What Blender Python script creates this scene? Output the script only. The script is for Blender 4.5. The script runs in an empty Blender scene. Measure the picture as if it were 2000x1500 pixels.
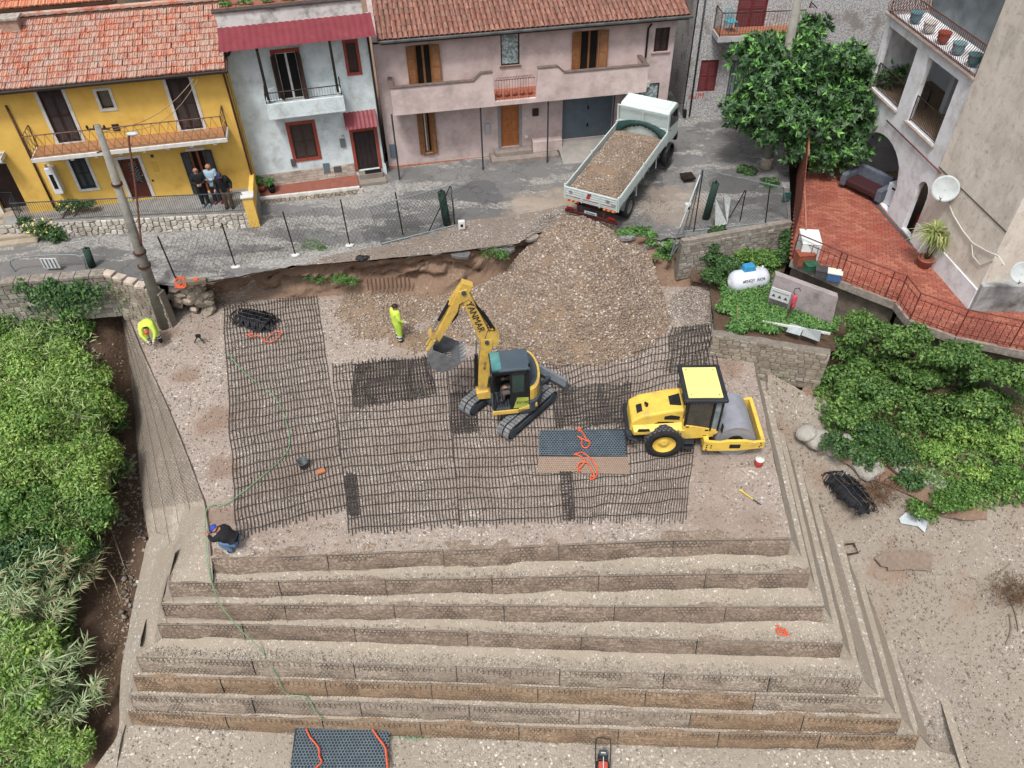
import bpy,bmesh,math,random
import numpy as np
from mathutils import Vector,Matrix,noise
from mathutils.geometry import delaunay_2d_cdt
random.seed(7); rng = np.random.default_rng(7)
RU,MT,MR,V3,NOBJ = random.uniform,Matrix.Translation,Matrix.Rotation,Vector,bpy.data.objects.new
def LNK(o): bpy.context.scene.collection.objects.link(o)
S = bpy.context.scene
C = S.collection
PI = math.pi
R = math.radians

# ---------------------------------------------------------------- camera
TILT,ROLL,FPX,EYE = R(44),R(-1.2),1540.0,V3((0,0,19))
cd = bpy.data.cameras.new('camera'); cam = NOBJ('camera',cd); LNK(cam)
fw = V3((0,math.cos(TILT),-math.sin(TILT))); r0 = V3((1,0,0)); u0 = r0.cross(fw)
CR = r0 * math.cos(ROLL) + u0 * math.sin(ROLL); CU = u0 * math.cos(ROLL) - r0 * math.sin(ROLL)
cam.matrix_world = MT(EYE) @ Matrix((CR,CU,-fw)).transposed().to_4x4()
cd.sensor_width = 36; cd.lens = 36 * FPX / 2000; cd.clip_end = 1000; cd.clip_start = .1
S.camera = cam

# ---------------------------------------------------------------- light
w = bpy.data.worlds.new('World'); S.world = w; w.use_nodes = True
nt = w.node_tree; bg = nt.nodes['Background']
sky = nt.nodes.new('ShaderNodeTexSky'); sky.sky_type = 'NISHITA'; sky.sun_disc = False
SUN_EL,SUN_AZ = R(62),R(200)
sky.sun_elevation = SUN_EL; sky.sun_rotation = SUN_AZ; sky.air_density = 1.0; sky.dust_density = 5.0; sky.ozone_density = .6
hs = nt.nodes.new('ShaderNodeHueSaturation'); hs.inputs['Saturation'].default_value = .35
nt.links.new(sky.outputs[0],hs.inputs['Color']); nt.links.new(hs.outputs[0],bg.inputs[0]); bg.inputs[1].default_value = .092
sl = bpy.data.lights.new('sun','SUN'); sl.energy = 1.5; sl.angle = R(10); sl.color = (1,.965,.92)
so = NOBJ('sun',sl); LNK(so)
sd = V3((math.sin(SUN_AZ) * math.cos(SUN_EL),math.cos(SUN_AZ) * math.cos(SUN_EL),math.sin(SUN_EL)))
so.rotation_euler = (-sd).to_track_quat('-Z','Y').to_euler()
S.view_settings.view_transform = 'Standard'; S.view_settings.look = 'None'; S.view_settings.gamma = 1
S.view_settings.exposure = .93; S.view_settings.use_curve_mapping = False
S.render.engine = 'CYCLES'

# ---------------------------------------------------------------- sight lines: a pixel of the survey picture with a real height, or on a real wall plane
def at(u,v,z=0.0):
    d = fw + CR * ((u - 1000) / FPX) + CU * ((750 - v) / FPX)
    return EYE + d * ((z - EYE.z) / d.z)
def onw(u,v,A,B):
    d = fw + CR * ((u - 1000) / FPX) + CU * ((750 - v) / FPX)
    ex = V3((B[0] - A[0],B[1] - A[1])); L = ex.length; ex /= L; n = V3((-ex.y,ex.x))
    t = n.dot(V3((A[0],A[1]))) / n.dot(V3((d.x,d.y)))
    p = EYE + d * t
    return (p.x - A[0]) * ex.x + (p.y - A[1]) * ex.y,p.z

# ---------------------------------------------------------------- materials
MATS = {}; SAT = .88
def hexc(h):
    h = h.lstrip('#'); c = [int(h[i:i + 2],16) / 255 for i in (0,2,4)]
    c = [x / 12.92 if x <= .04045 else ((x + .055) / 1.055) ** 2.4 for x in c]; l = .25 * c[0] + .6 * c[1] + .15 * c[2]
    return tuple(l + (x - l) * SAT for x in c) + (1,)
def colr(c):
    return hexc(c) if isinstance(c,str) else tuple(c) + (1,) * (4 - len(c))
class NG:
    def __init__(s,name):
        s.m = bpy.data.materials.new(name); s.m.use_nodes = True; s.t = s.m.node_tree; s.b = s.t.nodes['Principled BSDF']
        s.co = None
    def n(s,kind,**kw):
        x = s.t.nodes.new('ShaderNode' + kind)
        for k,v in kw.items(): setattr(x,k,v)
        return x
    def l(s,a,b): s.t.links.new(a,b)
    def coord(s,which='Object'):
        if which == 'World':
            g = s.n('NewGeometry'); return g.outputs['Position']
        g = s.n('TexCoord'); return g.outputs[which]
    def noise(s,v,scale,detail=5,rough=.6,dist=0):
        x = s.n('TexNoise'); x.inputs['Scale'].default_value = scale; x.inputs['Detail'].default_value = detail
        x.inputs['Roughness'].default_value = rough; x.inputs['Distortion'].default_value = dist
        s.l(v,x.inputs['Vector']); return x.outputs['Fac']
    def vor(s,v,scale,feat='F1',out='Distance',rnd=1):
        x = s.n('TexVoronoi'); x.feature = feat; x.inputs['Scale'].default_value = scale; x.inputs['Randomness'].default_value = rnd
        s.l(v,x.inputs['Vector']); return x.outputs[out]
    def ramp(s,f,stops):
        x = s.n('ValToRGB'); e = x.color_ramp.elements
        while len(e) < len(stops): e.new(.5)
        for q,(p,c) in zip(e,stops): q.position = p; q.color = colr(c) if not isinstance(c,(int,float)) else (c,c,c,1)
        s.l(f,x.inputs[0]); return x.outputs[0]
    def mix(s,f,a,b,mode='MIX'):
        x = s.n('Mix'); x.data_type = 'RGBA'; x.blend_type = mode
        if isinstance(f,(int,float)): x.inputs[0].default_value = f
        else: s.l(f,x.inputs[0])
        for i,c in ((6,a),(7,b)):
            if isinstance(c,(str,tuple,list)): x.inputs[i].default_value = colr(c)
            else: s.l(c,x.inputs[i])
        return x.outputs[2]
    def math(s,op,a,b=None,clamp=False):
        x = s.n('Math'); x.operation = op; x.use_clamp = clamp
        for i,c in ((0,a),(1,b)):
            if c is None: continue
            if isinstance(c,(int,float)): x.inputs[i].default_value = c
            else: s.l(c,x.inputs[i])
        return x.outputs[0]
    def rnd(s):
        a = s.n('ObjectInfo').outputs['Random']; b = s.n('NewGeometry').outputs['Random Per Island']
        return s.math('FRACT',s.math('ADD',a,b))
    def bump(s,h,strength=.3,dist=.02):
        x = s.n('Bump'); x.inputs['Strength'].default_value = strength; x.inputs['Distance'].default_value = dist
        s.l(h,x.inputs['Height']); s.l(x.outputs[0],s.b.inputs['Normal']); return x
    def fin(s,col,rough=.8,metal=0,spec=.3):
        if isinstance(col,(str,tuple,list)): s.b.inputs['Base Color'].default_value = colr(col)
        else: s.l(col,s.b.inputs['Base Color'])
        s.b.inputs['Roughness'].default_value = rough; s.b.inputs['Metallic'].default_value = metal
        s.b.inputs['Specular IOR Level'].default_value = spec
        return s.m
def mat(name,c1,c2=None,scale=4,rough=.8,metal=0,bump=.0,bscale=40,dirt=None,dscale=1.2,damt=.5,rand=0,stops=(.35,.65),space='Object',spec=.3):
    if name in MATS: return MATS[name]
    g = NG(name); v = g.coord(space)
    col = colr(c1)
    if c2 is not None: col = g.mix(g.ramp(g.noise(v,scale),[(stops[0],0.0),(stops[1],1.0)]),c1,c2)
    if dirt is not None:
        f = g.ramp(g.noise(v,dscale,8,.7),[(1 - damt - .1,0.0),(1 - damt + .12,1.0)])
        col = g.mix(f,col,dirt)
    if rand:
        x = g.n('HueSaturation'); g.l(g.math('MULTIPLY_ADD',g.rnd(),2 * rand),x.inputs['Value'])
        x.inputs['Value'].links[0].from_node.inputs[2].default_value = 1 - rand
        if isinstance(col,tuple): x.inputs['Color'].default_value = col
        else: g.l(col,x.inputs['Color'])
        col = x.outputs[0]
    if bump: g.bump(g.noise(v,bscale,4,.6),bump,.02)
    MATS[name] = g.fin(col,rough,metal,spec); return MATS[name]
def glass(name='window_glass',c='#1c2426'):
    if name in MATS: return MATS[name]
    g = NG(name); MATS[name] = g.fin(c,.08,0,.8); return MATS[name]

# ---------------------------------------------------------------- mesh helpers
def tag(o,label=None,cat=None,group=None,kind=None):
    if label: o['label'] = label
    if cat: o['category'] = cat
    if group: o['group'] = group
    if kind: o['kind'] = kind
    return o
def link(name,me,m=None,parent=None,smooth=False):
    if m is not None and not me.materials: me.materials.append(m)
    if smooth: me.polygons.foreach_set('use_smooth',[True] * len(me.polygons))
    o = NOBJ(name,me); LNK(o)
    if parent is not None: o.parent = parent
    return o
def empty(name,loc,rz=0,label=None,cat=None,group=None):
    o = NOBJ(name,None); LNK(o); o.location = loc; o.rotation_euler = (0,0,rz); o.empty_display_size = .3
    return tag(o,label,cat,group)
class MB:
    def __init__(s): s.v = []; s.f = []
    def add(s,vs,fs):
        b = len(s.v); s.v += [tuple(p) for p in vs]; s.f += [tuple(i + b for i in f) for f in fs]; return s
    def box(s,x0,x1,y0,y1,z0,z1,M=None,top=None):
        # top=(ix,iy): inset of the upper face
        ix,iy = top or (0,0)
        vs = [(x0,y0,z0),(x1,y0,z0),(x1,y1,z0),(x0,y1,z0),(x0 + ix,y0 + iy,z1),(x1 - ix,y0 + iy,z1),(x1 - ix,y1 - iy,z1),(x0 + ix,y1 - iy,z1)]
        if M is not None: vs = [M @ V3(p) for p in vs]
        return s.add(vs,[(3,2,1,0),(4,5,6,7),(0,1,5,4),(1,2,6,5),(2,3,7,6),(3,0,4,7)])
    def cyl(s,a,b,r0,r1=None,n=10,caps=True):
        a = V3(a); b = V3(b); r1 = r0 if r1 is None else r1
        d = (b - a).normalized(); x = d.orthogonal().normalized(); y = d.cross(x)
        vs = []
        for p,r in ((a,r0),(b,r1)):
            for i in range(n):
                t = 2 * PI * i / n; vs.append(p + (x * math.cos(t) + y * math.sin(t)) * r)
        fs = [(i,(i + 1) % n,n + (i + 1) % n,n + i) for i in range(n)]
        if caps: fs += [tuple(range(n - 1,-1,-1)),tuple(range(n,2 * n))]
        return s.add(vs,fs)
    def tube(s,pts,r,n=6,caps=True):
        pts = [V3(p) for p in pts]; m = len(pts); vs = []; fs = []
        rr = r if isinstance(r,(list,tuple)) else [r] * m
        x = None
        for i,p in enumerate(pts):
            d = (pts[min(i + 1,m - 1)] - pts[max(i - 1,0)]).normalized()
            if x is None: x = d.orthogonal().normalized()
            else:
                x = (x - d * x.dot(d)); x = x.normalized() if x.length > 1e-6 else d.orthogonal().normalized()
            y = d.cross(x)
            for k in range(n):
                t = 2 * PI * k / n; vs.append(p + (x * math.cos(t) + y * math.sin(t)) * rr[i])
        for i in range(m - 1):
            for k in range(n): fs.append((i * n + k,i * n + (k + 1) % n,(i + 1) * n + (k + 1) % n,(i + 1) * n + k))
        if caps: fs += [tuple(range(n - 1,-1,-1)),tuple(range((m - 1) * n,m * n))]
        return s.add(vs,fs)
    def prism(s,poly,d0,d1,ax='y',M=None):
        # polygon in the plane square to ax, extruded d0..d1
        n = len(poly); f = {'y': lambda a,b,d: (a,d,b),'x': lambda a,b,d: (d,a,b),'z': lambda a,b,d: (a,b,d)}[ax]
        vs = [f(a,b,d0) for a,b in poly] + [f(a,b,d1) for a,b in poly]
        if M is not None: vs = [M @ V3(p) for p in vs]
        return s.add(vs,[(i,(i + 1) % n,n + (i + 1) % n,n + i) for i in range(n)] + [tuple(range(n - 1,-1,-1)),tuple(range(n,2 * n))])
    def lathe(s,prof,n=20,M=None,ax='z',ring=False):
        vs = []; m = len(prof)
        for r,h in prof:
            for k in range(n):
                t = 2 * PI * k / n; c,q = r * math.cos(t),r * math.sin(t)
                vs.append((c,q,h) if ax == 'z' else (c,h,q))
        if M is not None: vs = [M @ V3(p) for p in vs]
        fs = []
        for i in range(m - 1):
            for k in range(n): fs.append((i * n + k,i * n + (k + 1) % n,(i + 1) * n + (k + 1) % n,(i + 1) * n + k))
        if ring: fs += [((m - 1) * n + k,(m - 1) * n + (k + 1) % n,(k + 1) % n,k) for k in range(n)]
        else: fs += [tuple(range(n - 1,-1,-1)),tuple(range((m - 1) * n,m * n))]
        return s.add(vs,fs)
    def quad(s,a,b,c,d): return s.add([a,b,c,d],[(0,1,2,3)])
    def ell(s,c,r,n=10,m=6,M=None,jit=0):
        vs = []; fs = []
        for i in range(m + 1):
            ph = PI * i / m
            for k in range(n):
                t = 2 * PI * k / n; j = 1 + RU(-jit,jit)
                p = V3((math.sin(ph) * math.cos(t) * r[0] * j,math.sin(ph) * math.sin(t) * r[1] * j,math.cos(ph) * r[2] * j))
                if M is not None: p = M @ p
                vs.append(p + V3(c))
        for i in range(m):
            for k in range(n): fs.append((i * n + k,(i + 1) * n + k,(i + 1) * n + (k + 1) % n,i * n + (k + 1) % n))
        return s.add(vs,fs)
    def mesh(s,name):
        me = bpy.data.meshes.new(name); me.from_pydata(s.v,[],s.f); me.validate(); me.update()
        bm = bmesh.new(); bm.from_mesh(me); bmesh.ops.recalc_face_normals(bm,faces=bm.faces); bm.to_mesh(me); bm.free()
        return me
    def build(s,name,m,parent=None,smooth=False,bevel=0,kind=None):
        o = link(name,s.mesh(name),m,parent,smooth)
        if bevel:
            b = o.modifiers.new('bevel','BEVEL'); b.width = bevel; b.segments = 2; b.limit_method = 'ANGLE'; b.angle_limit = R(40)
            b.harden_normals = False
        if kind: o['kind'] = kind
        return o
def npmesh(name,V,F,m,parent=None,smooth=False,kind=None):
    """V (n,3), F (k,c) with one corner count"""
    V = np.asarray(V,dtype=np.float32); F = np.asarray(F,dtype=np.int32); k,c = F.shape
    me = bpy.data.meshes.new(name); me.vertices.add(len(V)); me.vertices.foreach_set('co',V.ravel())
    me.loops.add(k * c); me.loops.foreach_set('vertex_index',F.ravel())
    me.polygons.add(k); me.polygons.foreach_set('loop_start',np.arange(0,k * c,c,dtype=np.int32)); me.polygons.foreach_set('loop_total',np.full(k,c,dtype=np.int32))
    me.update(calc_edges=True)
    o = link(name,me,m,parent,smooth)
    if kind: o['kind'] = kind
    return o
def copy_tree(o,parent=None):
    c = o.copy(); LNK(c); c.parent = parent
    for ch in list(o.children): copy_tree(ch,c)
    return c
def nz(x,y,z=0,s=1.0): return noise.noise(V3((x * s,y * s,z)))
def fbm(x,y,s=1.0,o=4):
    r = 0; a = 1
    for i in range(o): r += a * noise.noise(V3((x * s,y * s,3.1 * i))); s *= 2.1; a *= .5
    return r
def rbf(ctrl):
    P = np.array([(p[0],p[1]) for p in ctrl]); Z = np.array([p[2] for p in ctrl]); n = len(P)
    D = np.linalg.norm(P[:,None] - P[None],axis=2)
    A = np.zeros((n + 3,n + 3)); A[:n,:n] = D + np.eye(n) * 1e-6; A[:n,n] = 1; A[:n,n + 1:] = P; A[n,:n] = 1; A[n + 1:,:n] = P.T
    W = np.linalg.solve(A,np.concatenate([Z,np.zeros(3)]))
    def f(x,y):
        x = np.atleast_1d(x); y = np.atleast_1d(y); q = np.stack([x,y],1)
        return np.linalg.norm(q[:,None] - P[None],axis=2) @ W[:n] + W[n] + q @ W[n + 1:]
    return f
def inpoly(x,y,poly):
    c = False; j = len(poly) - 1
    for i in range(len(poly)):
        if (poly[i][1] > y) != (poly[j][1] > y) and x < (poly[j][0] - poly[i][0]) * (y - poly[i][1]) / (poly[j][1] - poly[i][1]) + poly[i][0]: c = not c
        j = i
    return c
def dense(pts,step):
    out = []
    for a,b in zip(pts,pts[1:]):
        a = V3(a); b = V3(b); n = max(1,int((b - a).length / step))
        out += [a.lerp(b,i / n) for i in range(n)]
    return out + [V3(pts[-1])]
def patch(name,bnd,inner,step,amp,m,nscale=1.2,kind='structure',edge=None):
    bnd = [V3(p) for p in bnd]; inner = [V3(p) for p in inner]
    f = rbf(bnd + inner); ring = dense(bnd + [bnd[0]],step)[:-1]
    poly = [(p.x,p.y) for p in ring]
    xs = [p.x for p in bnd]; ys = [p.y for p in bnd]; pts = []
    x = min(xs)
    while x < max(xs):
        y = min(ys)
        while y < max(ys):
            px,py = x + RU(-.3,.3) * step,y + RU(-.3,.3) * step
            if inpoly(px,py,poly): pts.append((px,py))
            y += step
        x += step
    n = len(ring)
    vs = [V3(p) for p in poly] + [V3(p) for p in pts]
    r = delaunay_2d_cdt(vs,[(i,(i + 1) % n) for i in range(n)],[],1,1e-4)
    V = r[0]; X = np.array([p.x for p in V]); Y = np.array([p.y for p in V]); Z = f(X,Y)
    Z = [z + amp * fbm(a,b,nscale) for a,b,z in zip(X,Y,Z)]
    me = bpy.data.meshes.new(name); me.from_pydata([(a,b,c) for a,b,c in zip(X,Y,Z)],[],[tuple(t) for t in r[2]]); me.update()
    bm = bmesh.new(); bm.from_mesh(me)
    for fa in bm.faces:
        if fa.normal.z < 0: fa.normal_flip()
    bm.to_mesh(me); bm.free()
    o = link(name,me,m,None,True)
    if kind: o['kind'] = kind
    return o,f
STONE = None
def stones(name,pts,sizes,m,parent=None,flat=.7,kind='stuff'):
    """many loose stones, each a small uneven lump, as one mesh"""
    base = np.array([(1,0,0),(-1,0,0),(0,1,0),(0,-1,0),(0,0,1),(0,0,-1)],float)
    tri = np.array([(0,2,4),(2,1,4),(1,3,4),(3,0,4),(2,0,5),(1,2,5),(3,1,5),(0,3,5)])
    P = np.asarray(pts,float); n = len(P); sz = np.asarray(sizes,float)
    V = np.repeat(base[None],n,0) * rng.uniform(.55,1.25,(n,6,1)) + rng.uniform(-.22,.22,(n,6,3))
    q = rng.normal(size=(n,4)); q /= np.linalg.norm(q,axis=1)[:,None]; a,b,c,d = q.T
    Rm = np.stack([1 - 2 * (c * c + d * d),2 * (b * c - a * d),2 * (b * d + a * c),2 * (b * c + a * d),1 - 2 * (b * b + d * d),2 * (c * d - a * b),2 * (b * d - a * c),2 * (c * d + a * b),1 - 2 * (b * b + c * c)],1).reshape(n,3,3)
    V = np.einsum('nij,nkj->nki',Rm,V) * np.array([1,1,flat]) * sz[:,None,None] * .5 + P[:,None]
    F = (tri[None] + 6 * np.arange(n)[:,None,None]).reshape(-1,3)
    return npmesh(name,V.reshape(-1,3),F,m,parent,False,kind)
def scatter_poly(poly,n):
    xs = [p[0] for p in poly]; ys = [p[1] for p in poly]; out = []
    while len(out) < n:
        x = RU(min(xs),max(xs)); y = RU(min(ys),max(ys))
        if inpoly(x,y,poly): out.append((x,y))
    return out
def pieces(parent,name,items,m,limit=300,key=None,keepall=False):
    """items: (mesh, 4x4 local matrix). The nearest 300 are parts of their own, the rest one joined part."""
    e = EYE
    W = parent.matrix_world if parent else Matrix()
    if parent: W = MT(parent.location) @ parent.rotation_euler.to_matrix().to_4x4()
    def vis(it):
        p = W @ it[1].translation; d = p - e; c = d.dot(fw)
        u = FPX * d.dot(CR) / c; v = FPX * d.dot(CU) / c
        off = 1000 if (abs(u) > 1010 or abs(v) > 760) else 0
        return d.length + off
    items = sorted(items,key=key or vis)
    for me,M in items[:limit]:
        if not me.materials: me.materials.append(m)
        o = NOBJ(name,me); LNK(o); o.parent = parent; o.matrix_local = M
    rest = items[limit:]
    if rest:
        V = []; F = []; b = 0
        for me,M in rest:
            V += [tuple(M @ v.co) for v in me.vertices]; F += [tuple(i + b for i in p.vertices) for p in me.polygons]; b += len(me.vertices)
        nm = bpy.data.meshes.new(name + '_rows'); nm.from_pydata(V,[],F); nm.update()
        o = link(name + '_rows',nm,m,parent); o['kind'] = 'stuff'
# ================================================================ ground materials
def gravel_mat(name,stone=('#6b5d4f','#9c8e80','#c9c0b6'),dust='#8a7763',dust2=None,scale=13,cover=.5,dscale=.6,bump=.6,white=.12,cover2=None,soil=()):
    g = NG(name); v = g.coord('World')
    wv = g.n('VectorMath'); wv.operation = 'ADD'
    nn = g.n('TexNoise'); nn.inputs['Scale'].default_value = 9; g.l(v,nn.inputs['Vector'])
    sc = g.n('VectorMath'); sc.operation = 'SCALE'; g.l(nn.outputs['Color'],sc.inputs[0]); sc.inputs['Scale'].default_value = .07
    g.l(v,wv.inputs[0]); g.l(sc.outputs[0],wv.inputs[1]); vv = wv.outputs[0]
    cells = g.vor(vv,scale,out='Color'); sep = g.n('SeparateColor'); g.l(cells,sep.inputs[0])
    c1 = g.ramp(sep.outputs[0],[(0,stone[0]),(.55,stone[1]),(1 - white,stone[1]),(1,stone[2])])
    d = g.vor(vv,scale); c1 = g.mix(g.ramp(d,[(.35,0.0),(.75,1.0)]),c1,dust)
    small = g.vor(vv,scale * 2.3,out='Color'); s2 = g.n('SeparateColor'); g.l(small,s2.inputs[0])
    c2 = g.ramp(s2.outputs[1],[(0,stone[0]),(.5,dust),(.93,dust),(1,stone[2])])
    col = g.mix(g.ramp(sep.outputs[2],[(.4,0.0),(.6,1.0)]),c1,c2)
    dm = g.ramp(g.noise(v,dscale,6,.65),[(cover - .08,0.0),(cover + .12,1.0)])
    dc = g.mix(g.noise(v,30,3),dust,dust2 or dust)
    col = g.mix(g.math('MULTIPLY',dm,.82),col,dc)
    col = g.mix(g.ramp(g.noise(v,1.7,5,.7),[(.3,0.0),(.75,.35)]),col,stone[1])
    for cx_,cy_,cz_,rr_ in soil:
        vd = g.n('VectorMath'); vd.operation = 'DISTANCE'; g.l(v,vd.inputs[0]); vd.inputs[1].default_value = (cx_,cy_,cz_); f = g.math('ADD',g.math('MULTIPLY',vd.outputs['Value'],-1 / rr_),g.math('MULTIPLY',g.noise(v,1.1,6,.7),1.1)); col = g.mix(g.ramp(f,[(-.5,0.0),(.25,.7)]),col,g.mix(g.noise(v,25,4,.7),'#6d5444','#8c7360'))
    if cover2: col = g.mix(g.ramp(g.noise(v,.23,6,.65),[(.5,0.0),(.66,.8)]),col,g.mix(g.noise(v,22,4,.7),cover2,dust))
    h = g.math('ADD',g.math('MULTIPLY',d,-.8),g.math('MULTIPLY',g.noise(v,40,3),.4))
    g.bump(h,bump,.03)
    MATS[name] = g.fin(col,.92,0,.2); return MATS[name]
M_plat = gravel_mat('platform_gravel',('#75695f','#a2968d','#ddd8d2'),'#94867b','#85766a',15,.52,.45,white=.14,cover2='#745e4e',soil=((-10.1,18.2,0,1.5),(-9.2,16.2,0,1.3),(-8.7,14.2,0,1.2),(7.6,20.3,0,1.2),(-13.2,22.8,0,1.6),(-11.5,20.5,0,1.0)))
M_dirt = gravel_mat('brown_dirt',('#6a5443','#8a7462','#b5a28e'),'#7d6553','#6b5241',13,.42,.8,white=.06)
M_sand = gravel_mat('tread_sand',('#776b5e','#998e80','#d6d1c8'),'#928879','#867a6a',20,.5,.9,bump=.3,white=.14)
M_gravel = gravel_mat('pale_gravel',('#7a7167','#9d958a','#dbd8d2'),'#928879','#867b6c',13,.52,.35,white=.18)
M_earth = gravel_mat('gully_earth',('#4a3a2e','#6a5747','#9a8877'),'#5b483a','#4a382c',9,.4,.6,bump=1.0,white=.06)
M_pile = gravel_mat('pile_gravel',('#64564a','#96836f','#c6bbae'),'#826c57','#735c47',15,.45,.7,bump=1.0,white=.08)
def stone_mat(name,a,b,c,p=.8,dirt='#6e6155'):
    g = NG(name); r = g.rnd(); col = g.ramp(r,[(0,a),(.5,b),(p,b),(1,c)]); v = g.coord('World'); col = g.mix(g.ramp(g.noise(v,1.3,7,.7),[(.45,0.0),(.62,.55)]),col,dirt); g.bump(g.noise(v,22,5,.7),.5,.02)
    g.l(col,g.b.inputs['Base Color']); MATS[name] = g.fin(col,.9,0,.25); return MATS[name]
M_st1 = stone_mat('loose_stone','#72685f','#968c82','#c6c0b8',.88)
M_st2 = stone_mat('pile_stone','#74655a','#9f8e7e','#cdc3b7',.86)
M_st3 = stone_mat('pale_stone','#7e766d','#a19a91','#d0ccc5',.8)

def road_mat():
    g = NG('cracked_asphalt'); v = g.coord('World')
    nn = g.n('TexNoise'); nn.inputs['Scale'].default_value = 2.5; nn.inputs['Detail'].default_value = 4; g.l(v,nn.inputs['Vector'])
    sc = g.n('VectorMath'); sc.operation = 'SCALE'; g.l(nn.outputs['Color'],sc.inputs[0]); sc.inputs['Scale'].default_value = .55
    ad = g.n('VectorMath'); ad.operation = 'ADD'; g.l(v,ad.inputs[0]); g.l(sc.outputs[0],ad.inputs[1]); vv = ad.outputs[0]
    base = g.mix(g.noise(v,26,6,.8),'#404042','#6b6a69')
    st = g.n('Mapping'); st.inputs['Rotation'].default_value = (0,0,R(-17)); st.inputs['Scale'].default_value = (.16,.8,1); g.l(vv,st.inputs['Vector'])
    base = g.mix(g.ramp(g.noise(vv,.8,7,.72),[(.46,0.0),(.6,.6)]),base,'#5a5b5d')
    base = g.mix(g.ramp(g.noise(st.outputs[0],2.2,8,.75),[(.55,0.0),(.61,.55)]),base,'#8f8d89'); base = g.mix(g.ramp(g.noise(v,.33,3,.5),[(.56,0.0),(.575,.5)]),base,'#57585b')
    base = g.mix(g.ramp(g.noise(vv,.5,5,.6),[(.55,0.0),(.58,.45)]),base,'#717073')
    cr = g.ramp(g.vor(vv,1.1,'DISTANCE_TO_EDGE'),[(0,1.0),(.02,0.0)])
    cr2 = g.ramp(g.vor(vv,2.6,'DISTANCE_TO_EDGE'),[(0,1.0),(.06,0.0)])
    gate = g.ramp(g.noise(v,.7,4),[(.42,0.0),(.55,1.0)])
    pt = g.ramp(g.vor(vv,.55,out='Color'),[(0,0.0),(1,1.0)]); base = g.mix(.3,base,g.mix(pt,'#4b4b4c','#9c9a95')); base = g.mix(g.math('MULTIPLY',g.ramp(g.noise(st.outputs[0],1.1,5,.65),[(.5,0.0),(.54,1.0)]),g.ramp(g.noise(v,12,5,.8),[(.42,0.0),(.6,.8)])),base,'#a9a6a0')
    base = g.mix(g.math('MULTIPLY',g.math('MULTIPLY',cr,gate),.6),base,'#343333'); base = g.mix(g.math('MULTIPLY',g.math('MULTIPLY',cr2,gate),.3),base,'#3b3a39')
    # mud and dust tracked round the lorry and the pile
    vd = g.n('VectorMath'); vd.operation = 'DISTANCE'; g.l(v,vd.inputs[0]); vd.inputs[1].default_value = (2.0,27.6,1.8)
    f = g.math('ADD',g.math('MULTIPLY',vd.outputs['Value'],-.2),g.math('MULTIPLY',g.noise(v,1.1,6,.7),1.0))
    base = g.mix(g.ramp(f,[(-.35,0.0),(.25,.8)]),base,g.mix(g.noise(v,14,5,.7),'#8a7a69','#a5988a'))
    vd2 = g.n('VectorMath'); vd2.operation = 'DISTANCE'; g.l(v,vd2.inputs[0]); vd2.inputs[1].default_value = (6.8,28.0,1.8)
    f2 = g.math('ADD',g.math('MULTIPLY',vd2.outputs['Value'],-.32),g.math('MULTIPLY',g.noise(v,1.4,6,.7),1.0))
    base = g.mix(g.ramp(f2,[(-.6,0.0),(.1,.6)]),base,'#8d7e70')
    hh = g.math('ADD',g.math('MULTIPLY',g.noise(v,40,4,.8),.5),g.math('MULTIPLY',cr,-1.0)); g.bump(hh,.5,.02)
    MATS['road'] = g.fin(base,.85,0,.3); return MATS['road']
M_road = road_mat()

# ================================================================ levels
H = .73
TL = [(413,1088),(328,1137),(315,1178),(308,1217),(267,1280),(260,1318),(253,1355),(248,1385)]
TR_ = [(1545,1050),(1583,1118),(1610,1183),(1648,1255),(1685,1325),(1728,1362),(1762,1403),(1797,1435)]
TM = [(500,1087,900,1072,1300,1053),(500,1134,900,1128,1300,1119),(500,1179,900,1180,1300,1183),(500,1219,900,1232,1300,1247),
      (500,1288,900,1301,1300,1313),(500,1325,900,1336,1300,1350),(500,1364,900,1376,1300,1390),(500,1400,900,1412,1300,1428)]
SIDE = V3((.09,1,0)).normalized()
tops = []
for k in range(8):
    z = -H * k; m = TM[k]
    tops.append([at(*TL[k],z),at(m[0],m[1],z),at(m[2],m[3],z),at(m[4],m[5],z),at(*TR_[k],z)])
RUN = .17
def off(poly,d): return [p + V3((0,-d,0)) for p in poly]
# ---- platform
EL = [at(240,590),at(275,680),at(330,800),at(370,900),at(400,980),at(410,1040)]
bnd = EL + [tops[0][0],tops[0][1],tops[0][2],tops[0][3],tops[0][4],at(1508,880),at(1470,700),at(1400,640),at(1385,530),at(1250,520),at(1000,520),at(800,530),at(600,545),at(430,560),at(330,560)]
plat,_ = patch('gravel_platform_ground',[V3((p.x,p.y,0)) for p in bnd],[],.28,.05,M_plat,1.0)
# ---- retaining tiers
def face_mat(name,a,b,c,wet='#4c3e33'):
    g = NG(name); v = g.coord('World')
    ce = g.vor(v,16,out='Color'); sp = g.n('SeparateColor'); g.l(ce,sp.inputs[0])
    col = g.ramp(sp.outputs[0],[(0,a),(.5,b),(1,c)])
    col = g.mix(g.ramp(g.noise(v,.8,6,.7),[(.4,0.0),(.7,.55)]),col,wet)
    col = g.mix(g.ramp(g.noise(v,.35,3),[(.45,0.0),(.6,.4)]),col,a)
    ss = g.n('SeparateXYZ'); g.l(v,ss.inputs[0]); wv = g.math('SINE',g.math('MULTIPLY',ss.outputs[2],60)); col = g.mix(g.ramp(wv,[(.75,0.0),(1,.3)]),col,wet)
    g.bump(g.math('ADD',g.vor(v,16),g.noise(v,50,3)),.6,.03)
    MATS[name] = g.fin(col,.95,0,.15); return MATS[name]
F_grey = face_mat('grey_brown_face','#82766a','#948779','#aea192','#675a4d')
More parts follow.
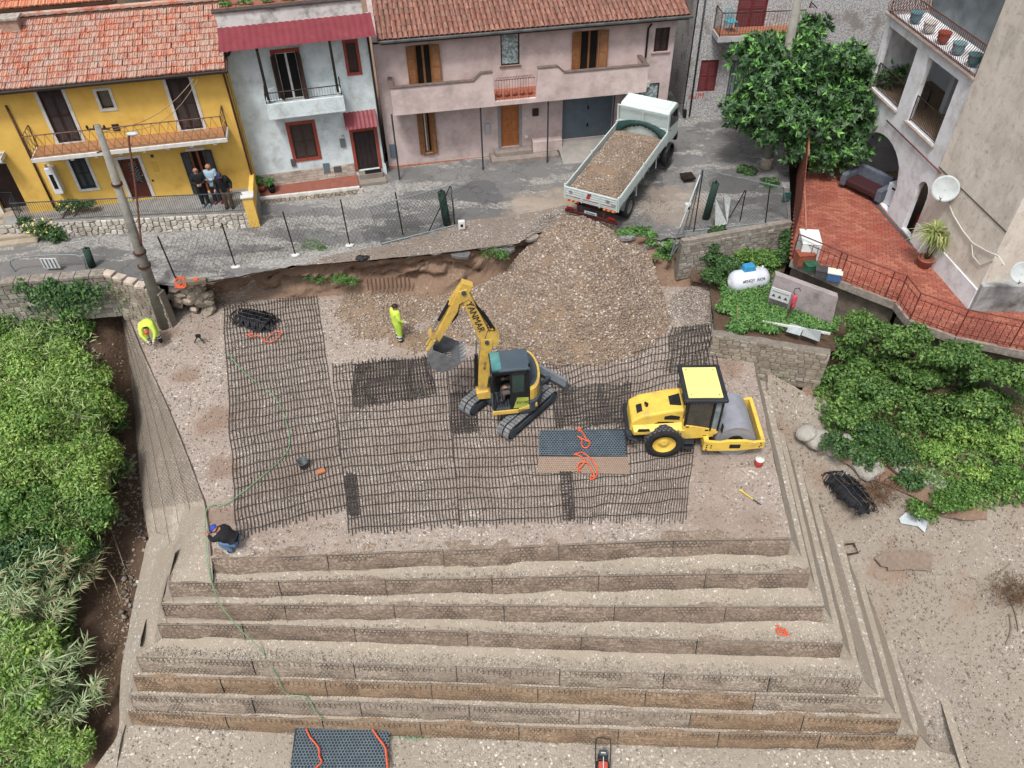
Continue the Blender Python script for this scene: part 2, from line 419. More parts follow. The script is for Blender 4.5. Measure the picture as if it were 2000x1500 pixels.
F_brown = face_mat('brown_face','#756658','#877667','#a19182','#5a4b3f')
F_rust = face_mat('rusty_face','#7f6952','#8f7960','#a78f78','#604c3a')
M_wire = mat('galvanised_wire','#473c33','#5b5046',3,.7,.1)
M_wirel = mat('pale_wire','#8f8b84',None,3,.5,.5)
def hexwire(name,O,ex,ey,W,Hh,cell,wd,m,parent,lift,warp=.012,disp=None):
    """a hexagonal twisted wire net of flat wires over the parallelogram O, ex*W, ey*Hh"""
    dx = cell; dy = cell * .866; nx = int(W / dx); ny = int(Hh / (dy * 1))
    V = []; F = []; n = ex.cross(ey).normalized()
    def pt(a,b):
        a = min(max(a,0),W); b = min(max(b,0),Hh)
        p = O + ex * a + ey * b + n * (lift + warp * nz(a * 2,b * 2,O.y))
        if disp: p = disp(p)
        return p
    for j in range(ny + 1):
        for i in range(nx + 1):
            x = i * dx + (dx / 2 if j % 2 else 0); y = j * dy
            if x > W: continue
            q = dy * .3; c = (x,y - q); d = (x,y + q)
            for (s,t) in ((c,d),(d,(x - dx / 2,y + dy - q)),(d,(x + dx / 2,y + dy - q))):
                a = pt(*s); b = pt(*t)
                if (b - a).length < 1e-4: continue
                sd_ = (b - a).cross(n).normalized() * wd * .5; k = len(V)
                V += [a - sd_,a + sd_,b + sd_,b - sd_]; F.append((k,k + 1,k + 2,k + 3))
    return npmesh(name,[tuple(p) for p in V],F,m,parent,False,'stuff')
names = ['topmost wire-mesh faced earth tier, below the gravel work platform','second tier from the top, with the wide sandy corner at its left end',
         'third tier from the top of the stepped earth wall','fourth tier from the top, its foot drifted with smooth sand',
         'fifth tier from the top, below the widest gravel ledge','rusty brown tier with no ledge above it, sixth from the top',
         'seventh tier from the top, grey at left and rusty at right','lowest rusty tier standing on the gravel ground']
fm = [F_brown,F_brown,F_brown,F_brown,F_grey,F_rust,F_grey,F_rust]
tiers = []
def ip(poly,s):
    """point at fraction s along a five point edge, by x"""
    x = poly[0].x + (poly[-1].x - poly[0].x) * s
    for a,b in zip(poly,poly[1:]):
        if x <= b.x or b is poly[-1]:
            t = (x - a.x) / (b.x - a.x); return a.lerp(b,t)
for k in range(8):
    top = tops[k]; z0 = -H * k; z1 = z0 - H
    root = empty('retaining_tier',(top[0] + top[4]) / 2 + V3((0,0,-H)),0,names[k],'retaining wall','wire faced tiers of the stepped earth wall')
    org = root.location
    W = top[4].x - top[0].x; npan = max(4,int(round(W / 3.2)))
    sh = RU(-.3,.3)
    cuts = [0] + [min(.995,max(.01,(i + sh) / npan)) for i in range(1,npan)] + [1]
    for i in range(npan):
        s0,s1 = cuts[i],cuts[i + 1]; nseg = 8; V = []; F = []
        g0 = RU(-.012,.012)
        for j in range(nseg + 1):
            s = s0 + (s1 - s0) * j / nseg
            if j == 0 and i > 0: s += .0008
            if j == nseg and i < npan - 1: s -= .0008
            p = ip(top,s)
            for q in range(5):
                t = q / 4; yy = -RUN * t + .06 * nz(p.x * 1.3,t * 2,k * 7) + g0 - .03 * math.sin(t * PI)
                V.append((p.x,p.y + yy,z0 - H * t + (.028 * nz(p.x * .8,5,k) if q == 0 else 0)))
        # back row makes the panel a solid lip of soil
        for j in range(nseg + 1):
            V.append((V[j * 5][0],V[j * 5][1] + .3,V[j * 5][2] - .01))
        for j in range(nseg):
            for q in range(4): a = j * 5 + q; F.append((a,a + 5,a + 6,a + 1))
            b = (nseg + 1) * 5 + j; F.append((j * 5,b,b + 1,j * 5 + 5))
        mm = fm[k]
        if k == 6: mm = F_rust if s0 > .62 else F_grey
        if k == 5 and s1 > .93: mm = F_grey
        o = npmesh('panel',[(a - org.x,b - org.y,c - org.z) for a,b,c in V],F,mm,root,True)
        a = ip(top,s0); b = ip(top,s1); ex = (b - a); ww = ex.length; ex.normalize()
        ey = V3((0,-RUN,-H)); hl = ey.length; ey.normalize()
        hexwire('wire_net',a - org + V3((0,-.045 + g0,0)),ex,ey,ww,hl,.12,.0135,M_wire,o,.025)
        # the steel wire lip and seam
        mb = MB(); mb.tube([a - org + V3((0,-.05,.012)),b - org + V3((0,-.05,.012))],.011,4)
        mb.tube([a - org + V3((0,-.06,0)),a - org + V3((0,-.06 - RUN,-H))],.006,4)
        mb.build('edge_wire',M_wirel,o)
        if fm[k] is not F_brown:
            mb = MB(); x = .15
            while x < ww:
                q = a - org + ex * x; mb.tube([q + V3((0,-.075,-.02)),q + V3((0,-.09,-H * RU(.35,.8)))],.007,3); x += .16
            mb.build('steel_rods',M_wire,o)
    # side returns: the right end of the tier runs back into the bank
    e = top[4]; nn = 14; L = 11 - k * .3; gp = (tops[k + 1][4].x - e.x if k < 7 else .7) * .8
    V = []; F = []
    for j in range(nn + 1):
        p = e + SIDE * (L * j / nn)
        for q in range(3): V.append((p.x + gp * q / 2 * (1 - .25 * j / nn) + .05 * nz(p.y * 1.3,q,k) - org.x,p.y - org.y - RUN * q / 2 * (1 - j / nn),-H * q / 2 + H))
    for j in range(nn):
        for q in range(2): a = j * 3 + q; F.append((a,a + 3,a + 4,a + 1))
    npmesh('side_face',V,F,M_sand,root,True)
    lc = top[0]; q = MB(); q.add([(e.x - .01 - org.x,e.y - org.y,H),(e.x - .01 - org.x,e.y - RUN - .02 - org.y,0),(e.x + gp - org.x,e.y - RUN - .02 - org.y,0)],[(0,1,2)])
    q.build('corner_face',M_sand,root); q = MB()
    if k: q.add([V3(p) - V3((org.x,org.y,0)) for p in ((lc.x,lc.y,H),(lc.x,lc.y - RUN - .02,0),(lc.x - .3,lc.y - RUN - .02,0),(lc.x - .1,lc.y + 1.2,H),(lc.x - .5,lc.y + 1.2,0))],[(0,1,2),(0,2,4,3)]); q.build('corner_face',M_sand,root)
    tiers.append(root)
    # ledge behind the lip: from the foot of this tier out to the lip of the next
    if k < 7:
        nxt = tops[k + 1]; foot = off(top,RUN); ns = 90; V = []; F = []; nb = 8
        for j in range(ns + 1):
            s = j / ns; a = ip(foot,s); b = ip(nxt,s)
            if k == 0: a = a.copy()
            sand = max(0,.13 + .13 * nz(a.x * .6,k * 3.3) + .06 * nz(a.x * 2.1,k * 9)) * (1 if k < 4 else .15)
            for q in range(nb + 1):
                t = q / nb; p = V3((a.x,a.y + .02,z1)).lerp(V3((b.x,b.y + .0,z1)),t)
                zz = z1 + sand * (1 - t) ** 2 * (1 if (b - a).length > .25 or k > 4 else .3) + .02 * nz(p.x * 4,p.y * 4)
                V.append((p.x,p.y,zz - (.0 if q < nb else 0)))
        for j in range(ns):
            for q in range(nb): a = j * (nb + 1) + q; F.append((a,a + 1,a + nb + 2,a + nb + 1))
        led = npmesh('sand_ledge_ground',V,F,M_sand,None,True,'structure')
        # side ledge going back between this tier's side face and the next lip
        V = []; F = []; e2 = nxt[4]
        for j in range(nn * 2 + 1):
            p = e + SIDE * (L * j / (nn * 2)); p2 = e2 + SIDE * (L * j / (nn * 2))
            for q in range(5):
                t = q / 4; r_ = V3((p.x - .1,p.y - RUN,z1 - .02)).lerp(V3((p2.x,p2.y,z1)),t)
                V.append((r_.x,r_.y,z1 + .12 * (1 - t) ** 2 + .03 * nz(r_.x * 2,r_.y * 2)))
        for j in range(nn * 2):
            for q in range(4): a = j * 5 + q; F.append((a,a + 1,a + 6,a + 5))
        npmesh('side_ledge_ground',V,F,M_sand if k % 2 else M_gravel,None,True,'structure')
# ---- left flank: the wire-netted slope that closes the platform on the left
flank_top = EL + [at(413,1086)]
flank_bot = [at(226,598,-.9),at(250,700,-2.2),at(262,800,-3.0),at(270,900,-3.7),at(281,1000,-4.3),at(296,1080,-4.9),at(345,1045,-2.2)]
root = empty('netted_slope',flank_bot[3],0,'long pale wire-netted earth flank closing the left side of the work platform','retaining slope')
def loft(name,A,B,n,m,mat_,parent,amp=.05,bulge=0,kind=None):
    A = [V3(p) for p in A]; B = [V3(p) for p in B]; V = []; F = []
    def par(P,t):
        t = t * (len(P) - 1); i = min(int(t),len(P) - 2); return P[i].lerp(P[i + 1],t - i)
    org = parent.location if parent else V3((0,0,0))
    for i in range(n + 1):
        a = par(A,i / n); b = par(B,i / n); nn_ = (b - a).cross(par(A,min(1,i / n + .02)) - par(A,max(0,i / n - .02))).normalized()
        for j in range(m + 1):
            t = j / m; p = a.lerp(b,t) + nn_ * (amp * nz(i * .35,j * .6,a.z) * (1 if 0 < j < m else 0) + bulge * math.sin(t * PI))
            V.append(tuple(p - org))
    for i in range(n):
        for j in range(m): a = i * (m + 1) + j; F.append((a,a + 1,a + m + 2,a + m + 1))
    return npmesh(name,V,F,mat_,parent,True,kind)
F_pale = face_mat('pale_netted_soil','#9a8e80','#ada193','#c8bdb0','#82766a')
loft('soil_face',flank_top[:6],flank_bot[:6],60,14,F_pale,root,.07)
# net over it, strip by strip
for i in range(5):
    a0,a1,b0,b1 = flank_top[i],flank_top[i + 1],flank_bot[i],flank_bot[i + 1]
    V = []; F = []; n_ = ((b0 - a0).cross(a1 - a0)).normalized()
    if n_.x > 0: n_ = -n_
    nu = max(2,int((a1 - a0).length / .2)); nv = max(3,int((b0 - a0).length / .17))
    g = lambda s,t: (a0.lerp(a1,s)).lerp(b0.lerp(b1,s),t)
    for j in range(nv):
        for q in range(nu):
            s = (q + (.5 if j % 2 else 0)) / nu; t = j / nv
            if s > 1: continue
            c = (s,t); d = (s,t + .5 / nv); L_ = (max(0,s - .5 / nu),t + 1 / nv); Rr = (min(1,s + .5 / nu),t + 1 / nv)
            for (m0,m1) in ((c,d),(d,L_),(d,Rr)):
                A_ = g(*m0) + n_ * .06; B_ = g(*m1) + n_ * .06; e_ = (B_ - A_).cross(n_).normalized() * .012; kk = len(V)
                V += [A_ - e_,A_ + e_,B_ + e_,B_ - e_]; F.append((kk,kk + 1,kk + 2,kk + 3))
    npmesh('wire_net',[tuple(p - root.location) for p in V],F,mat('flank_wire','#5c5349','#7d7469',2,.6,.1),root,False,'stuff')
mb = MB(); mb.tube([p - root.location + V3((0,0,.03)) for p in flank_top],.022,5); mb.build('edge_wire',M_wire,root)
for k in range(1,5):
    mb = MB(); mb.tube([a.lerp(b,k / 5) - root.location + V3((-.03,-.02,.1)) for a,b in zip(flank_top[:6],flank_bot[:6])],.009,4); mb.build('lift_seam',M_wire,root)
for i in range(5):
    a,b = EL[i] + V3((.1,0,0)),EL[i + 1] + V3((.1,0,0)); hexwire('laid_net',b,(a - b).normalized(),-(V3((0,0,1)).cross((a - b).normalized())),(a - b).length,1.7,.14,.011,M_wire,None,-.09,.03).parent = root
    root.children[-1].location = -root.location
# sandy cone at the corner, and the ledges stepping out on the left
def gsheet(name,bnd,inner,step,amp,m,ns=1.2): return patch(name,[at(*p) for p in bnd],[at(*p) for p in inner],step,amp,m,ns)
gsheet('corner_sand_ground',[(402,985,0),(414,1088,-.02),(416,1140,-.73),(328,1137,-.75),(340,1062,-1.5),(362,985,-1.0)],[(385,1050,-.35),(395,1100,-.3)],.14,.06,M_sand,2)
gsheet('left_ledge_ground',[(374,1030,-1.3),(346,1137,-.85),(315,1178,-1.5),(318,1250,-2.94),(267,1284,-2.95),(276,1200,-3.2),(308,1080,-2.8)],[(310,1180,-2.3)],.15,.03,M_sand,2)
gsheet('outer_ledge_ground',[(345,1050,-2.9),(330,1130,-2.9),(312,1230,-3.0),(290,1280,-3.0),(253,1355,-4.4),(245,1415,-5.84),(228,1515,-6.0),(200,1515,-5.95),(238,1300,-4.9),(266,1150,-4.3),(286,1060,-3.9),(300,1040,-3.6)],[],.2,.04,M_gravel,2)
# ---- lower ground in front
fl = off(tops[7],RUN)
bb = [V3((p.x,p.y + .15,-5.84)) for p in fl] + [V3((13.2,9.2,-5.9)),V3((12.6,3,-6)),V3((-14.6,3,-6)),V3((-14,7,-5.98)),at(222,1450,-5.93),at(238,1416,-5.9)]
low,lowf = patch('lower_gravel_ground',bb,[],.35,.06,M_gravel,1.1)
# ---- right ground, rising towards the bank
rb = [(1500,725,-.3),(1560,760,-.4),(1640,800,-.9),(1750,880,-1.8),(1850,950,-2.3),(2060,950,-2.2),(2200,1200,-4.6),(2200,1700,-6.4),(1840,1600,-6.3),(1785,1480,-5.95),(1735,1390,-5.85),(1665,1210,-5.1),(1608,1060,-3.8),(1562,940,-2.5),(1522,840,-1.4),(1498,770,-.7)]
ri = [(1620,900,-1.8),(1680,1000,-3.0),(1750,1150,-4.3),(1830,1300,-5.4),(1840,1420,-5.95),(1950,1400,-5.9),(1950,1200,-4.7),(1850,1080,-3.9),(1950,1020,-2.8),(1760,1000,-3.0),(1800,1340,-5.3)]
M_comp = gravel_mat('compacted_gravel',('#6c645b','#8f877f','#cdc8c1'),'#8b8174','#7d7263',14,.46,.35,white=.12,cover2='#7d6a57',soil=((12.6,14.2,-3,2.6),(14.6,13.4,-3.4,2.4),(8.9,18.2,-1.2,1.8),(10.3,16.8,-1.8,1.5),(9.5,13.4,-3.8,.9)))
right,rightf = gsheet('right_gravel_ground',rb,ri,.3,.12,M_comp,.8)
def onr(u,v,f=None,up=0):
    z = -3.0
    for _ in range(12): p = at(u,v,z); z = float((f or rightf)(p.x,p.y)[0]) + .12 * fbm(p.x,p.y,.8) + up
    return (u,v,z)
gsheet('left_fill_ground',[(362,1040,-1.8),(340,1130,-2.3),(335,1270,-2.98),(290,1420,-6.1),(270,1520,-6.25),(225,1520,-6.25),(262,1300,-5.0),(292,1120,-4.4),(318,1045,-3.9)],[],.3,.03,M_sand,2)
gsheet('buried_ledge_ground',[(1800,1240,-5.0),(1840,1320,-5.5),(1895,1510,-5.75),(1880,1510,-5.75),(1826,1330,-5.5),(1790,1240,-5.05)],[],.3,.02,M_sand)
# ---- gully and hillside on the left
gb = [(232,588,-.4),(252,600,-1.0),(276,700,-2.3),(290,800,-3.15),(302,900,-3.9),(316,1000,-4.5),(335,1075,-4.95),(330,1160,-4.9),(300,1300,-5.4),(260,1500,-6.2),(250,1640,-6.6),(-150,1640,-6.5),(-150,520,-.2),(120,545,.4),(200,565,.2)]
gi = [(205,640,-.6),(190,700,-1.2),(230,800,-3.4),(235,950,-4.9),(230,1100,-5.8),(220,1250,-6.3),(200,1400,-6.6),(100,800,-2.8),(0,700,-2.0),(0,1000,-4.0),(100,1100,-5.4),(60,1350,-6.2)]
gully,gullyf = gsheet('gully_earth_ground',gb,gi,.4,.3,M_earth,.9)
# ---- road
rdb = [(-150,560,1.75),(60,545,1.8),(100,545,1.8),(290,552,1.78),(350,560,1.72),(420,548,1.78),(570,520,1.75),(640,512,1.75),(720,508,1.75),(850,497,1.75),(930,487,1.75),(1000,481,1.75),(1030,462,1.75),(1075,445,1.78),(1130,440,1.78),(1200,452,1.78),(1290,468,1.78),(1345,462,1.8),(1440,450,1.85),(1545,436,1.9),
       (1540,300,2.2),(1760,230,2.5),(1700,120,2.8),(1200,190,2.4),(1000,290,2.0),(700,320,1.8),(400,360,1.8),(-150,440,1.75)]
rg_ = []
for a,b in zip(rdb[:20],rdb[1:20]):
    n_ = max(1,int(abs(b[0] - a[0]) / 12))
    for i in range(n_):
        t = i / n_; u = a[0] + (b[0] - a[0]) * t; rg_.append((u,a[1] + (b[1] - a[1]) * t + (3.0 * nz(u * .05,1) + 2.5 * nz(u * .17,2) if 430 < u < 1340 else 0),a[2] + (b[2] - a[2]) * t))
rdb_ = rg_ + rdb[19:]
road,roadf = gsheet('road',rdb_,[(1100,330,1.85),(1300,330,2.0),(1200,400,1.8),(800,400,1.78),(1450,280,2.2)],.35,.035,M_road,.9)
# ---- bank under the road edge
bt = [at(u,v,z) for u,v,z in rdb[4:20]]
bnkb = [at(330,600,0),at(400,590,-.02),at(430,588,-.02),at(570,585,-.02),at(650,577,-.02),at(720,580,-.02),at(840,583,-.02),at(930,575,-.02),at(1000,575,-.02),at(1030,560,-.02),at(1070,560,-.02),at(1130,560,-.02),at(1200,560,-.02),at(1290,560,-.02),at(1340,560,-.02),at(1385,560,-.02)]
V = []; F = []; n,m_ = 260,16
def par(P,t):
    t = t * (len(P) - 1); i = min(int(t),len(P) - 2); return P[i].lerp(P[i + 1],t - i)
for i in range(n + 1):
    a = par(bt,i / n); b = par(bnkb,i / n)
    for j in range(m_ + 1):
        t = j / m_; p = a.lerp(b,t); u_ = math.sin(t * PI)
        p.y += u_ * (.4 + .5 * fbm(p.x * .9,j * .22,1,5)) - .12 * abs(nz(p.x * 3,j)); p.z += .16 * fbm(p.x * 2,j * .7,1) * u_ - (.0 if j else .03)
        if j == 0: p.y -= .08 * nz(p.x * 3,0)
        V.append(tuple(p))
for i in range(n):
    for j in range(m_): a = i * (m_ + 1) + j; F.append((a,a + 1,a + m_ + 2,a + m_ + 1))
npmesh('road_bank_ground',V,F,M_dirt,None,True,'structure')
# broken asphalt lip and the strip of rubble soil along it
gsheet('verge_ground',[(575,519,1.76),(640,500,1.77),(760,478,1.78),(860,452,1.78),(900,432,1.79),(1010,420,1.8),(1110,400,1.81),(1115,436,1.80),(1040,458,1.8),(1010,476,1.8),(900,490,1.8),(720,508,1.8)],[],.2,.03,gravel_mat('verge_gravel',('#5e554e','#8a8078','#d0c9c0'),'#7b6e63','#6b5d52',14,.5,.7,white=.2),2)

# ================================================================ loose stones
def stones_on(name,poly,n,s0,s1,m,zf,parent=None,lift=.2):
    pts = scatter_poly(poly,n); P = np.array(pts); Z = zf(P[:,0],P[:,1]) if callable(zf) else np.full(n,zf)
    sz = s0 + (s1 - s0) * rng.random(n) ** 3
    return stones(name,np.column_stack([P,Z + sz * lift]),sz,m,parent)
pp = [(p.x,p.y) for p in bnd]
stones_on('loose_stones',pp,26000,.025,.1,M_st1,lambda x,y: np.array([.05 * fbm(a,b,1.0) for a,b in zip(x,y)]))
stones_on('loose_stones',[(p.x,p.y) for p in bb],11000,.03,.1,M_st3,lambda x,y: lowf(x,y) + .02)
stones_on('loose_stones',[tuple(at(*p).xy) for p in rb],9000,.025,.1,M_st1,lambda x,y: rightf(x,y) + .03)
for k in range(7):
    a = off(tops[k],RUN); b = tops[k + 1]; poly = [(p.x,p.y - .1) for p in a] + [(p.x,p.y - .02) for p in reversed(b)]
    stones_on('loose_stones',poly,[600,250,500,1800,100,100,100][k] * 2,.025,.08,M_st3,-H * (k + 1) + .03)
stones_on('loose_stones',[tuple(at(u,v,-5).xy) for u,v in ((210,1490),(235,600),(280,900),(300,1070),(240,1300))],900,.05,.3,M_st1,lambda x,y: gullyf(x,y))
# ================================================================ houses
class Fac:
    def __init__(s,p,deg,zb):
        s.a = V3((p.x,p.y)); s.r = R(deg); s.e = V3((math.cos(s.r),math.sin(s.r))); s.n = V3((-s.e.y,s.e.x)); s.zb = zb
    def px(s,u,v,off=0):
        A = s.a - s.n * off; q = onw(u,v,A,A + s.e); return q[0],q[1] - s.zb
    def rect(s,u0,v0,u1,v1,off=0):
        a = s.px(u0,v0,off); b = s.px(u1,v1,off); return a[0],b[0],b[1],a[1]
    def root(s,name,label,cat,group=None): return empty(name,(s.a.x,s.a.y,s.zb),s.r,label,cat,group)
    def slope(s,u,v,y0,z0,k):
        """where the sight line meets a roof plane rising k per metre from depth y0, height z0: depth"""
        d = fw + CR * ((u - 1000) / FPX) + CU * ((750 - v) / FPX)
        # local y of E + t d
        ey = (EYE.xy - s.a).dot(s.n); dy = d.xy.dot(s.n); ez = EYE.z - s.zb
        t = (z0 + k * (ey - y0) - ez) / (d.z - k * dy); return (EYE.xy + d.xy * t - s.a).dot(s.e),ey + t * dy
def wall(mb,x0,x1,z0,z1,holes,y=0,dep=.2):
    xs = {x0,x1}
    for h in holes:
        n = 12 if len(h) > 4 and h[4] else 1
        for i in range(n + 1): xs.add(min(max(h[0] + (h[1] - h[0]) * i / n,x0),x1))
    xs = sorted(xs)
    def top(h,x):
        if len(h) > 4 and h[4]:
            c = (h[0] + h[1]) / 2; r = (h[1] - h[0]) / 2; q = max(0,1 - ((x - c) / r) ** 2); return h[3] - h[4] + h[4] * math.sqrt(q)
        return h[3]
    for a,b in zip(xs,xs[1:]):
        if b - a < 1e-5: continue
        hs_ = sorted([h for h in holes if h[0] <= a + 1e-6 and h[1] >= b - 1e-6],key=lambda h: h[2])
        la = lb = z0
        for h in hs_:
            if h[2] > la + 1e-5: mb.quad((a,y,la),(b,y,lb),(b,y,h[2]),(a,y,h[2]))
            ta,tb = top(h,a),top(h,b)
            mb.quad((a,y,ta),(b,y,tb),(b,y + dep,tb),(a,y + dep,ta)); mb.quad((a,y,h[2]),(b,y,h[2]),(b,y + dep,h[2]),(a,y + dep,h[2]))
            la,lb = ta,tb
        mb.quad((a,y,la),(b,y,lb),(b,y,z1),(a,y,z1))
    for h in holes:
        t = h[3] - (h[4] if len(h) > 4 else 0)
        for x in (h[0],h[1]): mb.quad((x,y,h[2]),(x,y + dep,h[2]),(x,y + dep,t),(x,y,t))
def body(mb,x0,x1,z0,z1,y0,y1):
    mb.quad((x0,y0,z0),(x0,y1,z0),(x0,y1,z1),(x0,y0,z1)); mb.quad((x1,y0,z0),(x1,y1,z0),(x1,y1,z1),(x1,y0,z1))
    mb.quad((x0,y1,z0),(x1,y1,z0),(x1,y1,z1),(x0,y1,z1)); mb.quad((x0,y0,z1),(x1,y0,z1),(x1,y1,z1),(x0,y1,z1))
def framebox(mb,x0,x1,z0,z1,w,y0,y1,bottom=True):
    mb.box(x0 - w,x0,y0,y1,z0 - (w if bottom else 0),z1 + w); mb.box(x1,x1 + w,y0,y1,z0 - (w if bottom else 0),z1 + w)
    mb.box(x0,x1,y0,y1,z1,z1 + w)
    if bottom: mb.box(x0,x1,y0,y1,z0 - w,z0)
def leaf(mb,x0,x1,z0,z1,y,t=.035,slats=True,n=None,M=None,b=.055):
    mb.box(x0,x0 + b,y,y + t,z0,z1,M); mb.box(x1 - b,x1,y,y + t,z0,z1,M)
    zs = [z0,(z0 + z1) / 2 - b / 2,z1 - b]
    for z in zs: mb.box(x0 + b,x1 - b,y,y + t,z,z + b,M)
    n = n or int((z1 - z0) / .07)
    for i in range(n):
        z = z0 + b + (z1 - z0 - 2 * b) * (i + .1) / n; h_ = (z1 - z0 - 2 * b) / n * .8
        vs = [(x0 + b,y + t * .9,z + h_),(x1 - b,y + t * .9,z + h_),(x1 - b,y + .003,z),(x0 + b,y + .003,z)]
        if M is not None: vs = [M @ V3(p) for p in vs]
        mb.quad(*vs)
M_glass = glass(); M_dark = mat('dark_interior','#0d0c0c'); M_iron = mat('dark_iron','#2b2724','#4a3a31',6,.6,.5); M_curt = mat('curtain','#9fb2bd','#c9d3d8',8,.9)
def closed_shutters(root,name,r,m,trim=None,tw=.1,sill=None,label=None):
    x0,x1,z0,z1 = r; mb = MB(); framebox(mb,x0 + .03,x1 - .03,z0 + .03,z1 - .03,.03,.02,.1)
    w = mb.build(name,m,root)
    if label: w['label'] = label
    for i in range(2):
        a = x0 + .032 + (x1 - x0 - .064) * i / 2; b = a + (x1 - x0 - .064) / 2 - .006
        q = MB(); leaf(q,a,b,z0 + .03,z1 - .03,.04); q.build('shutter',m,w)
    q = MB(); q.box(x0,x1,.13,.15,z0,z1); q.build('pane',M_dark,w)
    if trim is not None:
        q = MB(); framebox(q,x0,x1,z0,z1,tw,-.03,.02,bottom=sill is None); q.build('surround',trim,w)
    if sill is not None:
        q = MB(); q.box(x0 - .1,x1 + .1,-.07,.1,z0 - .05,z0 - .002); q.build('sill',sill,w)
    return w
def open_shutters(root,name,r,ms,mf,gl=None,curtain=False,sill=None,fl=1.0,ang=14):
    x0,x1,z0,z1 = r; mb = MB(); framebox(mb,x0 + .05,x1 - .05,z0 + .05,z1 - .05,.05,.06,.13); mb.box((x0 + x1) / 2 - .04,(x0 + x1) / 2 + .04,.07,.12,z0 + .05,z1 - .05)
    w = mb.build(name,mf,root); hw = (x1 - x0) / 2 * fl
    q = MB(); q.box(x0 + .05,x1 - .05,.1,.115,z0 + .05,z1 - .05); q.build('pane',gl or M_glass,w)
    if curtain: q = MB(); [q.box(x0 + .08 + i * .06,x0 + .14 + i * .06,.085 + .012 * (i % 2),.095 + .012 * (i % 2),z0 + .08,z1 - .08) for i in range(int((x1 - x0) * .5 / .06))]; q.build('curtain',M_curt,w)
    for sgn in (-1,1):
        M_ = MT((x0 if sgn < 0 else x1,-.01,0)) @ MR(-R(ang) * sgn,4,'Z')
        q = MB(); a,b = (-hw,0) if sgn < 0 else (0,hw); leaf(q,a,b,z0,z1,-.04,M=M_); q.build('shutter',ms,w)
    if sill is not None: q = MB(); q.box(x0 - .08,x1 + .08,-.08,.08,z0 - .06,z0 - .002); q.build('sill',sill,w)
    return w
def rail(name,root,pts,h,m,step=.13,r=.009,fancy=0,belly=0):
    """iron railing along pts (local); bars between a lower and a top rail"""
    mb = MB(); pts = [V3(p) for p in pts]; up = V3((0,0,1))
    mb.tube([p + up * h for p in pts],.022,5); mb.tube([p + up * .08 for p in pts],.013,4)
    for a,b in zip(pts,pts[1:]):
        L = (b - a).length; n = max(1,int(L / step)); e = (b - a) / n; d = V3((e.y,-e.x,0)).normalized()
        for i in range(n + 1):
            p = a + e * i
            if i in (0,n): mb.cyl(p,p + up * h,.018,n=5); continue
            if fancy and i % 2: mb.tube([p + up * .08,p + e * .9 + up * h * .5,p + up * h],r,3); mb.tube([p + up * .08,p - e * .9 + up * h * .5,p + up * h],r,3)
            elif belly: mb.tube([p + up * h,p + up * h * .75,p + up * h * .4 + d * belly,p + up * h * .15 + d * belly * .8,p + up * .03],r,4)
            elif not fancy: mb.cyl(p + up * .08,p + up * h,r,n=4)
    return mb.build(name,m,root)
def tile_mesh(kind,w,l):
    mb = MB(); n = 5
    if kind == 'barrel':
        for i in range(n):
            a0,a1 = PI * i / n,PI * (i + 1) / n; r_ = w * .5
            P_ = lambda a,y,s: (-math.cos(a) * r_ * s,y,math.sin(a) * r_ * .62 * s)
            mb.quad(P_(a0,0,1),P_(a1,0,1),P_(a1,l,.82),P_(a0,l,.82))
            mb.quad(P_(a0,0,1),P_(a1,0,1),P_(a1,0,.8),P_(a0,0,.8))
    else:
        pr = [(-.5,.0),(-.42,.028),(-.2,.030),(-.12,.006),(.1,.006),(.18,.03),(.40,.03),(.46,.01),(.5,.0)]
        for (a,za),(b,zb) in zip(pr,pr[1:]):
            mb.quad((a * w,0,za + .045),(b * w,0,zb + .045),(b * w,l,zb),(a * w,l,za)); mb.quad((a * w,0,za + .045),(b * w,0,zb + .045),(b * w,0,zb - .012),(a * w,0,za - .012))
    return mb.mesh('roof_tile')
def roof_mat(name,a,b,c,lich,amt,r=.5):
    g = NG(name); v = g.coord('World'); col = g.ramp(g.rnd(),[(0,a),(.45,b),(1,c)])
    f = g.ramp(g.noise(v,2.2,8,.75),[(1 - amt - .08,0.0),(1 - amt + .1,1.0)]); col = g.mix(g.math('MULTIPLY',f,.75),col,lich)
    f = g.ramp(g.noise(v,.9,6,.8),[(.58,0.0),(.72,.7)]); col = g.mix(f,col,'#4b3f37')
    f = g.ramp(g.noise(v,9,6,.8),[(.5,0.0),(.62,.7)]); col = g.mix(f,col,lich); g.bump(g.noise(v,30,4),.3); MATS[name] = g.fin(col,.9,0,.2); return MATS[name]
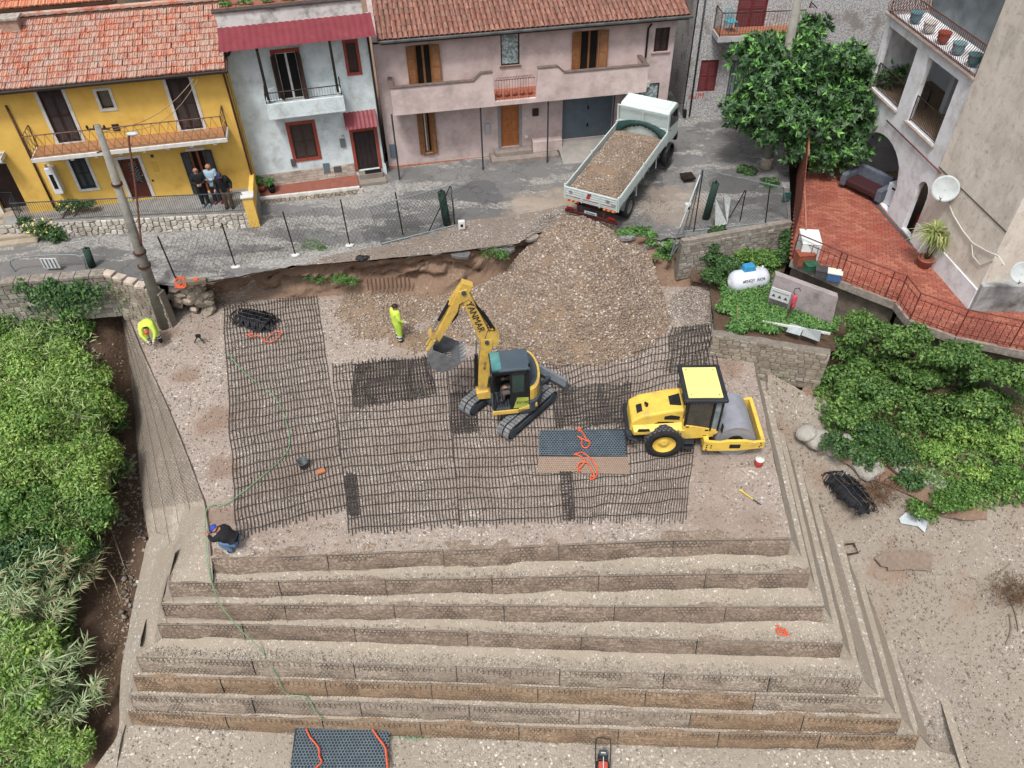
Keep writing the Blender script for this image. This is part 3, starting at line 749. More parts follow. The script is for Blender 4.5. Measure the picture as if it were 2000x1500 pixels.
def tile_roof(root,x0,x1,y0,z0,slope,D,w,l,kind,m,under,jit=.01):
    """tiled plane from the eave (y0,z0) up for D metres of depth"""
    up = V3((0,1,slope)).normalized(); L = D * math.sqrt(1 + slope * slope); items = []
    me = [tile_mesh(kind,w * (.97 + .03 * i),l * 1.1) for i in range(2)]
    Rm = Matrix((V3((1,0,0)),up,V3((1,0,0)).cross(up))).transposed().to_4x4()
    rows = int(L / l); cols = int((x1 - x0) / w)
    for r_ in range(rows):
        for c in range(cols):
            p = V3((x0 + (c + .5) * w,y0,z0)) + up * (r_ * l) + V3((RU(-1,1),RU(-1,1),RU(0,1))) * jit
            items.append((random.choice(me),MT(p + V3((0,0,.03))) @ Rm @ MR(RU(-.02,.02),4,'Z')))
    mb = MB(); q = up * L; nrm = V3((1,0,0)).cross(up)
    mb.add([(x0,y0,z0),(x1,y0,z0),(x1,y0 + q.y,z0 + q.z),(x0,y0 + q.y,z0 + q.z),(x0,y0,z0 - .1),(x1,y0,z0 - .1),(x1,y0 + q.y,z0 + q.z - .1),(x0,y0 + q.y,z0 + q.z - .1)],[(0,1,2,3),(4,5,6,7),(0,1,5,4),(1,2,6,5),(2,3,7,6),(3,0,4,7)])
    rf = mb.build('roof',under,root)
    k0 = root.location + MR(root.rotation_euler.z,3,'Z') @ V3((0,0,0))
    pieces_under(root,rf,items,m); return rf
def pieces_under(root,part,items,m,limit=300,name='roof_tile'):
    W = MT(root.location) @ root.rotation_euler.to_matrix().to_4x4()
    def vis(it):
        p = W @ it[1].translation; d = p - EYE; c = d.dot(fw); u = FPX * d.dot(CR) / c; v = FPX * d.dot(CU) / c
        return d.length + (1000 if abs(u) > 1000 or abs(v) > 750 else 0)
    items = sorted(items,key=vis)
    for me,M_ in items[:limit]:
        if not me.materials: me.materials.append(m)
        o = NOBJ(name,me); LNK(o); o.parent = part; o.matrix_local = M_
    V = []; F = []; b = 0
    for me,M_ in items[limit:]:
        V += [tuple(M_ @ v.co) for v in me.vertices]; F += [tuple(i + b for i in p.vertices) for p in me.polygons]; b += len(me.vertices)
    if V:
        nm = bpy.data.meshes.new(name + 's'); nm.from_pydata(V,[],F); nm.update(); o = link('further_' + name + 's',nm,m,part); o['kind'] = 'stuff'
def crazy_wall(root,name,poly_fn,x0,x1,m,mortar,size=.28,y=-.0,depth=.05,org=None):
    """irregular stones: poly_fn(x)->(z0,z1) gives the wall's height band; stones stand proud of a mortar sheet on plane y (local)"""
    items = []; x = x0; mb = MB()
    for i in range(24):
        a = x0 + (x1 - x0) * i / 24; b = x0 + (x1 - x0) * (i + 1) / 24; za,zb = poly_fn(a),poly_fn(b)
        mb.quad((a,y,za[0]),(b,y,zb[0]),(b,y,zb[1]),(a,y,za[1])); mb.quad((a,y,za[1]),(b,y,zb[1]),(b,y + .35,zb[1]),(a,y + .35,za[1]))
    base = mb.build(name,mortar,root)
    # jittered cells, shrunk
    while x < x1:
        zr = poly_fn(x); z = zr[0] - .05
        while z < zr[1] - .06:
            items.append((x + RU(-.07,.07),z + size * .4 + RU(-.06,.06))); z += size * .78
        x += size
    from mathutils import geometry as G
    out = []
    for i,(cx,cz) in enumerate(items):
        cell = [(cx - size,cz - size),(cx + size,cz - size),(cx + size,cz + size),(cx - size,cz + size)]
        for (ox,oz) in items:
            if (ox,oz) == (cx,cz) or abs(ox - cx) > size * 2.2 or abs(oz - cz) > size * 2.2: continue
            mx,mz = (cx + ox) / 2,(cz + oz) / 2; dx,dz = ox - cx,oz - cz; nc = []
            for k in range(len(cell)):
                p,q = cell[k],cell[(k + 1) % len(cell)]
                sp = (p[0] - mx) * dx + (p[1] - mz) * dz; sq = (q[0] - mx) * dx + (q[1] - mz) * dz
                if sp <= 0: nc.append(p)
                if sp * sq < 0: t = sp / (sp - sq); nc.append((p[0] + (q[0] - p[0]) * t,p[1] + (q[1] - p[1]) * t))
            cell = nc
            if not cell: break
        if len(cell) < 3: continue
        zr = poly_fn(cx); cell = [(cx + (a - cx) * .9,min(zr[1] + .01,cz + (b - cz) * .88)) for a,b in cell]
        d = depth * RU(.6,1.3); n = len(cell); q = MB()
        inner = [(cx + (a - cx) * .82,cz + (b - cz) * .82) for a,b in cell]
        q.add([(a,y + .002,b) for a,b in cell] + [(a,y - d,b) for a,b in inner],[(k,(k + 1) % n,n + (k + 1) % n,n + k) for k in range(n)] + [tuple(range(n,2 * n))])
        out.append((q.mesh('stone'),Matrix()))
    for me,_m in out[:300]:
        me.materials.append(m); o = NOBJ('stone',me); LNK(o); o.parent = base
    return base
def coursed(root,name,A,B,rows,bl,m,mortar,z0,topf,thick=.3,depth=.03,skip=.04,n_lim=300):
    """a wall of squared blocks from A to B (local xy), each a part; topf(s) gives the top"""
    A = V3(A); B = V3(B); L = (B - A).length; e = (B - A) / L; nrm = V3((e.y,-e.x))
    mb = MB(); n = 20
    for i in range(n):
        a = A + e * L * i / n; b = A + e * L * (i + 1) / n; ta,tb = topf(i / n) ,topf((i + 1) / n)
        q = nrm * -thick
        mb.add([(a.x,a.y,z0),(b.x,b.y,z0),(b.x,b.y,tb),(a.x,a.y,ta),(a.x + q.x,a.y + q.y,z0),(b.x + q.x,b.y + q.y,z0),(b.x + q.x,b.y + q.y,tb),(a.x + q.x,a.y + q.y,ta)],
               [(0,1,2,3),(3,2,6,7),(4,5,6,7),(1,5,6,2),(0,4,7,3)])
    w_ = mb.build(name,mortar,root); items = []
    hgt = max(topf(i / 10) for i in range(11)) - z0; rh = hgt / rows
    for r_ in range(rows):
        s = -RU(0,bl)
        while s < L:
            l = bl * RU(.55,1.4); a,b = max(0,s),min(L,s + l); s += l
            if b - a < .05 or random.random() < skip: continue
            zt = min(z0 + rh * (r_ + 1),topf((a + b) / 2 / L)); zb = z0 + rh * r_
            if zt - zb < .05: continue
            d = depth * RU(.4,1.6); q = MB(); j = lambda: RU(-.012,.012); g = .012
            f = [(a + g + j(),zb + g + j()),(b - g + j(),zb + g + j()),(b - g + j(),zt - g + j()),(a + g + j(),zt - g + j())]
            vs = [tuple((A + e * p[0] + nrm * -.01).to_tuple()) + (p[1],) for p in f] + [tuple((A + e * (p[0] * .94 + (a + b) / 2 * .06) + nrm * d).to_tuple()) + (p[1] * .92 + (zb + zt) / 2 * .08,) for p in f]
            q.add(vs,[(4,5,6,7),(0,1,5,4),(1,2,6,5),(2,3,7,6),(3,0,4,7)]); items.append((q.mesh('stone_block'),Matrix()))
    for me,_m in items[:n_lim]:
        me.materials.append(m); o = NOBJ('stone_block',me); LNK(o); o.parent = w_
    return w_

# ---------------------------------------------------------------- yellow house
Y = Fac(at(250,392,2.5),11,2.5)
M_yel = mat('yellow_render','#dcb346','#d1a63b',2,.9,bump=.15,bscale=60,dirt='#b98c2c',dscale=.8,damt=.35)
M_trim = mat('white_trim','#c9c9c6','#b4b3ae',5,.7); M_brn = mat('dark_brown_wood','#3a2824','#2b1f1d',6,.55); M_dgr = mat('dark_green_shutter','#20272a','#2a3133',6,.5)
M_roofy = roof_mat('weathered_red_tiles','#94492f','#ad5b41','#c68462','#a79b90',.5)
yr = Y.root('yellow_house','yellow two-storey house with white window surrounds and lichen-grey red tiled roof','house')
sL = Y.px(108,400)[0]; sR = Y.px(505,380)[0]; eaveL = Y.px(0,165)[1]; eaveR = Y.px(460,136)[1]; ev = (eaveL + eaveR) / 2
d1 = Y.rect(68,172,158,267); d2 = Y.rect(323,157,400,257); w1 = Y.rect(187,178,224,210); w2 = Y.rect(133,311,190,366); gd = Y.rect(229,312,300,390); gw = Y.rect(370,300,424,384)
d1 = (d1[0],d1[1],(d1[2] + d2[2]) / 2,(d1[3] + d2[3]) / 2); zb0 = d1[2]
d2 = (d2[0],d2[1],zb0,d1[3]); gd = (gd[0],gd[1],0,gd[3]); gw = (gw[0],gw[1],0.0,gw[3] + .1)
mb = MB(); wall(mb,sL - 1.0,sR,-.7,ev,[d1,d2,w1,w2,gd,gw]); body(mb,sL - 1.0,sR,-.7,ev,.2,7); mb.build('wall',M_yel,yr)
closed_shutters(yr,'balcony_door',d1,M_brn,M_trim,.11); closed_shutters(yr,'balcony_door',d2,M_brn,M_trim,.11)
closed_shutters(yr,'ground_window',w2,M_dgr,M_trim,.1)
mb = MB(); framebox(mb,w1[0] + .04,w1[1] - .04,w1[2] + .04,w1[3] - .04,.04,.05,.1); a = mb.build('small_window',M_brn,yr)
q = MB(); q.box(w1[0],w1[1],.09,.1,w1[2],w1[3]); q.build('pane',mat('leaded_glass','#4c4a42','#706a58',20,.3),a); q = MB(); framebox(q,w1[0],w1[1],w1[2],w1[3],.1,-.03,.02); q.build('surround',M_trim,a)
# front door
M_door = mat('red_brown_door','#4a221b','#5a2a20',6,.45)
mb = MB(); mb.box(gd[0],gd[1],.08,.14,0,gd[3]); a = mb.build('front_door',M_door,yr,bevel=.005)
gx0,gx1 = gd[0] + .3,gd[1] - .15; q = MB(); q.box(gx0,gx1,.06,.085,.7,gd[3] - .18); q.build('door_glass',M_glass,a)
q = MB()
for i in range(7):
    z = .7 + i * (gd[3] - .88) / 7; q.tube([(gx0,.05,z),(gx1,.05,min(gd[3] - .18,z + .3))],.008,4); q.tube([(gx1,.05,z),(gx0,.05,min(gd[3] - .18,z + .3))],.008,4)
q.build('grille',mat('grey_metal','#8a8d8e',None,3,.5,.4),a); q = MB(); framebox(q,gd[0],gd[1],0,gd[3],.12,-.03,.02,False); q.build('surround',M_trim,a)
q = MB(); q.ell((gd[1] - .08,.04,1.0),(.03,.03,.03)); q.build('handle',MATS['grey_metal'],a)
open_shutters(yr,'french_window',gw,mat('charcoal_shutter','#2c2f33','#363a3e',5,.5),mat('orange_wood','#8c4520','#a0552a',5,.4),M_dark,fl=1.25,ang=8)
mb = MB(); mb.box(gw[0] - .1,gw[1] + .1,-.04,-.0,gw[3] + .01,gw[3] + .12); mb.build('lintel',M_trim,yr)
# balcony
OFF = 1.0; b0 = Y.px(55,302,OFF)[0]; b1 = Y.px(447,283,OFF)[0]; bz = zb0 - .05
mb = MB(); mb.box(b0,b1,-OFF,0,bz - .16,bz); sl_ = mb.build('balcony_slab',M_trim,yr,bevel=.015)
q = MB(); q.box(b0 + .06,b1 - .06,-OFF + .06,-.0,bz + .001,bz + .02); q.build('balcony_floor',mat('tan_tiles','#a5744b','#8d6544',5,.6),sl_)
for i in range(8): x = b0 + .5 + (b1 - b0 - 1) * i / 7; q = MB(); q.box(x - .06,x + .06,-OFF + .05,0,bz - .24,bz - .161); q.build('bracket',M_trim,sl_)
rail('balcony_railing',yr,[(b0 + .05,-.02,bz),(b0 + .05,-OFF + .05,bz),(b1 - .05,-OFF + .05,bz),(b1 - .05,-.02,bz)],.85,mat('rusty_iron','#5a463c','#7a5a48',8,.7,.3),.15,fancy=1)
# downpipes, gutter, roof
def pipe(root,pts,m,r=.04,name='downpipe'): mb = MB(); mb.tube(pts,r,7); return mb.build(name,m,root,True)
M_cop = mat('brown_pipe','#4b2f28','#5b3b31',5,.5,.3)
pipe(yr,[(sR - .05,-.35,ev - .03),(sR - .08,-.06,ev - .3),(sR - .05,-.06,0.2),(sR - .05,-.06,-.4)],M_cop)
pipe(yr,[(sL - .05,-.06,ev - .6),(sL - .05,-.06,.1)],M_cop)
k = .33; eo = -.45
u_,D = Y.slope(250,15,eo,ev + .05,k)
mb = MB(); mb.tube([(-4.2,eo - .06,ev + .02),(sR + .15,eo - .06,ev + .02)],.06,7); mb.build('gutter',mat('dark_gutter','#2c2624',None,3,.5,.3),yr)
M_und = mat('roof_underside','#54392c','#3f2c24',3,.9)
tile_roof(yr,-4.4,sR + .15,eo,ev + .05,k,D - eo,.17,.33,'flat',M_roofy,M_und,.016)
yroof_top = (D,ev + .05 + k * (D - eo))
mb = MB()
for i in range(26): x = -4.3 + i * .38; mb.tube([(x,D,yroof_top[1] + .05),(x + .42,D,yroof_top[1] + .07)],[.11,.09],7)
mb.build('ridge_tiles',M_roofy,yr,kind='stuff')
cx,cyy = Y.slope(28,60,eo,ev,k)
mb = MB(); zz = ev + k * (cyy - eo); mb.box(cx - .3,cx + .3,cyy - .25,cyy + .25,zz - .3,zz + .45); ch = mb.build('chimney',mat('stained_brick','#8c6a58','#a99585',4,.9,bump=.4),yr,bevel=.02)
q = MB(); q.box(cx - .38,cx + .38,cyy - .32,cyy + .32,zz + .45,zz + .52); q.build('chimney_cap',mat('lichen_stone','#aaa29a','#7e746a',7,.9),ch)
# boiler, meter plates, lamp bracket
r_ = Y.rect(85,330,128,378,.3); mb = MB(); mb.box(r_[0],r_[1] - .05,-.32,0,r_[2],r_[3]); a = mb.build('boiler_cabinet',mat('white_enamel','#c5c9cb',None,3,.35),yr,bevel=.03)
q = MB(); q.box(r_[0] + .22,r_[1] - .28,-.335,-.32,r_[2] + .25,r_[3] - .25); q.build('grille',M_dark,a); q = MB(); q.cyl(((r_[0] + r_[1]) / 2 - .1,-.2,r_[3]),((r_[0] + r_[1]) / 2 - .1,-.2,r_[3] + .12),.05); q.build('flue',MATS['grey_metal'],a)
for (u0,v0,u1,v1),nm,m in [((217,243,236,255),'vent_grille',M_brn),((293,302,301,307),'house_number',mat('number_plate','#3a3a52')),((295,318,312,335),'meter_hatch',mat('yellow_hatch','#caa02e')),((296,351,301,354),'bell_plate',M_iron)]:
    r_ = Y.rect(u0,v0,u1,v1); mb = MB(); mb.box(r_[0],r_[1],-.015,0,r_[2],r_[3]); mb.build(nm,m,yr)
# left wing of the yellow house, beyond the downpipe
mb = MB(); x1_ = sL - .95
hL = [(x1_ - 1.1,x1_ - .15,-.1,2.0),(x1_ - 1.6,x1_ - .2,zb0,zb0 + 1.9)]
wall(mb,-6.5,x1_,-1.2,ev - .3,hL,y=.25); body(mb,-6.5,x1_,-1.2,ev - .3,.45,6); wg = mb.build('wing_wall',M_yel,yr)
for h_ in hL:
    q = MB(); q.box(h_[0],h_[1],.4,.44,h_[2],h_[3]); q.build('wing_door',M_brn,yr); q = MB(); framebox(q,h_[0],h_[1],h_[2],h_[3],.1,.22,.27,False); q.build('door_surround',M_trim,yr)
mb = MB(); mb.box(-6.5,x1_ + .1,-.6,.25,zb0 - .25,zb0 - .1); mb.build('wing_balcony_slab',M_trim,yr); mb = MB(); mb.box(-6.5,x1_ - .1,-.6,-.5,zb0 - .1,zb0 + .75); mb.build('wing_balcony_parapet',M_yel,yr)
# raised pavement in front, stone wall, railing
pz = -.02
def Ys(u,v,z): p = at(u,v,z) ; d = p.xy - Y.a; return d.dot(Y.e),d.dot(Y.n)
fl0 = Ys(105,428,2.45); fl1 = Ys(505,412,2.45)
mb = MB(); mb.prism([(sL - 2.0,0),(sL - 1.9,fl0[1]),(sR + .05,fl1[1]),(sR + .05,0)],-.75,-.05,ax='z'); yt = mb.build('raised_pavement',mat('paving_grey','#8c8b88','#777674',3,.85,bump=.3,bscale=12),yr)
A_ = V3((sL - 1.9,fl0[1])); B_ = V3((sR - .35,fl1[1])); ang = math.atan2(B_.y - A_.y,B_.x - A_.x)
sw = empty('stone_retaining_wall',V3((0,0,0)),0,'low white crazy-stone retaining wall below the yellow house railing','wall')
p0 = Y.a + Y.e * A_.x + Y.n * A_.y; sw.location = (p0.x,p0.y,2.43); sw.rotation_euler.z = Y.r + ang
LL = (B_ - A_).length; M_crz = stone_mat('white_stone','#a69f93','#b8b3a8','#cfcbc2',.6); M_mort = mat('grey_mortar','#6a635a','#7c756b',6,.95)
crazy_wall(sw,'wall_face',lambda x: (-.85 + .25 * x / LL,0),0,LL,M_crz,M_mort,.24)
rl = rail('railing',yr,[(A_.x + .6,A_.y + .05,-.05),(B_.x - .0,B_.y + .05,-.05)],.85,mat('grey_iron','#3a4046','#4c5358',8,.5,.5),.085,.008)
rail('railing',yr,[(A_.x + .6,A_.y + .05,-.05),(A_.x + .5,A_.y + .9,-.05),(A_.x - .6,A_.y + 1.2,-.05)],.85,MATS['grey_iron'],.1,.008)
pc = Y.px(492,405,.9); 
mb = MB(); cxr = sR - .15; mb.box(cxr - .2,cxr + .2,fl1[1] - .12,fl1[1] + .25,-.7,.62); mb.build('gate_pillar',M_yel,yr,bevel=.02)
mb = MB(); mb.box(cxr - .25,cxr + .25,fl1[1] - .17,fl1[1] + .3,.62,.70); mb.build('pillar_cap',M_trim,yr,bevel=.02)
mb = MB(); mb.box(cxr + .0,cxr + .18,fl1[1] + .25,0,-.7,.55); mb.build('side_parapet',M_yel,yr)
# steps down to the street at far left
stp = empty('stone_steps',at(40,470,1.8),Y.r,'pale stone steps climbing to the yellow house at its left end','steps'); M_step = mat('worn_stone_step','#a39785','#8f836f',4,.9,bump=.3)
for i in range(6):
    mb = MB(); mb.box(-1.6,.75,-.4 + .32 * i,1.6,.0 + .13 * i,.13 * (i + 1)); mb.build('step',M_step,stp,bevel=.015)
sc_ = empty('stair_side_wall',at(10,440,1.8),Y.r,'white crazy-stone wall beside the steps at the far left','wall'); crazy_wall(sc_,'wall_face',lambda x: (0,.9 + .35 * x / 3),-2,2.9,M_crz,M_mort,.24,y=1.6)

# ---------------------------------------------------------------- pale blue house
B = Fac(at(690,333,2.2),13,2.2)
M_blu = mat('pale_blue_render','#cbd6d9','#bdc9cd',1.5,.92,bump=.2,bscale=40,dirt='#a1a9a8',dscale=1.8,damt=.43)
M_red = mat('brick_red_paint','#9a4030','#873a2b',6,.7)
br = B.root('blue_house','narrow pale blue house with red window surrounds and a small barred balcony','house')
bL = B.px(500,370)[0]; bR = B.px(757,345)[0]; bt_ = B.px(735,70)[1] + .1
wn = B.rect(564,245,622,305); dr = B.rect(688,258,741,328); uw = B.rect(674,84,702,140); ud = B.rect(532,92,596,192)
dr = (dr[0],dr[1],-.05,dr[3]); ud = (ud[0],ud[1],ud[2],bt_ - .35)
mb = MB(); wall(mb,bL,bR,-.6,bt_,[wn,dr,uw,ud]); body(mb,bL,bR,-.6,bt_,.2,6); mb.build('wall',M_blu,br)
M_bs = mat('brown_shutter','#46352e','#3a2c27',6,.6)
closed_shutters(br,'ground_window',wn,M_bs,M_red,.13); closed_shutters(br,'upper_window',uw,M_bs,M_red,.11)
open_shutters(br,'balcony_door',ud,M_bs,M_trim,M_dark,curtain=False,fl=.85,ang=62)
q = MB(); framebox(q,ud[0],ud[1],ud[2],ud[3],.14,-.03,.0,False); q.build('door_surround',M_red,br)
mb = MB(); mb.box(dr[0],dr[1],.1,.15,dr[2],dr[3]); a = mb.build('front_door',mat('black_brown_door','#2a2122','#342a29',6,.5),br)
for i in range(4): q = MB(); x = dr[0] + .06 + i * (dr[1] - dr[0] - .06) / 4; q.box(x,x + (dr[1] - dr[0] - .3) / 4,.08,.1,dr[2] + .1,dr[3] - .1); q.build('door_board',MATS['black_brown_door'],a)
q = MB(); framebox(q,dr[0],dr[1],dr[2],dr[3],.13,-.03,.02,False); q.build('surround',M_red,a)
# stone cladding base
M_clad = stone_mat('cladding_stone','#a59a8d','#b5aa9d','#c4bbae',.7); cz = B.px(600,330)[1]
mb = MB(); mb.box(bL + .1,dr[0] - .14,-.025,-.0,-.6,cz); cl = mb.build('stone_cladding',mat('clad_mortar','#9a8f83'),br)
for r_ in range(5):
    x = bL + .1
    while x < dr[0] - .2:
        l = RU(.25,.55); x2 = min(x + l,dr[0] - .15); hh = (cz + .25) / 5; q = MB(); q.box(x + .01,x2 - .01,-.045,-.026,-.25 + hh * r_ + .012,-.25 + hh * (r_ + 1) - .004); q.build('stone',M_clad,cl); x = x2
# awning: pressed metal sheets over the top floor
def pan_sheet(name,root,x0,x1,y0,z0,y1,z1,m,w=.24,l=.34):
    L = math.hypot(y1 - y0,z1 - z0); nx = int((x1 - x0) / w * 6); V = []; F = []; rows = max(2,int(L / l)); ny = rows * 3
    for i in range(nx + 1):
        x = x0 + (x1 - x0) * i / nx; c = .028 * abs(math.sin(PI * (x - x0) / w)) 
        for j in range(ny + 1):
            t = j / ny; fr = (t * rows) % 1; V.append((x,y0 + (y1 - y0) * t,z0 + (z1 - z0) * t + c + .03 * (1 - fr)))
    for i in range(nx):
        for j in range(ny): a = i * (ny + 1) + j; F.append((a,a + ny + 1,a + ny + 2,a + 1))
    return npmesh(name,V,F,m,root)
M_met = mat('crimson_metal','#7d3039','#702a33',3,.5,.05,dirt='#8f5a5e',dscale=2,damt=.3)
ao = .9; aL = B.px(428,100,ao)[0]; aR = B.px(735,78,ao)[0]; az = (B.px(430,100,ao)[1] + B.px(735,78,ao)[1]) / 2
s_,dd = B.slope(570,42,-ao,az,.38)
pan_sheet('metal_awning',br,aL,aR,-ao,az,dd,az + .38 * (dd + ao),M_met)
mb = MB(); mb.box(aL,aR,dd,dd + .2,az,az + .38 * (dd + ao)); mb.build('awning_wall',M_blu,br)
for u in (507,650):
    x = B.px(u,120,.8)[0]; mb = MB(); mb.box(x - .05,x + .05,-.85,-.75,B.px(527,195,.8)[1],az); mb.build('awning_post',mat('black_brown_post','#231c1a',None,3,.6),br)
# concrete parapet above
pz0 = az + .38 * (dd + ao); pz1 = pz0 + .55; mb = MB(); mb.box(aL + .05,aR - .3,dd - .02,dd + .15,pz0 - .1,pz1); mb.build('parapet',mat('stained_concrete','#cbcbc9','#b9b9b6',3,.9,dirt='#6b6862',dscale=2,damt=.42),br)
mb = MB(); mb.box(aL - .05,aR - .2,dd - .08,dd + .25,pz1,pz1 + .06); mb.build('coping',mat('dark_coping','#4d4642','#3a3431',5,.9),br)
mb = MB(); mb.box(aL + .2,aR - .3,dd + .3,dd + 4,pz0 - .1,pz0 + .05); mb.build('roof_terrace',mat('roof_terrace_tiles','#7c4a3a','#8b5948',4,.8),br)
pzz = br
# balcony
bo = .85; q0 = B.px(518,203,bo); q1 = B.px(671,190,bo); ft = (q0[1] + q1[1]) / 2; fb = (B.px(526,232,bo)[1] + B.px(672,221,bo)[1]) / 2
mb = MB(); mb.box(q0[0],q1[0],-bo,0,fb,fb + .12); mb.box(q0[0],q1[0],-bo,-bo + .12,fb + .12,ft); mb.box(q0[0],q0[0] + .12,-bo + .12,0,fb + .12,ft); mb.box(q1[0] - .12,q1[0],-bo + .12,0,fb + .12,ft); mb.build('balcony',M_blu,br,bevel=.01)
rail('balcony_railing',br,[(q0[0] + .05,-.02,ft),(q0[0] + .05,-bo + .06,ft),(q1[0] - .05,-bo + .06,ft),(q1[0] - .05,-.02,ft)],.42,M_iron,.1,.008)
# small porch roof over the door
po = .55; a0 = B.px(676,256,po); a1 = B.px(739,250,po); zt = (a0[1] + a1[1]) / 2; _,d2_ = B.slope(705,218,-po,zt,.9)
pan_sheet('porch_roof',br,a0[0],a1[0],-po,zt,min(0,d2_),zt + .9 * (min(0,d2_) + po),M_met,.17,.3)
# raised red porch, step and stone front
def Bs(u,v,z): p = at(u,v,z); d = p.xy - B.a; return d.dot(B.e),d.dot(B.n)
e0 = Bs(512,385,2.05); e1 = Bs(690,366,2.05)
mb = MB(); mb.prism([(bL,0),(bL + .1,e0[1]),(dr[0] - .1,e1[1]),(dr[0] - .1,0)],-.7,-.2,ax='z'); mb.build('porch_floor',mat('red_paving','#8d5344','#7d4a3c',4,.8),br)
mb = MB(); mb.tube([(bL + .1,e0[1] - .02,-.19),(dr[0] - .1,e1[1] - .02,-.19)],.085,4); mb.build('porch_kerb',M_trim,br)
bw = empty('stone_porch_wall',(0,0,0),0,'rubble stone front below the red porch of the blue house','wall'); A_ = V3((bL + .1,e0[1] - .05)); B_ = V3((dr[0] - .1,e1[1] - .05))
p0 = B.a + B.e * A_.x + B.n * A_.y; bw.location = (p0.x,p0.y,2.0); bw.rotation_euler.z = B.r + math.atan2(B_.y - A_.y,B_.x - A_.x)
crazy_wall(bw,'wall_face',lambda x: (-.6 + .04 * x,-.02),0,(B_ - A_).length,stone_mat('rubble_stone','#8f8373','#a69a88','#bdb3a2',.7),M_mort,.17)
mb = MB(); mb.box(dr[0] - .1,dr[1] + .2,-.75,0,-.6,-.28); st_ = mb.build('door_step',mat('pale_stone','#b3a99d','#a1978a',5,.85),br,bevel=.01)
q = MB(); q.box(dr[0] + .0,dr[1] + .1,-.38,0,-.28,-.06); q.build('upper_step',MATS['pale_stone'],st_,bevel=.01); q = MB(); q.box(dr[0] + .25,dr[1] + .05,-.35,-.05,-.06,-.045); q.build('doormat',M_dark,br)
for (u0,v0,u1,v1),nm,m in [((663,272,676,287),'letter_box',mat('grey_box','#6c7274',None,3,.5,.3)),((630,320,646,337),'meter_hatch',mat('blue_grey_hatch','#5d6a72')),((651,326,668,335),'vent_grille',mat('vent_grey','#4a4f50')),((567,312,579,324),'vent_grille',MATS['vent_grey'])]:
    r_ = B.rect(u0,v0,u1,v1,.04); mb = MB(); mb.box(r_[0],r_[1],-.06,-.0,r_[2],r_[3]); mb.build(nm,m,br)
pipe(br,[(bR - .02,-.05,bt_ - .1),(bR - .02,-.05,.2)],mat('black_pipe','#24211f',None,3,.5,.3),.045); pipe(br,[(bL - .0,-.3,bt_ - .3),(bL + .35,-.3,bt_ - .1),(bL + .55,-.1,bt_ + .2)],MATS['black_pipe'],.05)
def text3(s,size,root,M_,m,name='lettering',ext=.004):
    cu = bpy.data.curves.new(name,'FONT'); cu.body = s; cu.size = size; cu.extrude = ext; cu.align_x = 'CENTER'; cu.align_y = 'CENTER'; o = NOBJ('tmp',cu); LNK(o)
    dg = bpy.context.evaluated_depsgraph_get(); me = bpy.data.meshes.new_from_object(o.evaluated_get(dg)); bpy.data.objects.remove(o); me.materials.clear(); me.materials.append(m)
    t = NOBJ(name,me); LNK(t); t.parent = root; t.matrix_local = M_; return t
FRONT = MR(PI / 2,4,'X')
r_ = B.rect(664,262,674,268,.02); mb = MB(); mb.box(r_[0],r_[1],-.02,0,r_[2],r_[3]); npl = mb.build('number_plate',M_trim,br); text3('14',.12,npl,MT(((r_[0] + r_[1]) / 2,-.025,(r_[2] + r_[3]) / 2)) @ FRONT,mat('ink','#22242a'))

# ---------------------------------------------------------------- pink house
K = Fac(at(980,288,2.3),9.5,2.3)
M_pnk = mat('pink_render','#c6b3b0','#b9a5a2',1.5,.92,bump=.15,bscale=50,dirt='#a2928d',dscale=1.3,damt=.46)
kr = K.root('pink_house','long dusty pink house with wooden shutters, solid balcony and grey garage door','house')
kL = K.px(762,340)[0]; kR = K.px(1303,195)[0]; kt = (K.px(740,82)[1] + K.px(1340,40)[1]) / 2
bd1 = K.rect(808,82,846,158); bw1 = K.rect(977,66,1015,126); bd2 = K.rect(1142,55,1162,133); gw1 = K.rect(823,220,846,298)
fd = K.rect(977,205,1014,286); gar = K.rect(1102,195,1193,268); sw_ = K.rect(1281,55,1304,99); lw = K.rect(1250,165,1285,195)
fd = (fd[0],fd[1],-.0,fd[3]); gar = (gar[0],gar[1],0.05,gar[3] + .02); bz1 = (bd1[2] + bd2[2]) / 2; bd1 = (bd1[0],bd1[1],bz1 - .2,kt - .15); bd2 = (bd2[0] - .15,bd2[1] + .1,bz1 - .2,kt - .15)
mb = MB(); wall(mb,kL,kR,-.8,kt,[bd1,bw1,bd2,gw1,fd,gar,sw_,lw]); body(mb,kL,kR,-.8,kt,.2,6.5); mb.build('wall',M_pnk,kr)
M_wood = mat('honey_wood','#8a5a2c','#774a22',8,.5,rand=.1); M_wood2 = mat('grey_brown_wood','#6b4f3a','#7a5a40',8,.6)
open_shutters(kr,'balcony_door',bd1,M_wood,M_wood,M_dark,fl=1.15); open_shutters(kr,'balcony_door',bd2,M_wood,M_wood,M_dark,fl=1.0); open_shutters(kr,'ground_window',gw1,M_wood,M_wood,M_dark,curtain=True,fl=1.3,sill=M_wood2)
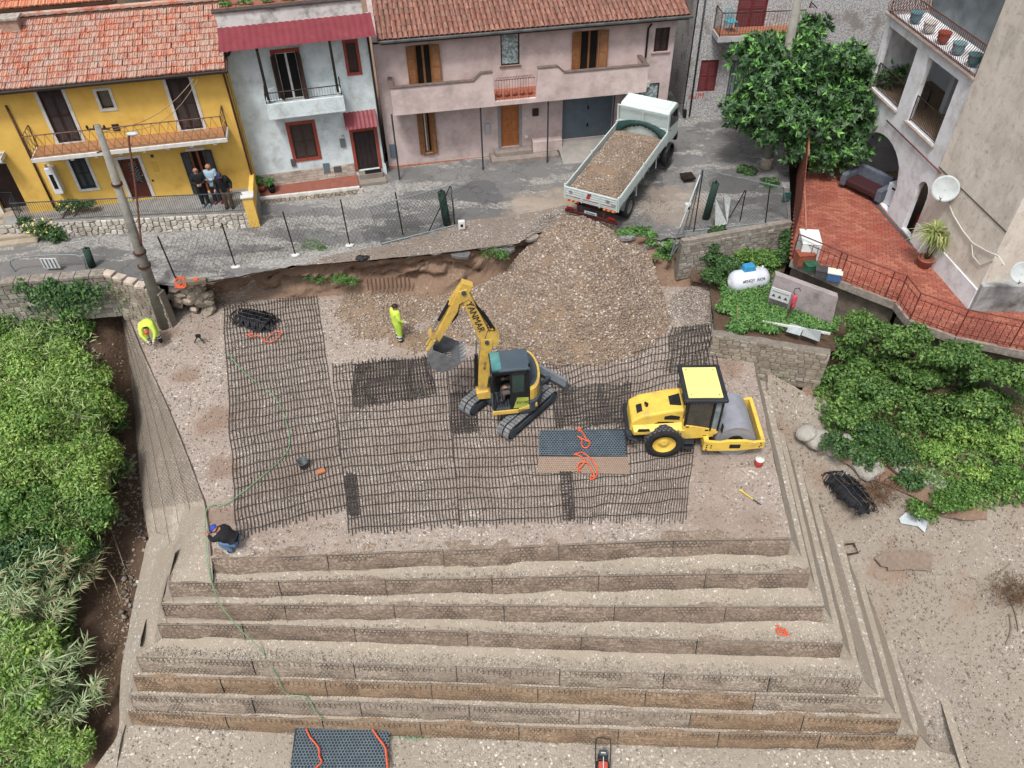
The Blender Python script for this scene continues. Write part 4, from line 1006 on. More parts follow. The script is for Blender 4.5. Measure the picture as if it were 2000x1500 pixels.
for h_,mm,nm in ((bw1,M_brn,'lace_curtain_window'),(lw,M_brn,'low_window')):
    mb = MB(); framebox(mb,h_[0] + .05,h_[1] - .05,h_[2] + .05,h_[3] - .05,.05,.03,.1); a = mb.build(nm,mm,kr); q = MB(); q.box(h_[0] + .04,h_[1] - .04,.08,.09,h_[2] + .04,h_[3] - .04)
    g = NG(nm + '_glass'); v = g.coord(); cc = g.mix(g.ramp(g.noise(v,9,5,.7),[(.45,0.0),(.6,1.0)]),'#6d8285','#b9c6c6'); q.build('pane',g.fin(cc,.25,0,.5),a)
    q = MB(); q.box(h_[0] - .06,h_[1] + .06,-.06,.1,h_[2] - .05,h_[2] - .002); q.build('sill',M_wood2,a)
closed_shutters(kr,'side_window',sw_,M_brn,None,sill=mat('sill_pink','#a88f8c'))
mb = MB(); mb.box(fd[0],fd[1],.08,.14,0,fd[3]); a = mb.build('front_door',mat('orange_pine','#a8652e','#955625',9,.5),kr)
for i in range(2):
    for z,hh in ((.15,.55),(.78,.45),(1.3,.42)):
        x = fd[0] + .09 + i * (fd[1] - fd[0]) / 2; q = MB(); q.box(x,x + (fd[1] - fd[0]) / 2 - .16,.06,.08,z,min(z + hh,fd[3] - .08)); q.build('door_panel',MATS['orange_pine'],a,bevel=.008)
q = MB(); framebox(q,fd[0],fd[1],0,fd[3],.13,-.025,.02,False); q.build('surround',mat('grey_stone_trim','#7c7d80','#8b8c8e',5,.8),a)
# garage door: ribbed sheet
mb = MB(); n = 26; x = gar[0]; w_ = (gar[1] - gar[0]) / n
mb.box(gar[0],gar[1],.12,.14,gar[2],gar[3])
gd_ = mb.build('garage_door',mat('blue_grey_metal','#65747e','#5a6872',3,.5,.2,dirt='#7b858a',dscale=3,damt=.3),kr)
for i in range(n): q = MB(); q.box(gar[0] + w_ * (i + .12),gar[0] + w_ * (i + .82),.1,.119,gar[2],gar[3],top=None); q.build('rib',MATS['blue_grey_metal'],gd_)
q = MB(); framebox(q,gar[0],gar[1],gar[2],gar[3],.06,-.02,.0,False); q.build('frame',mat('slate_frame','#4b565e'),gd_)
for z in (.55,1.35): q = MB(); q.box((gar[0] + gar[1]) / 2 - .03,(gar[0] + gar[1]) / 2 + .03,.06,.1,z,z + .15); q.build('handle',M_dark,gd_)
# balcony with parapet; railing in its middle
ko = 1.15; c0 = K.px(768,222,ko)[0]; c3 = K.px(1262,180,ko)[0]; m0 = K.px(968,205,ko)[0]; m1 = K.px(1046,198,ko)[0]
zbot = (K.px(768,222,ko)[1] + K.px(1262,184,ko)[1]) / 2; ztop = (K.px(762,171,ko)[1] + K.px(1265,131,ko)[1]) / 2
mb = MB(); mb.box(c0,c3,-ko + .002,0,zbot,zbot + .18); bs = mb.build('balcony_slab',M_pnk,kr)
q = MB(); q.box(c0 + .1,c3 - .1,-ko + .15,-.0,zbot + .181,zbot + .2); q.build('balcony_floor',mat('terracotta_floor','#a15a3f','#8d4f38',5,.7),bs)
hi = .28
mb = MB(); mb.prism([(c0,zbot),(m0,zbot),(m0 - .1,ztop + hi),(m0 - .55,ztop + hi),(m0 - .85,ztop),(c0,ztop)],-ko,-ko + .14); mb.box(c0,c0 + .12,-ko + .141,0,zbot,ztop - .03); mb.build('balcony_parapet',M_pnk,kr)
mb = MB(); mb.prism([(m1,zbot),(c3,zbot),(c3,ztop),(m1 + 1.2,ztop),(m1 + .9,ztop + hi),(m1 + .1,ztop + hi)],-ko,-ko + .14); mb.box(c3 - .12,c3,-ko + .141,0,zbot,ztop - .03); mb.build('balcony_parapet',M_pnk,kr)
M_cop2 = mat('dirty_coping','#6f6058','#574b46',5,.9)
for pl_ in ([(c0 - .03,ztop),(m0 - .85,ztop),(m0 - .55,ztop + hi),(m0 - .08,ztop + hi)],[(m1 + .08,ztop + hi),(m1 + .9,ztop + hi),(m1 + 1.2,ztop),(c3 + .03,ztop)]):
    mb = MB(); poly = pl_ + [(x,z + .04) for x,z in reversed(pl_)]; mb.prism(poly,-ko - .03,-ko + .17); mb.build('coping',M_cop2,kr)
for xx in (c0 + .06,c3 - .06): mb = MB(); mb.box(xx - .09,xx + .09,-ko + .17,0,ztop - .03,ztop + .01); mb.build('coping',M_cop2,kr)
mb = MB(); n = 14
for i in range(n):
    a = m0 + .05 + (m1 - m0 - .1) * i / n; b = a + (m1 - m0 - .1) / n * 2; hh = ztop + .1 - zbot - .18
    if i < n - 1: mb.tube([(a,-ko + .07,zbot + .2),(a,-ko + .07,zbot + .2 + hh * .75)] + [((a + b) / 2 - (b - a) / 2 * math.cos(t),-ko + .07,zbot + .2 + hh * .75 + .17 * math.sin(t)) for t in (PI * .17,PI * .33,PI * .5,PI * .67,PI * .83)] + [(b,-ko + .07,zbot + .2 + hh * .75)],.008,4)
mb.tube([(m0,-ko + .07,zbot + .2 + hh * .8),(m1,-ko + .07,zbot + .2 + hh * .8)],.012,4); mb.build('arched_railing',mat('rust_iron','#6b4238','#4f332d',6,.7,.3),kr)
# posts, pipes, base plinth, steps
for u,vb in ((940,328),(1070,305),(768,345)):
    x = K.px(u,250,ko - .15)[0]; mb = MB(); mb.cyl((x,-ko + .15,-.65),(x,-ko + .15,zbot),.035,n=8); mb.build('balcony_post',mat('grey_post','#3d4043',None,3,.5,.3),kr)
pipe(kr,[(K.px(1268,45)[0],-.3,kt),(K.px(1265,60)[0],-.06,kt - .25),(K.px(1258,130)[0],-.06,zbot + 1)],MATS['black_pipe'])
x0_,z0_ = K.px(790,340); mb = MB(); mb.box(kL,fd[0] - .5,-.03,0,-.8,-.35); mb.build('tile_plinth',mat('tile_plinth','#9b5a41','#b07a5e',9,.8),kr)
def Ks(u,v,z): p = at(u,v,z); d = p.xy - K.a; return d.dot(K.e),d.dot(K.n)
mb = MB(); mb.box(kL,fd[0] - .75,-.9,-.03,-.75,-.5); mb.build('tile_walk',MATS['tile_plinth'],kr)
mb = MB(); mb.box(fd[0] - .75,gar[0] - .35,-1.15,0,-.8,-.42); s1_ = mb.build('entrance_step',mat('grey_step_stone','#8d8179','#7a706a',4,.9,bump=.3),kr,bevel=.015)
q = MB(); q.box(fd[0] - .55,gar[0] - .35,-.8,0,-.42,-.2); q.build('middle_step',MATS['grey_step_stone'],s1_,bevel=.015); q = MB(); q.box(fd[0] - .35,fd[1] + .5,-.45,0,-.2,-.02); q.build('top_step',MATS['grey_step_stone'],s1_,bevel=.015)
mb = MB(); mb.box(fd[1] + .55,gar[0] - .12,-.4,0,-.2,.3); mb.build('masonry_bench',M_pnk,kr,bevel=.02)
rp = [Ks(u,v,z) for u,v,z in ((1088,310,1.9),(1180,308,1.95))]
mb = MB(); V_ = [(gar[0] - .3,0,.05),(gar[1] + .4,0,.07),(gar[1] + .2,-1.6,-.38),(gar[0] - .25,-1.45,-.46)]; mb.add(V_ + [(a,b,-.9) for a,b,c in V_],[(0,1,2,3),(0,3,7,4),(3,2,6,7),(2,1,5,6)]); mb.build('garage_ramp',mat('ramp_concrete','#8f8a83','#7a7671',2,.9,bump=.3),kr)
for (u0,v0,u1,v1),nm,m in [((948,242,957,261),'meter_box',mat('white_box','#9aa3ab',None,3,.5)),((1040,213,1052,226),'letter_box',M_brn),((1024,229,1030,234),'door_bell',M_trim),((1025,265,1031,270),'socket_cover',M_trim),((760,283,776,307),'meter_box',mat('dark_glass_box','#566874',None,3,.3)),((1258,160,1268,170),'vent_ring',M_trim)]:
    r_ = K.rect(u0,v0,u1,v1,.05); mb = MB(); mb.box(r_[0],r_[1],-.07,-.0,r_[2],r_[3]); mb.build(nm,m,kr,bevel=.006)
M_roofk = roof_mat('dull_red_barrel_tiles','#74493d','#875849','#9d705f','#6b564c',.45)
ek = -.5; eL = K.px(737,78,.5)[0]; eR = K.px(1352,35,.5)[0]; ek_z = (K.px(740,78,.5)[1] + K.px(1350,33,.5)[1]) / 2
tile_roof(kr,eL,eR,ek,ek_z,.30,5.2,.2,.36,'barrel',M_roofk,M_und)
mb = MB(); mb.tube([(eL,ek - .05,ek_z - .03),(eR,ek - .05,ek_z - .03)],.06,7); mb.build('gutter',mat('zinc_gutter','#5d6262','#43484a',3,.5,.4),kr)
mb = MB(); mb.box(eL + .1,eR - .1,ek + .02,0,ek_z - .16,ek_z - .101); mb.build('eave_boards',M_und,kr)

# ---------------------------------------------------------------- rough white house behind the lorry
Wf = Fac(at(1360,225,2.4),3,2.4)
g = NG('rough_plaster'); v = g.coord(); c_ = g.mix(g.ramp(g.noise(v,14,8,.8),[(.42,0.0),(.56,1.0)]),'#7c7977','#c3c4c5'); c_ = g.mix(g.ramp(g.noise(v,.9,6,.7),[(.52,0.0),(.6,.8)]),c_,'#857d77'); g.bump(g.noise(v,16,6,.8),.9,.04); M_rgh = g.fin(c_,.95,0,.1)
wr = Wf.root('rough_white_house','roughly plastered white house with maroon shutters and a corner balcony behind the tree','house')
wL = Wf.px(1335,215)[0]; wT = Wf.px(1385,0)[1] + 2.5; sh = Wf.rect(1370,118,1395,178); gdr = Wf.rect(1430,118,1462,208); ubd = Wf.rect(1445,-10,1490,57); gdr = (gdr[0],gdr[1] + .5,-.0,gdr[3]); udd = (ubd[0],ubd[1],ubd[2],ubd[3] + .3)
rw1 = Wf.rect(1662,88,1690,110); 
mb = MB(); wall(mb,wL,9.5,-.8,wT,[sh,gdr,udd,rw1]); body(mb,wL,9.5,-.8,wT,.2,6); mb.build('wall',M_rgh,wr)
M_mar = mat('maroon_shutter','#5e2428','#6d2b2e',6,.55); closed_shutters(wr,'shuttered_window',sh,M_mar); closed_shutters(wr,'balcony_door',udd,M_mar)
mb = MB(); framebox(mb,gdr[0] + .05,gdr[1] - .05,gdr[2] + .05,gdr[3] - .05,.05,.05,.1); mb.box(gdr[0],gdr[1],.05,.1,.8,.9); a = mb.build('glazed_door',M_iron,wr); q = MB()
q.box(gdr[0] + .04,gdr[1] - .04,.09,.1,gdr[2] + .04,gdr[3] - .04); q.build('pane',mat('dusty_glass','#55616a','#8d979c',4,.3),a)
for i in range(7): q = MB(); x = gdr[0] + .15 + i * .17; q.box(x,x + .02,.06,.085,.05,gdr[3] - .05); q.build('bar',M_iron,a)
q = MB(); q.box(rw1[0],rw1[1],.1,.12,rw1[2],rw1[3]); q.build('dark_opening',M_dark,wr)
wo = 1.0; v0_ = Wf.px(1402,78,wo); v1_ = Wf.px(1592,60,wo); wz = (v0_[1] + v1_[1]) / 2
mb = MB(); mb.box(v0_[0],v1_[0],-wo,0,wz - .22,wz); a = mb.build('balcony_slab',mat('pale_grey_slab','#a9acac','#94979a',3,.9),wr); q = MB(); q.box(v0_[0] + .05,v1_[0] - .05,-wo + .05,0,wz + .001,wz + .02); q.build('balcony_floor',mat('ochre_tiles','#a0644a','#8d5942',4,.7),a)
rail('balcony_railing',wr,[(v0_[0] + .05,-.02,wz),(v0_[0] + .05,-wo + .05,wz),(v1_[0] - .05,-wo + .05,wz),(v1_[0] - .05,-.02,wz)],.95,M_iron,.12,.008)
# graffiti letters on the corner
tx = Wf.px(1360,188); text3('AIM',.42,wr,MT((tx[0],-.01,tx[1])) @ FRONT,mat('red_spray','#b04a34'),'graffiti')
pipe(wr,[(wL + .25,-.05,wT - 1),(wL + .3,-.05,0)],MATS['grey_post'],.04)
# tan stone side wall in the alley between the pink and white houses
al = empty('alley_house',at(1322,190,2.4) + V3((.6,1.0,0)),R(95),'tall tan stone wall side in the narrow alley beside the pink house','house'); M_tanw = mat('tan_rubble_plaster','#7d7060','#6b6052',3,.95,bump=.6,bscale=8,dirt='#5c5248',dscale=1,damt=.45)
mb = MB(); mb.box(0,6,-.4,0,-.8,7.2); mb.build('wall',M_tanw,al)

# ---------------------------------------------------------------- houses behind the ridge line, at the top edge
bp0 = at(-70,26,8.8)
bh = empty('rear_house',(bp0.x,bp0.y,2.2),R(11),'orange tiled roof of the house just behind the yellow house','house')
mb = MB(); mb.box(.3,5.2,.4,7,-1,6.6); mb.build('wall',mat('grey_plaster','#8a8782','#9a9791',2,.9),bh); tile_roof(bh,0,5.4,0,6.6,.33,5,.24,.4,'flat',roof_mat('orange_tiles','#b5603c','#c2714a','#d08a62','#a08f82',.35),M_und)
# ================================================================ building with arches, terrace and garden
N0 = at(1895,600,2.2); F0 = at(1665,335,2.2); adg = math.degrees(math.atan2(N0.y - F0.y,N0.x - F0.x))
G = Fac(F0,adg,2.2)
ar = G.root('arched_building','tall weathered building with a white arcade, loggia and blank tan wall at the right','building')
M_aw = mat('weathered_whitewash','#dcdfe3','#cdd0d5',1.2,.92,bump=.25,bscale=20,dirt='#a9a6a0',dscale=1.1,damt=.42)
g = NG('stained_tan_wall'); v = g.coord(); c_ = g.mix(g.ramp(g.noise(v,.9,8,.7),[(.35,0.0),(.65,1.0)]),'#c9bfb0','#dad2c6'); mp = g.n('Mapping'); mp.inputs['Scale'].default_value = (1.0,1,.45); g.l(v,mp.inputs[0])
c_ = g.mix(g.ramp(g.noise(mp.outputs[0],1.6,6,.7),[(.48,0.0),(.7,.55)]),c_,'#9a9289'); c_ = g.mix(g.ramp(g.noise(v,3.5,8,.85),[(.53,0.0),(.66,.6)]),c_,'#81786b'); g.bump(g.noise(v,12,7,.8),.6,.03); M_tan = g.fin(c_,.95,0,.1)
sl0 = (G.px(1730,25)[0] + G.px(1700,180)[0]) / 2; sc = (G.px(1895,150)[0] + G.px(1785,480)[0]) / 2; sn = G.px(1895,600)[0]
zs = (G.px(1730,25)[1] + G.px(1895,148)[1]) / 2
def grect(tl,br): a = G.px(*tl); b = G.px(*br); return [a[0],b[0],b[1],a[1]]
o1 = grect((1737,52),(1757,226)); o1[1] = G.px(1794,90)[0]; o2 = grect((1815,110),(1830,286)); o2[1] = G.px(1872,158)[0]; zb = (o1[2] + o2[2]) / 2; o1[2] = o2[2] = zb; zt = (o1[3] + o2[3]) / 2; o1[3] = o2[3] = zt
a2 = [G.px(1764,444)[0],G.px(1783,484)[0] ,0,G.px(1797,345)[1],.5]; a2[1] = sc - .03; a2[0] -= .08
a1r = (G.px(1763,331)[0] + G.px(1730,425)[0]) / 2; a1 = [a1r - 3.2,a1r,0,G.px(1722,258)[1],1.2]
mb = MB(); wall(mb,sl0,sc,-.6,zs,[o1,o2,a2,a1],dep=.2); mb.build('arcade_wall',M_aw,ar)
mb = MB(); wall(mb,sc,sn,-.6,10.5,[],y=-.03); mb.quad((sc,-.03,zs),(sc,4,zs),(sc,4,10.5),(sc,-.03,10.5)); mb.quad((sn,-.03,-.6),(sn,5,-.6),(sn,5,10.5),(sn,-.03,10.5)); mb.quad((sc,-.03,10.5),(sn,-.03,10.5),(sn,5,10.5),(sc,5,10.5)); mb.build('tan_wall',M_tan,ar)
mb = MB(); mb.quad((sl0,0,-.6),(sl0,6,-.6),(sl0,6,zs),(sl0,0,zs)); mb.quad((sl0,6,-.6),(sn,6,-.6),(sn,6,10),(sl0,6,10)); mb.build('rear_wall',M_aw,ar)
# rooms behind the openings
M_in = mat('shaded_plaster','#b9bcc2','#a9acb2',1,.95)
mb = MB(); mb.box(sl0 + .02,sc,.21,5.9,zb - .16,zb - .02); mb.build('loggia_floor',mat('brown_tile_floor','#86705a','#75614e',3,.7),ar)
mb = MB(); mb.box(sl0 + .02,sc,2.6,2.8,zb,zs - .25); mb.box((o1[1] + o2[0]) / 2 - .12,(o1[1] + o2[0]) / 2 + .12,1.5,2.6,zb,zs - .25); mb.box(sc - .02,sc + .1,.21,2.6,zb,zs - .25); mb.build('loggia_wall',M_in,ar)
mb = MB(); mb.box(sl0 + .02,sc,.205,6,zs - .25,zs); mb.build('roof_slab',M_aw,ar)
mb = MB(); mb.box(sl0 + .02,sc,3.4,3.5,-.3,zb - .17); mb.box(sc + .0,sc + .1,.21,3.5,-.3,zb - .17); mb.build('porch_inner_wall',mat('porch_plaster_shaded','#6d6258','#5a5048',1,.95),ar)  # plaster colour darkened: the porch's inner shade is put into it
mb = MB(); mb.box(sl0 - .12,sc + .02,-.14,.1,zs,zs + .07); mb.build('slab_edge',mat('rose_concrete','#8f7a72','#a39a94',4,.9),ar)
M_rbr = mat('red_brown_iron','#5c2f28','#71402f',7,.6,.3)
for o_ in (o1,o2): rail('loggia_railing',ar,[(o_[0] + .03,.08,zb),(o_[1] - .03,.08,zb)],.95,M_iron,.1,.01); mb = MB(); mb.box(o_[0] - .05,o_[1] + .05,-.1,.3,zb - .06,zb - .002); mb.build('sill',MATS['rose_concrete'],ar)
rail('terrace_railing',ar,[(sl0 + .02,2.0,zs + .07),(sl0 + .02,-.02,zs + .07),(sc - .03,-.02,zs + .07)],1.0,M_rbr,.11,.012,belly=.22)
mb = MB(); mb.box(sl0 + .1,sc,1.5,1.6,zs,zs + 2.4); mb.build('veranda_glass',mat('veranda_glass','#4f575c','#6a7276',1.5,.25),ar)
mb = MB(); mb.box(sl0 - .1,sc,1.45,6.2,zs + 2.4,zs + 2.5); mb.build('veranda_roof',M_aw,ar)
q0 = G.px(1733,238); q1 = G.px(1842,335); pipe(ar,[(q0[0],-.05,(q0[1] + q1[1]) / 2),(q1[0],-.05,(q0[1] + q1[1]) / 2)],M_rbr,.025,'wall_rail')
pcut = G.px(1822,560)[1]
mb = MB(); mb.box(sc + .05,sn,-.09,-.031,-.5,.75); mb.build('plinth',M_aw,ar)
mb = MB(); mb.box(sc,sn,-.05,-.035,2.95,2.99); mb.build('string_line',mat('dark_line','#57514b'),ar)
# near block at the corner, facing the camera
p1 = at(1897,606,2.2); p2 = at(2010,606,2.2)
cb = empty('corner_block',p1,math.atan2(p2.y - p1.y,p2.x - p1.x),'grey concrete block end of the building at the right edge, with a dark stained foot','building')
mb = MB(); mb.box(0.0,6,0,1.2,-.6,1.0); mb.build('low_block',mat('stained_grey_concrete','#9d9fa0','#8a8c8b',2,.9,bump=.3,dirt='#55534c',dscale=1.3,damt=.45),cb,bevel=.03)
mb = MB(); mb.box(.55,6,1.2,4,-.6,10.5); mb.build('end_wall',mat('grey_end_wall','#8f8e8b','#807e7a',2,.9,bump=.4,dirt='#66615b',dscale=1.5,damt=.45),cb)
# drain pipe / cable on the tan wall
def gp(u,v,off=.08): a = G.px(u,v,off); return (a[0],-off,a[1])
pipe(ar,[gp(1852,395),gp(1862,420),gp(1880,450),gp(1900,475),gp(1930,492),gp(1950,500),gp(1962,518)],mat('white_cable','#c3c0b6'),.022,'cable')
pipe(ar,[gp(1898,478),gp(1900,500),gp(1915,518),gp(1935,510),gp(1948,502)],MATS['white_cable'],.018,'cable')
def dish(name,loc,face,r_,label):
    root = empty(name,loc,0,label,'satellite dish'); f = V3(face).normalized(); M_ = f.to_track_quat('Z','Y').to_matrix().to_4x4()
    n,m_ = 24,6; mb = MB(); mb.lathe([(r_ * i / m_ + .001,.22 * r_ * (i / m_) ** 2) for i in range(m_ + 1)] + [(r_ * i / m_ + .001,.22 * r_ * (i / m_) ** 2 - .02) for i in range(m_,-1,-1)],n,M_); mb.build('reflector',mat('dish_white','#b9c0c0','#a7aeae',3,.5),root,True)
    q = MB(); q.tube([M_ @ V3((0,-r_,.2 * r_)),M_ @ V3((0,-r_ * .6,r_ * .9))],.02,5); q.tube([M_ @ V3((0,-.05,0)),M_ @ V3((0,-.15,-.35))],.035,6); q.build('arm',mat('grey_metal2','#7b7f80',None,3,.5,.4),root); q = MB(); q.ell(M_ @ V3((0,-r_ * .6,r_ * .9)),(.06,.06,.08),M=M_.to_3x3()); q.build('receiver',M_trim,root,True)
gx = lambda u,v,o_: (lambda a: V3((G.a.x + G.e.x * a[0] - G.n.x * o_,G.a.y + G.e.y * a[0] - G.n.y * o_,a[1] + 2.2)))(G.px(u,v,o_))
dish('satellite_dish',gx(1847,368,.35),(-.55,-.75,.35),.44,'round white satellite dish between the small arch and the tan wall')
dish('satellite_dish',at(1998,532,4.2),(-.45,-.8,.35),.36,'white satellite dish cut by the right edge of the picture')
# sofa, freezer, red chair under the arches
so_ = empty('garden_sofa',(G.a.x + G.e.x * (a1[1] - 1.5) - G.n.x * .3 ,G.a.y + G.e.y * (a1[1] - 1.5) - G.n.y * .3,2.2),G.r + .5,'blue grey covered sofa under the large arch','sofa'); M_sofa = mat('slate_fabric','#4d525f','#5e6472',5,.9); M_burg = mat('burgundy_fabric','#3b1c20')
for nm,bx_,mm in [('seat',(-.7,.7,-.35,.4,.15,.42),M_burg),('backrest',(-.8,.8,.4,.6,.15,.85),M_sofa),('armrest',(-.95,-.7,-.4,.6,.1,.62),M_sofa),('armrest',(.7,.95,-.4,.6,.1,.62),M_sofa)]: mb = MB(); mb.box(*bx_); mb.build(nm,mm,so_,bevel=.06)
ft_ = empty('under_arch_freezer',(G.a.x + G.e.x * (a1[1] - .5) + G.n.x * .5,G.a.y + G.e.y * (a1[1] - .5) + G.n.y * .5,2.2),G.r + .3,'white appliance standing beside the sofa under the large arch','appliance'); mb = MB(); mb.box(-.3,.3,-.3,.3,0,.9); mb.build('cabinet',mat('appliance_white','#b9bec4',None,3,.4),ft_,bevel=.02); mb = MB(); mb.box(-.1,.1,-.305,-.3,.7,.78); mb.build('panel',M_dark,ft_)
rt = empty('red_table',(G.a.x + G.e.x * (a2[1] - .4) + G.n.x * .8,G.a.y + G.e.y * (a2[1] - .4) + G.n.y * .8,2.2),G.r,'red covered chest with folded cloth inside the small arch','chest'); mb = MB(); mb.box(-.35,.35,-.35,.35,0,.6); mb.build('body',mat('deep_red','#6b1419','#7e1c20',4,.6),rt,bevel=.03); mb = MB(); mb.ell((0,0,.62),(.3,.26,.08),jit=.15); mb.build('cloth',mat('cream_cloth','#9a9282'),rt,True)
lt = empty('loggia_table',(G.a.x + G.e.x * (o1[1] - .5) + G.n.x * .9,G.a.y + G.e.y * (o1[1] - .5) + G.n.y * .9,2.2 + zb),G.r,'small wooden table with dark chair inside the left loggia opening','table'); mb = MB(); mb.box(-.5,.5,-.3,.3,.7,.74); mb.build('top',mat('grey_table','#5a5048'),lt)
for sx in (-.45,.45):
    for sy in (-.25,.25): mb = MB(); mb.box(sx - .02,sx + .02,sy - .02,sy + .02,0,.7); mb.build('leg',M_iron,lt)
# clutter on the upper terrace
random.seed(5)
cl_specs = [('blue_bucket','#3c7a86'),('white_bag','#b8b8b2'),('red_pot','#8e3a2a'),('blue_jar','#5f8f98'),('teal_crate','#2f6f73')]
for i,(nm,cc) in enumerate(cl_specs):
    s_ = sl0 + .5 + (sc - sl0 - 1) * (i + .5) / 5; p = G.a + G.e * s_ + G.n * .45; e_ = empty(nm,(p.x,p.y,2.2 + zs + .07),G.r,'%s among the clutter on the railed upper terrace' % nm.replace('_',' '),nm.split('_')[1])
    mb = MB(); mb.lathe([(.13,0),(.2,.1),(.22,.32),(.18,.34)],10); mb.build('body',mat(nm,cc,None,3,.6),e_); mb = MB(); mb.lathe([(.2,.3),(.24,.31),(.24,.35),(.19,.35)],10); mb.build('rim',mat(nm + '_rim',cc,None,3,.5),e_)

# ---------------------------------------------------------------- tiled terrace
TZ = 2.15
tb = [at(1547,505,TZ),at(1640,545,TZ),at(1752,588,TZ),at(1778,622,TZ),at(1868,655,TZ),at(2080,700,TZ),at(2080,612,TZ),at(1897,606,TZ),N0,F0 + V3((0,2,0)),at(1560,345,TZ)]
tr_ = empty('tiled_terrace',tb[0].xy.to_3d() + V3((0,0,TZ)),0,'broad terrace paved with small red clay tiles in front of the arcade','terrace'); tr_['category'] = 'terrace'
mb = MB(); o0 = tr_.location; mb.prism([(p.x - o0.x,p.y - o0.y) for p in tb] + [],-.28,-.02,ax='z'); M_rt = mat('red_slab','#7d3f31','#8c4a3a',3,.8); slab = mb.build('paving_slab',M_rt,tr_)
g = NG('red_clay_tile'); v = g.coord('World'); c_ = g.ramp(g.rnd(),[(0,'#8a4a3a'),(.5,'#985644'),(1,'#a3654f')]); c_ = g.mix(g.ramp(g.noise(v,.55,5,.7),[(.48,0.0),(.62,.65)]),c_,'#6e3a32'); c_ = g.mix(g.ramp(g.noise(v,1.1,6),[(.5,0.0),(.7,.5)]),c_,'#a34a33'); M_til = g.fin(c_,.6,0,.35)
poly = [(p.x,p.y) for p in tb]; items = []; dx = V3((math.cos(R(-18)),math.sin(R(-18)))); dy = V3((-dx.y,dx.x)); tw,tl = .27,.135
tm = []
for i in range(3): q = MB(); q.box(-tw / 2 + .006,tw / 2 - .006,-tl / 2 + .006,tl / 2 - .006,-.02,.0 + .003 * i,top=(.006,.006)); tm.append(q.mesh('tile'))
cx0 = sum(p[0] for p in poly) / len(poly); cy0 = sum(p[1] for p in poly) / len(poly)
for i in range(-34,35):
    for j in range(-60,61):
        p = V3((cx0,cy0)) + dx * ((i + (.5 if j % 2 else 0)) * tw) + dy * (j * tl)
        if inpoly(p.x,p.y,poly): items.append((random.choice(tm),MT((p.x - o0.x,p.y - o0.y,0)) @ MR(R(-18) + RU(-.02,.02),4,'Z')))
pieces(tr_,'tile',items,M_til)
mb = MB(); a = at(1668,352,TZ) - o0; b = at(1783,480,TZ) - o0; d_ = (b - a).normalized(); nn_ = V3((-d_.y,d_.x,0)) * .07; mb.add([a - nn_,b - nn_,b + nn_,a + nn_,a - nn_ + V3((0,0,.02)),b - nn_ + V3((0,0,.02)),b + nn_ + V3((0,0,.02)),a + nn_ + V3((0,0,.02))],[(4,5,6,7),(0,1,5,4),(1,2,6,5),(2,3,7,6),(3,0,4,7)]); mb.build('drain_channel',mat('drain_grey','#4e4a4a'),tr_)
mb = MB(); edge = [tb[0],tb[1],tb[2],tb[3],tb[4],tb[5]]
# concrete edge beam and railing
M_ec = mat('crumbly_concrete','#8f877e','#6f665d',6,.95,bump=.6,bscale=14)
ed = empty('terrace_railing',tb[0],0,'long red-brown iron railing along the front edge of the red terrace','railing')
pts = [p - tb[0] for p in edge]; up = V3((0,0,1))
for a,b in zip(pts,pts[1:]):
    L = (b - a).length; n = max(2,int(L / .19)); e_ = (b - a) / n; d = V3((e_.y,-e_.x,0)).normalized(); bars = []
    mb = MB(); mb.tube([a + up * 1.05,b + up * 1.05],.024,5); mb.build('top_rail',M_rbr,ed); mb = MB(); mb.tube([a + up * .8,b + up * .8],.014,4); mb.build('middle_rail',M_rbr,ed); mb = MB(); mb.tube([a + up * .12,b + up * .12],.014,4); mb.build('bottom_rail',M_rbr,ed)
    bar = MB(); bar.cyl((0,0,.0),(0,0,.86),.012,n=5); bm_ = bar.mesh('bar'); bm_.materials.append(M_rbr); post = MB(); post.cyl((0,0,-.1),(0,0,1.06),.024,n=6); pm_ = post.mesh('post'); pm_.materials.append(M_rbr)
    for i in range(n + 1):
        o = NOBJ('post' if i % 8 == 0 else 'bar',pm_ if i % 8 == 0 else bm_); LNK(o); o.parent = ed; o.location = a + e_ * i
rw = empty('rendered_wall',at(1500,590,.55),0,'stained pinkish rendered wall under the terrace corner, behind the fire extinguisher','wall')
A_ = at(1516,532,2.0).xy; B_ = at(1640,572,2.0).xy; A2 = at(1500,590,.5).xy
mb = MB(); zl = -.25; o1_ = rw.location
tl3 = [V3((A_.x,A_.y,1.9)),V3((B_.x,B_.y,1.8))]; bl3 = [V3((A_.x - .1,A_.y - .12,zl)),V3((B_.x + .1,B_.y - .12,zl))]
bk = [p + V3((.05,.25,0)) for p in tl3]; bkb = [V3((p.x,p.y,zl)) for p in bk]
mb.add([p - o1_ for p in bl3 + tl3 + bkb + bk],[(0,1,3,2),(2,3,7,6),(0,2,6,4),(1,5,7,3)]); mb.build('rendered_face',mat('stained_render','#94888a','#a3999a',1.4,.92,bump=.5,bscale=9,dirt='#6d6663',dscale=1.4,damt=.45),rw)
e_ = (B_ - A_).normalized(); ang = math.atan2(e_.y,e_.x)
